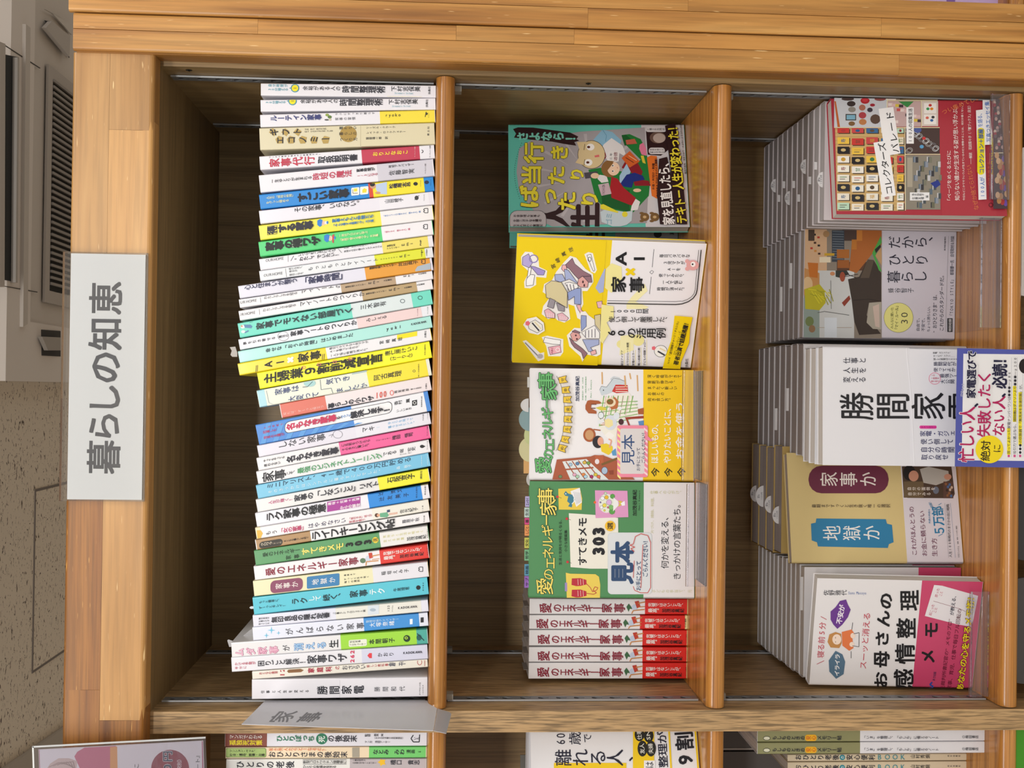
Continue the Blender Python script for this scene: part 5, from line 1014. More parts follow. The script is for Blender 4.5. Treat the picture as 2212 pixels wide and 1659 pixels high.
def blob_tabs(book, crop, data, yoff):
    inv = book.matrix_world.inverted(); cx, cy, cs = CR[crop]
    for i, (pts, c_) in enumerate(data):
        d = yoff + i * .001; b = MB(); o_ = []
        for X, Y in pts:
            p0 = inv @ C0; p1 = inv @ (C0 + ray(cx + X * cs, cy + Y * cs)); k_ = (d - p0.y) / (p1.y - p0.y); q_ = p0 + (p1 - p0) * k_; o_.append((q_.x, q_.z))
        n = len(o_); b.add([(x, d, z) for x, z in o_] + [(x, d + .0003, z) for x, z in o_], [tuple(range(n)), tuple(range(n, 2 * n))[::-1]] + [(j, (j + 1) % n, n + (j + 1) % n, n + j) for j in range(n)], M(c_, .6)); b.build('page_tab', book)
def circ(x, y, rx, ry, n=14, a0=90, a1=270): return [(x + rx * math.cos(math.radians(a0 + (a1 - a0) * k_ / n)), y + ry * math.sin(math.radians(a0 + (a1 - a0) * k_ / n))) for k_ in range(n + 1)]
blob_tabs(yel, 'o', [([(300, 160), (272, 160), (272, 262), (300, 262)], 'D6D6D2'), (circ(285, 440, 80, 68), 'DCDCDC'), (circ(300, 580, 112, 118), '8CA8AC'), (circ(300, 740, 60, 90), 'CCD49A'), (circ(300, 880, 112, 125), 'D8D4A4'), ([(300, 920), (235, 920), (235, 1118), (300, 1118)], 'E0B070'), (circ(300, 1180, 38, 60), 'C9C9C6')], .003)
# five upright copies with spine out
s5 = [(755, 893, 1208, 1612, 250), (622, 750, 1212, 1610, 252), (477, 612, 1212, 1612, 252), (350, 472, 1200, 1618, 252), (210, 345, 1228, 1632, 254)]
cx, cy, cs = CR['q']; proto5 = None
P5 = ['leftmost of the five spine-out copies on the middle shelf', 'second from left of the five spine-out copies', 'middle one of the five spine-out copies', 'fourth from left of the five spine-out copies', 'touching the green sample book on the middle shelf']
for i, (yu, yl, bx0, bx1, xt) in enumerate(s5):
    a = atz(cx + 1612 * cs, cy + yl * cs, Z2); ycom = .108; a = aty(cx + 1612 * cs, cy + yl * cs, ycom); b_ = aty(cx + 1612 * cs, cy + yu * cs, ycom)
    t = (b_.x - a.x) - .0004; h_ = .188; zz = Z2 + .0002; mat = Matrix.Translation((a.x, ycom, zz)); inv = mat.inverted()
    def pmap(X, Y, inv=inv):
        p0 = inv @ C0; p1 = inv @ (C0 + ray(X, Y)); k_ = -p0.y / (p1.y - p0.y); q_ = p0 + (p1 - p0) * k_; return q_.x, q_.z
    zb = pmap(cx + 1215 * cs, cy + yl * cs)[1]; z0b = .003 if i == 3 else .0006
    rt = spine_book('book', 'white, maroon titled, red banded book, %s' % P5[i], 'upright books on the middle shelf', mat, t, h_, .128, 'ECEAEC', [(.0, .004, 'E8D89A', 0)] + [(z0b, zb + (0, 0, 0, .003, -.003)[i], 'D8241E', 1)])
    g = Ink(pmap, CR['q'], clampw=(.0008, t - .0008), clamph=(.0008, h_ - .0008), base=.0005); yc = (yu + yl) / 2 + 12; o_ = (bx0 - 1210)
    ch8 = ((345, 100), (450, 78), (525, 62), (590, 74), (665, 70), (735, 74), (805, 60), (885, 88), (1000, 92)); 
    for (x_, s_), ch in zip(((370, 104), (470, 84), (540, 70), (605, 80), (670, 72), (735, 82), (808, 78), (890, 94), (1000, 98)), '愛のエネルギー家事'): g.V(ch, x_ - s_ / 2 + o_, x_ + s_ / 2 + o_, yc, s_ * .86, '8A1C34', .02)
    g.poly([(1060 + o_, yc - 10), (1080 + o_, yc - 38), (1100 + o_, yc - 12), (1112 + o_, yc + 10), (1090 + o_, yc + 6), (1078 + o_, yc + 32), (1068 + o_, yc + 8)], '3E6A46'); g.O(1130 + o_, yc - 5, 24, 26, 'C4D2E8'); g.poly([(1130 + o_, yc - 55), (1165 + o_, yc - 62), (1180 + o_, yc - 10), (1150 + o_, yc + 2)], 'C0402E')
    g.L([(1105 + o_, yc + 50), (1118 + o_, yc + 22), (1215 + o_, yc + 12)], 9, 'C8884A'); g.L([(1160 + o_, yc - 40), (1222 + o_, yc - 52)], 9, 'C8884A'); g.L([(1165 + o_, yc - 8), (1218 + o_, yc - 12)], 7, 'C8884A')
    g.V('完璧ではないことが、', 1245 + o_, 1560 + o_, yc - 28, 34, 'F6EAE6', .02); g.V('最高。', 1245 + o_, 1360 + o_, yc + 20, 40, 'F6EAE6', .02); g.V('加茂谷真紀', 1362 + o_, 1552 + o_, yc + 22, 34, '2A1012', .02); g.H('すみれ書房', 1592 + o_, yc + 35, yc - 45, 16, '3A1012')
    g.mb.build('lettering', rt)
    # loose slips on the page tops
    b = MB(); b.box((t * .3, .02, h_ - .02), (t * .3 + .0003, .055, h_ + .0045), M('9A9590', .7)); b.build('sales_slip', rt)
# small labels on the first of them: white green framed sticker and purple corner
def label_on(nm, yv, pts, col, dep=.0006, lab=None):
    pass
# ---------------------------------------------------------------- clear plastic stoppers
def stopper(label, x0, x1, y0, y1, z, hh, tilt=0):
    rt = empty('shelf_stopper', label, 'plastic rail', 'clear plastic stoppers on the shelves', loc=(x0, y0, z + .0003)); w_ = x1 - x0
    b = MB(); b.box((0, 0, 0), (w_, y1 - y0, .0012), ACRYL_B); b.build('base', rt)
    b = MB(); b.sweep([(0, .0013), (.0013, .0013), (.0013, hh), (0, hh)], 'x', 0, w_, ACRYL)
    b.build('front_lip', rt)
    b = MB(); b.sweep([(-.0012, hh - .0002), (.0022, hh - .0002), (.0026, hh + .0012), (.0014, hh + .0022), (-.0010, hh + .0018)], 'x', 0, w_, ACRYL); b.build('top_bead', rt)
    b = MB(); b.sweep([(-.0008, hh * .42), (-.0001, hh * .40), (-.0001, hh * .46)], 'x', 0, w_, ACRYL); b.build('middle_rib', rt)
    return rt
def stop_px(label, X, Y0, Y1, z, depth, hh):
    a = atz(X, Y1, z); b_ = atz(X, Y0, z); y_ = (a.y + b_.y) / 2; return stopper(label, a.x, min(b_.x, W - .004), y_, y_ + depth, z, hh)
# ================================================================ LOWEST SHELF
G3 = 'front copies on the lowest shelf'
def ink_col(g):
    R_ = g.R; TAN = 'C9A870'
    g.R(728, 1138, 375, 632, 'C4C8D0'); g.poly([(730, 430), (742, 430), (775, 632), (755, 632)], 'B8602E')
    for x_, y_, rx_, ry_, c_ in ((835, 412, 50, 14, '4A3A38'), (862, 450, 34, 22, '3A3030'), (868, 495, 30, 22, '8A8680'), (970, 425, 36, 26, 'B02832'), (1028, 460, 20, 12, '9A2838'), (948, 480, 26, 24, 'A86A58'), (1008, 498, 22, 18, '3A3440'), (950, 540, 30, 26, 'A84048'), (952, 592, 30, 24, 'B87A4A'), (1050, 570, 40, 38, '5A463C'), (1088, 412, 46, 16, '8A4A48'), (866, 605, 26, 18, '7A5A38')): g.O(x_, y_, rx_, ry_, c_, n=12)
    g.R(818, 900, 530, 580, '3A3430'); g.R(825, 893, 537, 573, '7AACC4'); g.O(970, 420, 22, 14, 'C83A44')
    g.R(1142, 1535, 375, 422, '8A7A6A'); g.R(1142, 1210, 375, 422, 'D8C8C0'); g.R(1240, 1530, 378, 418, '5A4A30'); g.poly([(1250, 385), (1500, 380), (1520, 415), (1290, 415)], 'A08458')
    g.R(1142, 1405, 430, 628, 'C4A8A8'); g.poly([(1230, 432), (1350, 432), (1300, 480)], '3E8A4A')
    for k_ in range(16): x_ = 1150 + (k_ * 67) % 240; y_ = 445 + (k_ * 41) % 160; g.R(x_, x_ + 34, y_, y_ + 22, ('E4D4D0', 'C85A5A', '4A3A44', 'D8C04A', 'D8B8B8')[k_ % 5])
    g.R(1412, 1540, 430, 625, 'D8CCC4'); g.R(1430, 1525, 445, 525, 'F0ECE8'); g.R(1430, 1525, 535, 610, 'F0ECE8')
    for x_, y_, c_ in ((1478, 462, 'C83A3A'), (1460, 490, '3A9A5A'), (1490, 490, 'E08A2A'), (1455, 560, 'D86A5A'), (1490, 580, '3A6AA8'), (1500, 555, '3A3A40')): g.O(x_, y_, 13, 11, c_, n=10)
    g.R(736, 1276, 642, 1286, TAN)
    for k_ in range(22): g.L([(738, 650 + k_ * 29), (1274, 652 + k_ * 29)], 3, 'A88850')
    cols = ['C83A34', 'E8E0D0', '1E1C20', 'E4D8C0', 'F0ECE0', 'C8484A', '2A2A30', 'E8C04A', 'B8D8C0', 'ECE8E0', '3A6A9A', 'E8E4D8']
    xs_ = (800, 912, 1025, 1140, 1245); n_ = 0
    for ci, x_ in enumerate(xs_):
        for ri in range(9):
            y_ = 665 + ri * 73 + (ci % 2) * 8; c_ = cols[(ci * 5 + ri * 7) % 12]; hw, hh = (46, 26) if ci != 4 else (26, 28)
            if ri == 0: hh = 18; y_ = 660
            g.R(x_ - hw + 8, x_ + hw + 8, y_ - hh + 6, min(y_ + hh + 7, 1284), '4A3A2A'); g.R(x_ - hw, x_ + hw, y_ - hh, min(y_ + hh, 1284), c_)
            c2 = ('B0343A', '2A5A8A', '5A4A3A', 'C89A3A', '8A2A3A', '3A7A4A')[(ci + ri) % 6]
            if c_ in ('1E1C20', '2A2A30'): g.O(x_, y_, hw * .45, hh * .5, 'C9B27A', n=8); 
            elif ri % 3 == 0: g.O(x_, y_, hw * .4, hh * .6, c2, n=10); 
            elif ri % 3 == 1: g.H(('寿', '甘', '福', '春', '竹')[ci], x_, y_ + 15, y_ - 15, 40, c2)
            else: g.L([(x_ - hw * .6, y_ - 8), (x_ + hw * .6, y_ - 8)], 5, c2); g.L([(x_ - hw * .6, y_ + 8), (x_ + hw * .3, y_ + 8)], 5, '4A4A50')
    g.R(1286, 1552, 635, 840, '4A3A38')
    for k_ in range(20): x_ = 1305 + (k_ * 53) % 235; y_ = 655 + (k_ * 37) % 170; g.ring(x_, y_, 24, 20, 4, ('A8A8A8', 'C8CCD0', '7A7A80')[k_ % 3], n=12)
    g.O(1380, 655, 30, 22, '4A5A9A'); g.O(1430, 720, 14, 12, 'C83A3A'); g.O(1412, 785, 16, 14, '5AA0D0')
    g.R(1286, 1558, 850, 1276, '8A8478')
    for k_ in range(60):
        x_ = 1345 + (k_ * 47) % 205; y_ = 862 + (k_ * 71) % 390; c_ = ('5A6A7A', '8A92A0', '3A3A40', '6A6A58', 'C4C4C8', '4A5258', '7A7A6A')[k_ % 7]; g.R(x_, x_ + 22, y_, y_ + 44, c_)
    g.poly([(1480, 1070), (1540, 1045), (1560, 1080), (1520, 1110)], '2A3A8A'); g.R(1300, 1340, 870, 1100, 'A8A090'); g.R(1320, 1472, 1142, 1205, 'ECECEE'); g.V('落合加依子', 1335, 1430, 1160, 20); g.V('佐藤友理', 1335, 1430, 1188, 20); g.V('編', 1440, 1465, 1175, 20)
    for p_ in ([(728, 636), (1552, 636)], [(1140, 375), (1140, 636)], [(1280, 636), (1284, 1284)], [(1284, 845), (1556, 845)], [(1142, 426), (1535, 426)], [(1408, 426), (1410, 632)]): g.L(p_, 6, 'E8E0B8')
    g.poly([(1075, 490), (1190, 475), (1245, 838), (1165, 852), (1210, 1165), (1105, 1182), (1035, 755), (1110, 742)], 'F2F2F4')
    for ch, x_, y_ in zip('コレクターズ', (1148,) * 6, (1120, 1045, 970, 905, 850, 805)): pass
    for i, ch in enumerate('コレクターズ'): g.T(ch, (1157 - i * 11 + 6, 1160 - i * 67), (1157 - i * 11 - 6, 1090 - i * 67), 64, '16161A', .01)
    for i, ch in enumerate('パレード'): g.T(ch, (1205 - i * 14 + 6, 835 - i * 84), (1205 - i * 14 - 6, 762 - i * 84), 66, '16161A', .01)
    g.R(1292, 1350, 478, 762, 'F2F2F4'); g.H('100人の収集生活', 1322, 755, 488, 34)
    # red band print
    g.T('「ページをめくるたびに', (1628, 1228), (1622, 815), 36, 'F0E4E0', .01); g.T('知らない誰かが生活する姿が思い浮かぶ。', (1690, 1205), (1668, 455), 42, 'F0E4E0', .01); g.T('今日もどこかでそういう人が生きているのだと想像することは、何だか悪くない。」', (1742, 1205), (1720, 440), 19, 'F0E4E0')
    g.T('――解説 花田菜々子（「蟹ブックス」店主）', (1795, 920), (1778, 455), 27, 'F0E4E0')
    g.T('つい集めてしまう', (1570, 520), (1900, 385), 44, 'D87A50'); g.T('なぜか捨てられない', (1840, 1280), (1775, 930), 44, 'D87A50'); g.T('自然と集まる', (1945, 1090), (1935, 900), 30, 'D8604A')
    g.poly([(1828, 508), (1880, 502), (1880, 428), (1935, 430), (1955, 775), (1898, 778), (1910, 1202), (1848, 1206)], 'F2F2F4'); g.RR(1838, 1895, 645, 1010, 26, 'F2E41E'); g.T('100人が', (1880, 1190), (1875, 1030), 40, '2A6AC0', .01); g.T('コレクション＋部屋', (1872, 1000), (1862, 655), 42, '2A5AA8', .02); g.T('を語る、', (1862, 640), (1856, 515), 40, '2A6AC0', .01); g.T('写真つきエッセイ集', (1928, 755), (1912, 440), 40, '2A6AC0', .01)
    g.ring(1952, 1240, 17, 17, 4, '3A1418'); g.H('小鳥書房', 1955, 1210, 1120, 20, '3A1418')
    g.R(1962, 2092, 375, 1276, '4A3A40'); g.R(1966, 2085, 415, 420, 'E8E0B8')
    for k_ in range(50): x_ = 1970 + (k_ * 29) % 110; y_ = 430 + (k_ * 61) % 380; g.O(x_, y_, 12, 15, ('8A7A78', 'B89A90', '6A5A60', '9A3A48', 'C9B8A8')[k_ % 5], n=8)
    g.R(1966, 2090, 838, 844, 'E8E0B8')
    for k_ in range(26): x_ = 1990 + (k_ * 37) % 95; y_ = 860 + (k_ * 53) % 380; g.O(x_, y_, 18, 26, ('C9A070', 'B88858', '6A4AA0', 'D8B48A', 'A83A38')[k_ % 5], n=9)
col = face_book('book', 'collage covered book with red band and white title strips, right end of lowest shelf', G3, 'r', (2088, 1278), (2020, 372), (728, 1292), (722, 378), Z3, .017, 'A82E3E', ink_col, (1540, 1962, 'AC3442'), 'R', 2, dx=-.0068)
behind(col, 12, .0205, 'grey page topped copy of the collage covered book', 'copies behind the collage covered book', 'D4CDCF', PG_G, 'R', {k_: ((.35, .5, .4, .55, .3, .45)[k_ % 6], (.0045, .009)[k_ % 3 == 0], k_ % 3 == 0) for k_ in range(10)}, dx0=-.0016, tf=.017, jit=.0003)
def ink_liv(g):
    x0_, x1_ = 430, 1060
    g.R(432, 1062, 206, 1088, '8A8074'); g.R(440, 620, 206, 560, 'D0AC88'); g.R(545, 840, 540, 1088, 'C9CCCC'); g.R(432, 560, 760, 1088, '8A9A94')
    g.poly([(432, 520), (560, 560), (560, 700), (432, 740)], 'C08A50'); g.poly([(465, 475), (550, 480), (545, 600), (480, 590)], 'C06E20'); g.R(700, 940, 470, 540, '5A3A28')
    g.poly([(830, 210), (1062, 215), (1062, 330), (990, 400), (860, 560), (800, 540)], 'A8622C'); g.R(745, 860, 208, 300, '4A3A34'); g.R(660, 760, 215, 470, '38424E')
    for k_ in range(12): g.L([(665, 225 + k_ * 20), (755, 228 + k_ * 20)], 3, '8A96A0')
    for k_ in range(9): g.R(480 + (k_ * 31) % 90, 500 + (k_ * 31) % 90, 220 + k_ * 22, 236 + k_ * 22, ('4A3020', '2A2420', 'B83A28', 'C98A40')[k_ % 4])
    g.R(470, 520, 210, 300, '4A3A30'); g.O(615, 245, 26, 26, 'A8845A'); g.R(860, 905, 215, 300, 'C07A34'); g.R(820, 860, 290, 370, 'B8742E'); g.R(700, 800, 370, 440, 'A8662A'); g.R(705, 800, 455, 520, '9A5A28'); g.R(560, 650, 430, 475, 'E8DCC0'); g.R(600, 680, 400, 420, 'C8A02A')
    g.O(465, 650, 40, 60, 'D8B88A'); g.poly([(440, 690), (500, 670), (560, 650), (600, 700), (610, 800), (560, 860), (445, 850)], 'B8B01C')
    for k_ in range(14): g.L([(470 + k_ * 13, 690 + (k_ * 37) % 60), (540 + k_ * 10, 700 + (k_ * 53) % 120)], 7, ('D4CC2A', '9A9A18')[k_ % 2])
    g.poly([(790, 610), (880, 590), (950, 450), (1000, 460), (1058, 560), (1058, 790), (960, 800), (940, 900), (1055, 1050), (880, 1060), (840, 950), (820, 780)], '3A302A'); g.poly([(950, 450), (1000, 455), (960, 600), (890, 600)], '54483C'); g.L([(830, 780), (960, 770), (1058, 790)], 4, '1A1412')
    g.poly([(960, 800), (1058, 795), (1058, 1015), (990, 1010), (940, 960)], 'A8A294'); g.poly([(990, 830), (1040, 810), (1045, 1000), (1010, 990)], 'C8B4A8'); g.poly([(985, 400), (1055, 260), (1062, 310), (1010, 420), (1062, 550), (1040, 540)], '4AA048'); g.poly([(1010, 420), (1058, 350), (1062, 400), (1062, 500)], 'B89468'); g.poly([(1005, 370), (1050, 330), (1055, 350), (1015, 400)], '2A2624')
    g.O(665, 565, 20, 16, 'C88A60'); g.poly([(690, 540), (780, 540), (800, 570), (730, 600), (690, 590)], '2E3430'); g.O(745, 590, 22, 40, '9A4A30'); g.L([(760, 590), (870, 570)], 5, '2A1A14'); g.L([(760, 560), (860, 600)], 5, '2A1A14'); g.poly([(740, 800), (800, 740), (810, 770), (760, 830)], '8A3A2A')
    g.L([(545, 880), (600, 870), (800, 900)], 5, '5A5A58'); g.L([(545, 1000), (820, 1000)], 4, 'A89A8A'); g.R(600, 700, 920, 1080, 'D4DCE4'); g.L([(650, 620), (655, 850)], 4, '6A6A68'); g.O(480, 950, 34, 40, '6A7A48'); g.O(500, 1010, 26, 30, '8A6A4A')
    g.V('ひとり', 1125, 1430, 445, 92, '1E1E2A', .0) if False else None
    g.V('だから、', 1110, 1540, 312, 104, '2A2A3A', .005); g.V('ひとり', 1110, 1440, 455, 100, '2A2A3A', .005); g.V('暮らし', 1105, 1430, 590, 104, '2A2A3A', .005); g.V('蜂谷智子', 1110, 1322, 700, 42, '3A3A44', 0)
    g.O(1198, 920, 118, 120, 'E4E08A', n=30); g.ring(1198, 920, 119, 121, 3, '8A8A5A', n=30); g.T('みんなに聞いた', (1145, 1010), (1145, 835), 26, '6A6A3A'); g.T('「マイ・ルール」', (1182, 1030), (1182, 810), 32, '4A4A2A'); g.T('30', (1245, 980), (1245, 870), 78, '4A4A3A', 0)
    g.T('自由で、', (1355, 1030), (1355, 905), 30, '4A4A58'); g.T('不安で、', (1397, 1030), (1397, 905), 30, '4A4A58'); g.T('ちょっと誇らしい。', (1440, 1035), (1440, 815), 28, '4A4A58'); g.T('“おひとりさま”は、', (1490, 1040), (1490, 715), 40, '3A3A48', .01); g.T('これからのスタンダードだ。', (1545, 1030), (1545, 560), 38, '3A3A48', .01)
    g.V('東洋経済新報社', 1575, 1580, 310, 12); g.T('東洋経済新報社', (1572, 380), (1572, 265), 14); g.L([(1575, 1035), (1600, 262)], 2, '77777C'); g.R(1590, 1632, 925, 1035, '1E1E24'); g.T('特別収録', (1612, 1030), (1612, 930), 26, 'E8E8EC', .01); g.T('「TOKYO STYLE」 都築響一氏 自宅取材＆対談', (1625, 915), (1632, 262), 34, '3A3A48')
liv = face_book('book', 'lilac grey banded book with a room photograph on its cover, second stack from the right', G3, 's', (1655, 1102), (1672, 212), (432, 1085), (432, 205), Z3, .018, 'C9C5CE', ink_liv, (1062, 1675, 'CFCBD6'), 'L', 1.0)
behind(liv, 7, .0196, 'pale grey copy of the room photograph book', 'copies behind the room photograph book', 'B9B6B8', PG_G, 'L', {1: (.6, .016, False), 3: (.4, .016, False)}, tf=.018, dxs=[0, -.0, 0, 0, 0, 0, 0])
def ink_kat(g):
    for y_, t_ in ((145, '仕事と'), (225, '人生を'), (300, '変える')): g.V(t_, 748, 938, y_, 50, '1E1E34', .005)
    g.V('勝間家電', 715, 1870, 515, 235, '1E1E22', .012)
    g.L([(1262, 45), (1270, 160), (1295, 400), (1325, 990)], 4, 'F6F6FA')
    g.V('取自使家', 1380, 1640, 10, 1) if False else None
    g.V('家電・ガジェ', 1370, 1655, 735, 48, '2A2A6A', .01); g.V('使い倒して', 1375, 1640, 800, 46, '2A2A5A', .01); g.V('自分の時間', 1375, 1650, 865, 48, '2A2A5A', .01); g.V('取り戻せ', 1380, 1600, 925, 46, '2A2A5A', .01); g.RR(1368, 1505, 670, 695, 10, 'E03A9A'); g.V('テクノロジー', 1380, 1500, 683, 16, '4A1030')
    g.V('家電、ガジェット、', 1475, 1625, 83, 18); g.V('サービス、アプリ……', 1478, 1650, 108, 18); g.V('試した家電は2000', 1478, 1675, 134, 18); g.V('勝間和代が', 1480, 1665, 172, 36, '2A2A50', .01); g.V('使ってよかっ', 1480, 1690, 220, 36, '2A2A50', .01); g.V('最強ツー', 1530, 1680, 268, 36, '2A2A50', .01); g.V('大公開', 1535, 1650, 315, 36, '2A2A50', .01)
    g.ring(1490, 290, 48, 48, 3, 'E03A7A'); g.V('1日', 1460, 1490, 265, 16, 'C02A5A'); g.V('2時間を', 1460, 1525, 288, 16, 'C02A5A'); g.V('取り戻す', 1460, 1525, 312, 16, 'C02A5A')
kat = face_book('book', 'white textured book with huge black title, behind the blue framed promotion card', G3, 't', (1995, 1003), (1990, 48), (622, 985), (552, 32), Z3, .020, 'DDDDE2', ink_kat, (1290, 1998, 'E0E0E6'), 'R', 1.0, coat=0, rough=.6)
behind(kat, 2, .021, 'white copy of the huge black titled book', 'near copies behind the huge black titled book', 'DEDEE2', PG_Y, 'R', None, tf=.021)
kb = MB()
Pk = kat.matrix_world.translation
k2 = behind(kat, 8, .0236, 'shadowed white copy of the huge black titled book', 'far copies behind the huge black titled book', 'D2D0D2', PG_G, 'R', {2: (.5, .014, False), 4: (.3, .014, False)}, tf=.0660, dx0=.006)  # shade on the far copies is put into greyer cover and page colours
def ink_jig(g):
    g.RR(472, 1118, 172, 395, 105, '6A2A42'); g.V('家事か', 558, 1030, 282, 122, 'EAE2DC', .008)
    g.poly([(535, 598), (1095, 604), (1105, 640), (1145, 650), (1158, 790), (1120, 805), (1112, 836), (548, 824), (540, 790), (498, 775), (492, 640), (530, 632)], '2A7CA8'); g.V('地獄か', 580, 1060, 715, 125, 'EAE8E4', .005)
    g.V('最期まですっくと生き抜く唯一の選択', 498, 1130, 497, 30, '5A4A3A')
    g.poly([(1225, 178), (1625, 180), (1652, 400), (1635, 435), (1270, 432), (1240, 405)], '4A382C'); g.R(1240, 1400, 300, 430, '6A5840'); g.poly([(1370, 200), (1440, 180), (1600, 215), (1610, 290), (1500, 330), (1400, 310)], 'B4AFA8'); g.O(1285, 230, 50, 62, '1A1618'); g.O(1320, 255, 40, 44, 'C89078'); g.O(1595, 262, 30, 24, 'C89078'); g.R(1560, 1640, 300, 435, '5A4038')
    for k_ in range(10): g.O(1580 + (k_ * 17) % 55, 320 + (k_ * 23) % 110, 10, 12, ('8A5A3A', '4A6A9A', 'C9B09A', '3A2A24')[k_ % 4], n=8)
    g.O(1500, 370, 24, 30, '6A7080'); g.V('自分の面倒を', 1265, 1495, 358, 28, 'E8E0D8'); g.V('自分でみる', 1270, 1460, 400, 28, 'E8E0D8')
    g.T('これがほんとうの', (1328, 900), (1300, 500), 46, '6A2448', .005); g.T('お金に頼らない', (1410, 905), (1385, 535), 46, '6A2448', .005); g.T('生き方', (1490, 905), (1485, 755), 48, '6A2448', .005); g.T('５万部', (1530, 735), (1508, 500), 100, '1E7AA8', .02)
    g.T('突破！', (1470, 510), (1440, 455), 26, '1E7AA8', .01); g.T('共感の声続々', (1450, 640), (1444, 520), 18, '1E7AA8'); g.L([(1520, 740), (1555, 722)], 4, '1E7AA8'); g.L([(1520, 490), (1545, 475)], 4, '1E7AA8')
    g.T('人生100年時代のまさかの出口戦略', (1618, 912), (1592, 482), 26, '3A3A44'); g.L([(1600, 915), (1568, 475)], 2, '8A8A90'); g.L([(1655, 915), (1615, 475)], 2, '5A7AA0'); g.T('マガジンハウス', (1685, 915), (1680, 820), 18, TXT, .01); g.T('定価 本体1500円（税別）', (1678, 805), (1662, 650), 13)
jig = face_book('book', 'sand yellow book with plum and blue title plaques, beside the white book with huge title', G3, 'u', (1730, 962), (1660, 75), (340, 925), (290, 62), Z3, .015, 'D3BE84', ink_jig, (1240, 1735, 'DAD4DC'), 'L', 2.0, coat=0, rough=.6)
behind(jig, 4, .034, 'thin sand yellow copy of the plaque titled book', 'copies behind the plaque titled book', 'B89C5E', PG_G, 'L', {0: (.35, .011, True), 1: (.45, .011, True), 2: (.5, .014, True), 3: (.5, .011, True)}, tf=.015, dxs=[.003, .0, .0, .0])
def ink_oka(g):
    BK = '16161A'
    g.T('＼寝る前5分／', (575, 800), (600, 440), 62, 'C8344A', .0) if False else None
    g.L([(538, 820), (598, 792)], 4, 'B83044'); g.L([(570, 435), (618, 460)], 4, 'B83044'); g.T('寝る前5分', (568, 770), (585, 480), 60, 'C0344A', 0)
    g.T('佐野雅代', (0, 0), (1, 1), 1) if False else g.V('佐野雅代', 590, 782, 243, 46, '3A3A42', 0); g.S('Sano Masayo', 792, 938, 245, 24, '4A6AA8')
    g.poly([(650, 395), (690, 360), (725, 310), (775, 298), (790, 340), (812, 380), (790, 440), (745, 500), (705, 535), (672, 500), (650, 460)], '6A3A90'); g.T('不安が', (715, 495), (745, 340), 52, 'F0EAF4', .03)
    g.poly([(635, 790), (690, 712), (745, 740), (768, 800), (755, 900), (695, 938), (640, 880)], '54728A'); g.T('イライラ', (700, 915), (705, 735), 44, 'F0F0F2', .03)
    g.poly([(625, 640), (640, 580), (690, 560), (735, 575), (740, 650), (720, 690), (650, 685)], 'C08A50'); g.O(700, 620, 36, 42, 'F2DCCC'); g.L([(690, 600), (690, 612)], 4, '4A3028'); g.L([(690, 635), (690, 645)], 4, '4A3028'); g.poly([(740, 560), (820, 540), (840, 570), (825, 600), (835, 690), (800, 712), (745, 670)], 'E07A48'); g.O(830, 590, 20, 22, 'F2DCCC'); g.O(822, 660, 20, 20, 'F2DCCC'); g.L([(835, 575), (880, 565), (878, 680), (825, 670)], 4, '3A3A40'); g.L([(822, 540), (828, 484)], 4, '3A3A40'); g.L([(815, 715), (815, 772)], 4, '3A3A40')
    g.T('スーッと消える', (910, 860), (945, 400), 62, 'C0344A', 0)
    for ch, a_, b_ in (('お', 1055, 950), ('母', 1060, 780), ('さ', 1065, 615), ('ん', 1075, 455), ('の', 1095, 310)): g.H(ch, a_, b_ + 68, b_ - 68, 118 if ch != '母' else 138, BK, .035)
    for ch, a_, b_ in (('感', 1240, 940), ('情', 1250, 735), ('整', 1260, 530), ('理', 1285, 305)): g.H(ch, a_, b_ + 82, b_ - 82, 168, BK, .025)
    g.H('メ', 1435, 815, 700, 125, BK, .035); g.H('モ', 1460, 610, 480, 130, BK, .035)
    g.poly([(1485, 180), (1548, 186), (1840, 268), (1790, 520), (1660, 495), (1410, 430)], 'E6E2E6'); g.L([(1480, 310), (1690, 372), (1740, 395)], 3, '8A4A5A'); g.T('起こった', (1452, 425), (1478, 335), 26, 'C04A6A'); g.T('こと', (1488, 405), (1500, 360), 26, 'C04A6A'); g.T('思った', (1500, 280), (1520, 205), 26, 'C04A6A'); g.T('こと', (1535, 270), (1545, 230), 26, 'C04A6A')
    g.L([(1450, 1010), (1465, 1030), (1478, 1000), (1450, 985), (1470, 965)], 12, '2A4AA0'); g.T('あさ出版', (1482, 955), (1492, 880), 24, '1E2A50', .01)
    g.T('元裁判所書記官の“メモのプロ”', (1550, 1032), (1618, 430), 36, '5A1428', 0); g.T('が教える、', (1625, 425), (1650, 245), 36, '2A2A40'); g.T('家事、育児、仕事で毎日フル回転の', (1605, 1032), (1690, 370), 38, '5A1428', 0); g.T('あなたの心を守るメモ術！', (1690, 1040), (1780, 232), 62, 'F2DE2E', .025, ('4A2A10', .055))
oka = face_book('book', 'white and pink banded book with a drawn girl holding a sheet, on the lowest shelf', G3, 'v', (1800, 1055), (1890, 190), (475, 1036), (540, 182), Z3, .017, 'E4E2E4', ink_oka, (1345, 1850, 'C8466E'), 'L', 3.0, dx=.0048)
behind(oka, 11, .0178, 'white copy of the pink banded book', 'copies behind the pink banded book', 'DAD8DA', PG_Y, 'L', {0: (.75, .02, False)}, tf=.02, dxs=[.005, .005, .0045, .004, .004, .003, .003, .003, .003, .003, .003], band=(.0, .052, 'C8466E'))
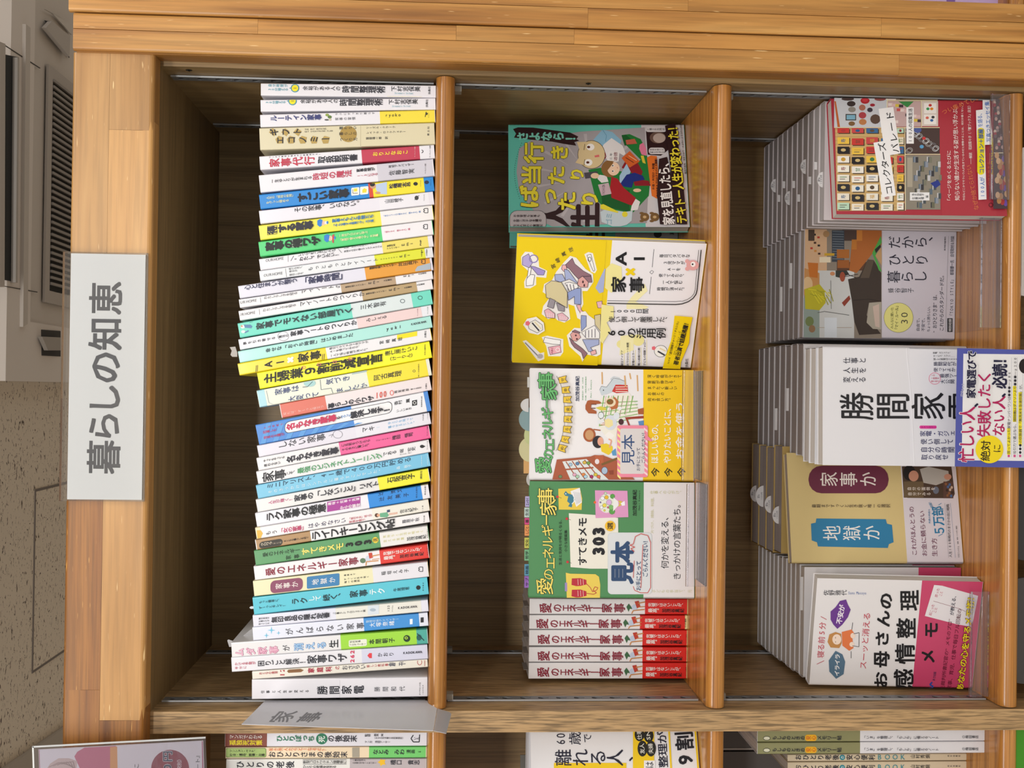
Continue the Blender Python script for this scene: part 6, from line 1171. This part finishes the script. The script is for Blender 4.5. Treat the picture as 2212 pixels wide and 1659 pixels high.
# stoppers
stop_px('clear plastic stopper with a triangular scratch in front of the room photograph book', 2166, 472, 708, Z3, .125, .024)
stop_px('clear plastic stopper holding the pink banded book', 2138, 1278, 1505, Z3, .03, .021)
stop_px('clear plastic stopper in front of the collage covered book', 2184, 190, 431, Z3, .028, .021)
stop_px('clear plastic stopper in front of the yellow banded sample book', 1518, 801, 1039, Z2, .055, .021)
stop_px('clear plastic stopper in front of the green sample book', 1528, 1046, 1268, Z2, .055, .021)
# promotion card hanging in front of the lowest shelf
pc_y = -.012
a = aty(2063, 1007.6, pc_y); b_ = aty(2068, 752, pc_y); wc = (b_ - a).length; hc = .150
ang = math.atan2(-(b_.z - a.z), b_.x - a.x)
matc = Matrix.Translation(a) @ Matrix.Rotation(ang, 4, 'Y'); inv = matc.inverted()
card = empty('promotion_card', 'blue framed promotion card with crimson and black slogan in front of the lowest shelf', 'card', mat=matc)
b = MB(); b.box((0, 0, -hc), (wc, .0006, 0), M('5058A8', .4)); b.build('card', card)
def pm(X, Y):
    p0 = inv @ C0; p1 = inv @ (C0 + ray(X, Y)); k_ = -p0.y / (p1.y - p0.y); q_ = p0 + (p1 - p0) * k_; return q_.x, q_.z
g = Ink(pm, CR['t'], base=.0002, clampw=(.0003, wc - .0003))
g.poly([(1722, 90), (2500, 98), (2490, 958), (1708, 950)], 'E8E8EA'); CRI = 'B01A5A'; NV = '14143A'
g.T('忙しい人', (1745, 965), (1752, 515), 135, CRI, .02, ('F4F4F6', .05)); g.T('、', (1795, 520), (1795, 440), 90, NV, .05); g.T('家電選びで', (1775, 450), (1780, 65), 82, NV, .03, ('F4F4F6', .06)); g.T('ガジェット', (1708, 438), (1714, 325), 22, '4A4AA0', .01, ('F4F4F6', .05))
g.T('失敗したく', (1885, 765), (1880, 225), 118, CRI, .02, ('F4F4F6', .04)); g.T('ない人', (2005, 755), (2010, 430), 112, CRI, .02); g.T('、', (2020, 440), (2020, 360), 90, NV, .05); g.T('必読！', (2010, 370), (2015, 75), 128, NV, .035)
g.O(1930, 862, 112, 112, 'F0D81E', n=40); g.T('絶対', (1895, 955), (1900, 790), 82, '2A2210', .015); g.T('に', (1990, 890), (1990, 820), 72, '2A2210', .01)
for x_, t_, hl in ((2088, '買ってよかった家電ナンバーワンは●●●―p86', (905, 690)), (2135, '吸引力で選ぶなら、掃除機はダイソンより●●●―p200', (640, 350)), (2180, '●●●の炊飯器で「無洗米を急速炊飯」が、', (830, 400))):
    g.R(x_ - 14, x_ + 14, hl[1], hl[0], 'F2E22A'); g.R(x_ - 9, x_ + 9, 905, 925, 'D04A8A'); n_ = len(t_); g.T(t_, (x_, 900), (x_, 900 - n_ * 29), 27, TXT, .005); g.L([(x_ + 22, 925), (x_ + 22, 120)], 2, '9A9AA8')
g.O(2215, 190, 45, 60, '1A1418'); g.mb.build('card_print', card)
# ================================================================ SIGN, DIVIDER PLATE, LEFT BAY, SMALL ITEMS
def poly_prism(b, pts3, nrm, m):
    n = len(pts3); b.add([tuple(p) for p in pts3] + [tuple(p + nrm) for p in pts3], [tuple(range(n)), tuple(range(n, 2 * n))[::-1]] + [(j, (j + 1) % n, n + (j + 1) % n, n + j) for j in range(n)], m)
sg = empty('header_sign', 'clear acrylic sign holder with white insert and dark grey Japanese lettering on the header board', 'sign', loc=(.2247, -.0266, 1.8118))
sw, sh = .2573, .0852
b = MB(); b.box((0, 0, 0), (sw, .0014, sh), ACRYL2); b.build('front_sheet', sg)
b = MB(); b.box((0, .0029, 0), (sw, .0043, sh), ACRYL2); b.build('back_sheet', sg)
b = MB(); b.box((0, .0014, -.0002), (sw, .0029, .0016), ACRYL2); b.box((0, -.0009, sh - .0022), (sw, .0052, sh + .0004), ACRYL2); b.build('edge_strip', sg)
b = MB(); b.box((.0016, .0019, .0026), (sw - .0016, .0024, sh - .0068), M('FAFBFA', .5)); b.build('paper_insert', sg)
def frame_map(origin, y):
    def pm(X, Y): p_ = aty(X, Y, y); return p_.x - origin[0], p_.z - origin[2]
    return pm
g = Ink(frame_map((.2247, 0, 1.8118), -.0266 + .0019), CR['f'], base=-.0018, sgn=-1)
for ch, y0_, y1_ in (('暮', 1024, 951), ('ら', 956, 886), ('し', 896, 828), ('の', 830, 757), ('知', 756, 685), ('恵', 680, 608)): g.T(ch, (227 + (1024 - y0_) * -.0 + (760 - y0_) * -.014 * -1, y0_), (227 + (760 - y1_) * .014, y1_), 76, '45464B', .022)
g.mb.build('sign_lettering', sg)
# frosted category divider sticking out beside the wide white book
TB = Vector((.0062, .02, 1.6915)); TF = atx(522, 1564, .0035); BF = aty(964, 1584, -.085)
Zp = (TF - BF).normalized(); Np = (TB - BF).cross(Zp).normalized(); Xp = Zp.cross(Np).normalized()
if Xp.y < 0: Xp = -Xp
Np = Zp.cross(Xp)
mp = Matrix(((Xp.x, Np.x, Zp.x, BF.x), (Xp.y, Np.y, Zp.y, BF.y), (Xp.z, Np.z, Zp.z, BF.z), (0, 0, 0, 1))); invp = mp.inverted()
def ppm(X, Y):
    p0 = invp @ C0; p1 = invp @ (C0 + ray(X, Y)); k_ = -p0.y / (p1.y - p0.y); q_ = p0 + (p1 - p0) * k_; return q_.x, q_.z
dv = empty('category_divider', 'frosted plastic category divider with grey lettering, sticking out left of the wide white book', 'divider', mat=mp)
sgn = -1 if (invp @ C0).y < 0 else 1
def plate(pts, m, nm):
    q_ = [ppm(*p) for p in pts]; b = MB(); poly_prism(b, [Vector((x, 0, z)) for x, z in q_], Vector((0, .0006 * -sgn, 0)), m); return b.build(nm, dv)
plate([(573, 1513), (522, 1564), (936, 1578), (944, 1530), (926, 1520), (922, 1513)], FROST, 'sheet')
plate([(937, 1578.2), (964, 1584), (975, 1542), (971, 1538), (945, 1530.3)], clear_plastic('smoky_plastic', (.72, .68, .66, 1), .45, .15), 'foot')
g = Ink(ppm, CR['e'], base=.0002, sgn=sgn)
g.H('家', 525, 640, 550, 1) if False else g.text('家', (405, 597), (650, 597), (-205, 0), (105, -105), '6E6E72', .012); g.text('事', (640, 602), (885, 602), (-195, 0), (105, -95), '6E6E72', .012); g.mb.build('divider_lettering', dv)
# slips between the upright books
def slip(i, px, crop, col, nm='sales_slip', yo=.02):
    rt, t, h = book_of[i]; inv = rt.matrix_world.inverted(); cx, cy, cs = CR[crop]; out = []
    for X, Y in px:
        p0 = inv @ C0; p1 = inv @ (C0 + ray(cx + X * cs, cy + Y * cs)); k_ = (yo - p0.y) / (p1.y - p0.y); out.append(p0 + (p1 - p0) * k_)
    b = MB(); poly_prism(b, out, Vector((0, .0004, 0)), M(col, .6)); b.build(nm, rt)
slip(17, [(75, 1245), (130, 1238), (150, 1300), (150, 1340), (100, 1340), (82, 1320), (95, 1280)], 'b', 'B9B4AE')
slip(37, [(50, 1030), (62, 1020), (120, 1040), (190, 1000), (270, 930), (345, 890), (345, 1060), (70, 1095)], 'd', 'AFAEB0', 'loose_wrapper', .03)
slip(34, [(270, 703), (285, 690), (335, 688), (335, 712), (285, 716)], 'd', 'D4DCE0')
slip(7, [(382, 1518), (392, 1500), (410, 1500), (410, 1530), (390, 1530)], 'a', 'B8C0C4')
# ---- left bay, top shelf
def sp_px(label, group, crop, xt, xb, yu, yl, z, y, d, cover, bands, inkf, h=None, coat=.2, xr=None, cat='book'):
    cx, cy, cs = CR[crop]; a = aty(cx + xb * cs, cy + yl * cs, y); b_ = aty(cx + xb * cs, cy + yu * cs, y); c_ = aty(cx + xt * cs, cy + yl * cs, y)
    xl = a.x; xr = xr or b_.x; t = xr - xl - .0004; h = h or (c_.z - z); mat = Matrix.Translation((xl, y, z + .0002)); inv = mat.inverted()
    def pm(X, Y):
        p0 = inv @ C0; p1 = inv @ (C0 + ray(X, Y)); k_ = -p0.y / (p1.y - p0.y); q_ = p0 + (p1 - p0) * k_; return q_.x, q_.z
    bl = [(max(.0005, pm(cx + b2 * cs, cy + yl * cs)[1]), min(h - .0003, pm(cx + b1 * cs, cy + yl * cs)[1]), cc, j) for j, (b1, b2, cc) in enumerate(bands)]
    rt = spine_book('book', label, group, mat, t, h, d, cover, bl, coat=coat)
    if inkf:
        g = Ink(pm, CR[crop], clampw=(.0005, t - .0005), clamph=(.0006, h - .0006), base=.0003); inkf(g); g.mb.build('lettering', rt)
    return rt, xl
def j1(g):
    g.V('マンガでわかる', 62, 350, 770, 36, 'EDE4E0', .015); g.V('孤独死対策', 62, 350, 820, 46, 'F0DC2A', .03); g.V('ひとりぽっち', 468, 800, 785, 58, '2A7A5A', .03); g.O(865, 788, 50, 48, '2A7A5A'); g.V('死', 835, 895, 790, 56, 'EEF2F0', .02); g.V('の後始末', 912, 1172, 785, 60, TXT, .02)
    g.V('監修', 1238, 1290, 757, 26); g.V('高良 実', 1318, 1400, 755, 26); g.V('（みなみ司法書士合同事務所）', 1310, 1585, 780, 18); g.V('マンガ 浅田アーサー', 1238, 1460, 815, 22); g.L([(1715, 750), (1712, 815), (1660, 815), (1640, 785), (1660, 755)], 8, '202028'); g.V('いえ', 1660, 1710, 785, 26)
def j2(g):
    g.RR(30, 382, 868, 948, 14, '7A9A50'); g.RR(36, 376, 873, 943, 12, 'AEC97A'); g.V('マンション・ペット、', 65, 300, 893, 26); g.V('貯金・遺品、葬儀・お墓', 65, 370, 926, 26); g.V('私が死んだらどーなるの？', 403, 905, 876, 34, 'E07A4A', .01); g.V('おひとりさまの後始末', 398, 1092, 924, 54, TXT, .015)
    g.R(1130, 1192, 845, 948, 'A8A090'); g.V('なとみ みわ', 1308, 1585, 902, 48, TXT, .02); g.V('漫画', 1600, 1675, 898, 36); g.V('小学館', 1700, 1725, 900, 12)
def j3(g):
    g.V('ひとりの老後', 112, 632, 1012, 62, TXT, .02); g.V('新型コロナワクチン接種後に', 700, 1080, 988, 28); g.V('ひとりの老後を生きる', 700, 990, 1030, 28); g.L([(700, 970), (1080, 970)], 3, TXT); g.L([(700, 1008), (1080, 1008)], 3, TXT)
    g.V('一般社団法人', 1130, 1245, 972, 18); g.V('人生安心サポートセンター', 1130, 1340, 996, 16); g.poly([(1350 + 38 * (1 if k % 2 else .6) * math.cos(k * .628) + 38, 990 + 36 * (1 if k % 2 else .6) * math.sin(k * .628)) for k in range(10)], 'F0C02A'); g.V('橋口 貴志', 1460, 1715, 992, 46, TXT, .015)
GL1 = 'books on the top shelf left of the divider'
sp_px('white book with dark red brown upper spine and green title, next to the divider', GL1, 'e', 25, 1780, 744, 850, Z1, .0125, .148, 'E4E4EE', [(25, 388, '8A4A3C')], j1, xr=-.0242)
sp_px('cream book with light green box and bright green lower band', GL1, 'e', 30, 1780, 853, 952, Z1, .0125, .148, 'F0DCBC', [(1275, 1768, '74D070')], j2)
r3, xl3 = sp_px('white book with a small yellow star face and lilac grey lower band', GL1, 'e', 36, 1780, 955, 1075, Z1, .0125, .148, 'E8E8E4', [(1108, 1775, 'BDB4B8')], j3)
# ---- left bay, middle shelf: face-out book in front of copies
def j4(g):
    YL = 'F0CC10'
    g.R(460, 1078, 1612, 2000, YL); g.H('60', 518, 1462, 1352, 105, '14142E', .005); g.H('歳', 638, 1458, 1348, 112, '14142E', .005); g.H('で', 745, 1440, 1362, 80, '14142E', .005); g.V('離れる人', 465, 1055, 1568, 150, '14142E', .008); g.H('、', 1085, 1600, 1490, 110, '14142E', .02)
    g.R(1132, 1312, 1200, 2000, YL); g.R(1228, 1322, 1592, 1760, 'ECECEE'); g.H('は', 1275, 1658, 1600, 80, '14142E', .01)
    for x_, y_, t_ in ((1190, 1370, '仕事'), (1268, 1380, 'SN'), (1215, 1490, '友人'), (1288, 1490, '夫婦')): g.O(x_, y_, 42, 68 if y_ > 1400 else 58, '1E1E18'); g.T(t_, (x_, y_ + 44), (x_ - 6, y_ - 44), 44, 'F0F0E8', .01)
    g.T('整理が', (1395, 1652), (1378, 1345), 88, '14142E', .015); g.poly([(1432, 1300), (1447, 1300), (1475, 1800), (1460, 1800)], YL); g.T('9割', (1588, 1665), (1566, 1345), 165, '14141E', .03); g.poly([(1655, 1300), (1672, 1300), (1712, 1800), (1694, 1800)], YL)
_a = atz(1505, 1583, Z2); _yaw = math.radians(24); _x = -.0275; _y = max(.02, _a.y); _bl = Vector((_x - .128 * math.cos(_yaw), _y - .128 * math.sin(_yaw), Z2)); _br = Vector((_x, _y, Z2))
def to_px(p):
    q_ = RR @ (p - C0); return (1106 - F * q_.z / q_.y, 1659 - 829.5 - F * q_.x / q_.y)
_up = Vector((0, 0, .188)); _c = CR['q']; _q = lambda p: ((to_px(p)[0] - _c[0]) / _c[2], (to_px(p)[1] - _c[1]) / _c[2])
lf = face_book('book', 'white and yellow book with dark blue title, left of the divider on the middle shelf', 'books left of the divider on the middle shelf', 'q', _q(_bl), _q(_br), _q(_bl + _up), _q(_br + _up), Z2, .02, 'E8E8EC', j4, None, 'L', 2.5, h=.188)
behind(lf, 2, .022, 'pale copy of the white and yellow book', 'copies left of the divider', 'D8D8DC', PG_Y, 'L', None, tf=.02, dxs=[-.012, -.012])
a = aty(1142, 1648, .2); b = MB(); be = empty('metal_bookend', 'grey metal bookend behind the white and yellow book left of the divider', 'bookend', loc=(a.x - .02, .2, Z2 + .0002)); b.box((-.03, 0, 0), (.03, .0012, .19), M('7C7A74', .4, .5, 0, .3)); b.build('upright', be); b = MB(); b.box((-.03, .0014, 0), (.03, .08, .001), M('7C7A74', .4, .5, 0, .3)); b.build('foot', be)
# ---- left bay, lowest shelf
def j5(yc):
    def f(g):
        g.O(135, yc + 3, 30, 18, 'D8D8C0', n=10); g.ring(135, yc + 3, 30, 18, 4, '2A2A20', n=10); g.V('もしものときの', 178, 442, yc, 34, TXT, .02); g.RR(444, 538, yc - 26, yc + 26, 20, 'E8B020'); g.V('安心', 450, 532, yc, 36, 'C8401A', .01); g.V('メモリー帖', 540, 738, yc, 38, TXT, .02)
        g.V('「いま」を整理し、「もしも」に備えるノート', 905, 1520, yc - 4, 26, '2A2A3A', .01); g.V('①梅田書店', 1710, 1842, yc - 8, 26)
    return f
def j6(yc):
    def f(g):
        g.V('おひとり老後', 358, 720, yc, 44, TXT, .02); g.O(745, yc, 22, 22, '2A8A9A'); g.V('の', 728, 762, yc, 26, 'EEF2F0'); g.V('安心便利', 772, 1012, yc, 44, TXT, .02); g.S('BOOK', 1015, 1265, yc - 4, 46, '2A8A9A', .01); g.V('山村秀炯', 1292, 1455, yc - 8, 32); g.V('内外出版社', 1590, 1700, yc - 12, 14)
    return f
GL3 = 'books on the lowest shelf left of the divider'
yb1 = atz(2127, 1605, Z3).y; yb3 = atz(2088, 1640, Z3).y
sp_px('tall white book with olive top, first from the divider on the lowest shelf', GL3, 'v', 60, 1895, 1386, 1440, Z3, yb1, .182, 'E4E4EA', [(60, 888, '8C8C62')], j5(1415), xr=-.0242)
sp_px('tall white book with olive top, second from the divider on the lowest shelf', GL3, 'v', 60, 1895, 1442, 1538, Z3, yb1, .182, 'E4E4EA', [(60, 888, '8C8C62')], j5(1512))
sp_px('slim cream book with teal dot, first left of the two tall olive topped books', GL3, 'v', 305, 1745, 1540, 1598, Z3, yb3, .148, 'D8C8AC', [], j6(1573))
sp_px('slim cream book with teal dot, second left of the two tall olive topped books', GL3, 'v', 305, 1745, 1602, 1690, Z3, yb3, .148, 'D8C8AC', [], j6(1655))
for i in range(3):
    f_ = empty('magazine_file', 'grey upright magazine file %s behind the slim cream books' % ('nearest the divider', 'in the middle', 'farthest left')[i], 'file', 'grey magazine files', loc=(-.098 - i * .031, .262, Z3 + .0002))
    b = MB(); b.box((0, 0, 0), (.029, .04, .262), M('5A5654', .6)); b.build('body', f_); b = MB(); b.box((.001, -.0008, .001), (.003, -.0001, .261), M('A8A4A0', .5)); b.build('edge_strip', f_)
# ---- laminated pop card on the left
py_ = -.045; a = aty(445, 1591, py_); b_ = aty(72, 1611, py_); Zc = (b_ - a).normalized(); Xc = Vector((0, 1, 0)).cross(Zc).normalized(); hc = (b_ - a).length; wc = .24
mc = Matrix(((Xc.x, 0, Zc.x, a.x - Xc.x * wc), (0, 1, 0, py_), (Xc.z, 0, Zc.z, a.z - Xc.z * wc), (0, 0, 0, 1))); invc = mc.inverted()
def cpm(X, Y):
    p0 = invc @ C0; p1 = invc @ (C0 + ray(X, Y)); k_ = -p0.y / (p1.y - p0.y); q_ = p0 + (p1 - p0) * k_; return q_.x, q_.z
pc = empty('promotion_card', 'laminated card with magenta border in a clear sleeve over the header, left of the sign', 'card', mat=mc)
b = MB(); b.box((.003, 0, .003), (wc - .004, .0006, hc - .005), M('DCD6DC', .5)); b.build('card', pc)
g = Ink(cpm, CR['j'], base=.0001, clampw=(.0035, wc - .0045), clamph=(.0035, hc - .0055))
g.poly([(318, 1485), (1738, 1408), (1752, 2300), (330, 2300)], 'A8406C'); g.poly([(338, 1500), (1722, 1424), (1735, 2300), (350, 2300)], 'DDD8DE')
g.poly([(635, 1560), (660, 1520), (720, 1485), (990, 1470), (990, 2000), (720, 2000), (700, 1700)], 'C06A84'); g.poly([(940, 1480), (1000, 1475), (1010, 2000), (940, 2000)], 'D89A60')
g.poly([(400, 1665), (430, 1620), (500, 1575), (590, 1575), (660, 1600), (650, 1690), (640, 1800), (560, 1850), (430, 1800)], 'C8B4B0')
for k in range(6): g.L([(420 + k * 35, 1650 - k * 8), (500 + k * 25, 1612 - k * 2), (620 + k * 5, 1640 + k * 10)], 5, 'A08C88')
g.O(560, 1780, 90, 120, 'E0B49C'); g.O(1452, 1665, 162, 162, '8A2A40', n=40); g.T('00円', (1430, 1790), (1430, 1510), 88, '2A3450', .03, ('F0EEF2', .06)); g.T('（税別）', (1530, 1720), (1530, 1560), 40, 'E8E0E4', .01); g.T('ノート』', (1690, 1720), (1685, 1525), 42, '3A3A40'); g.T('に', (1165, 1680), (1165, 1620), 50, '3A3A40')
g.mb.build('card_print', pc)
def crinkle():
    m = clear_plastic('crinkled_sleeve', (.96, .95, .97, 1), .03, .06); nt, N, L = m.node_tree, m.node_tree.nodes, m.node_tree.links
    t = N.new('ShaderNodeTexNoise'); t.inputs['Scale'].default_value = 55; t.inputs['Detail'].default_value = 3; bp = N.new('ShaderNodeBump'); bp.inputs['Strength'].default_value = .35; bp.inputs['Distance'].default_value = .002
    tc = N.new('ShaderNodeTexCoord'); L.new(tc.outputs['Object'], t.inputs['Vector']); L.new(t.outputs[0], bp.inputs['Height'])
    for n_ in N:
        if n_.type == 'BSDF_GLOSSY': L.new(bp.outputs[0], n_.inputs['Normal'])
    return m
b = MB(); b.box((0, -.0022, 0), (wc, -.0016, hc), crinkle()); b.build('sleeve', pc)
b = MB(); b.box((wc - .0012, -.0024, 0), (wc + .0004, -.0012, hc), M('B9BCBC', .3)); b.box((0, -.0024, hc - .0012), (wc, -.0012, hc + .0004), M('D4D6D4', .3)); b.build('sleeve_seam', pc)
b = MB(); b.box((wc * .4, .0008, hc * .55), (wc * .6, .0226, hc * .62), M('C9C9C9', .4)); b.build('adhesive_pad', pc)
# ---- right bay: book with lavender spine
sp_px('lavender book at the right edge, beyond the double pine stile', None, 'f', 1800, 2143, 6.5, -22, Z3, .07, .13, 'C4A8D4', [], lambda g: None, h=.2) if False else None
xa = aty(2140, 6, .06).x
rt = spine_book('book', 'lavender book at the right edge, beyond the double pine stile', None, Matrix.Translation((.7775, .03, Z3 + .0002)), .03, .19, .13, 'C4A8D4', [(.05, .06, '7A5AA0', 0)])
b = MB(); b.box((.004, -.0006, .02), (.008, -.0003, .15), M('2A2A50')); b.build('lettering', rt)
# ---- items under the lowest shelf, only their tops reach into view
for i, (x_, w_, c_, c2, lab) in enumerate(((.02, .12, '4A4848', '6A6866', 'dark grey rounded folder under the left end of the lowest shelf'), (.16, .11, '3A3A3C', '5A5A5C', 'charcoal folder under the middle of the lowest shelf'), (.46, .17, 'D0CCC8', '2A2A30', 'white poster sheet with black print under the right half of the lowest shelf'))):
    f_ = empty('folder', lab, 'folder', loc=(x_, .03, .5205)); b = MB(); pts = [(0, 0), (w_, 0)] + [(w_ - .012 + .012 * math.cos(k * .3927), .325 + .012 * math.sin(k * .3927)) for k in range(5)] + [(.012 + .012 * math.cos(1.5708 + k * .3927), .325 + .012 * math.sin(1.5708 + k * .3927)) for k in range(5)]
    poly_prism(b, [Vector((px_, 0, pz_)) for px_, pz_ in pts], Vector((0, .004, 0)), M(c_, .5)); b.build('sheet', f_)
    b = MB(); b.box((.012, -.0004, .30), (w_ - .012, -.0001, .322), M(c2, .5)); b.build('front_label', f_)
gf_ = empty('book', 'bright green book under the left end of the lowest shelf, left of the divider', 'book', loc=(-.12, .03, .5205)); b = MB(); fshell(b, .09, .012, .33, M('4AA02A', .4), 'L'); b.build('cover', gf_); b = MB(); b.box((.0012, .0007, .001), (.089, .0113, .3285), PG_Y); b.build('page_block', gf_)
bpy.data.objects.remove(_fo);
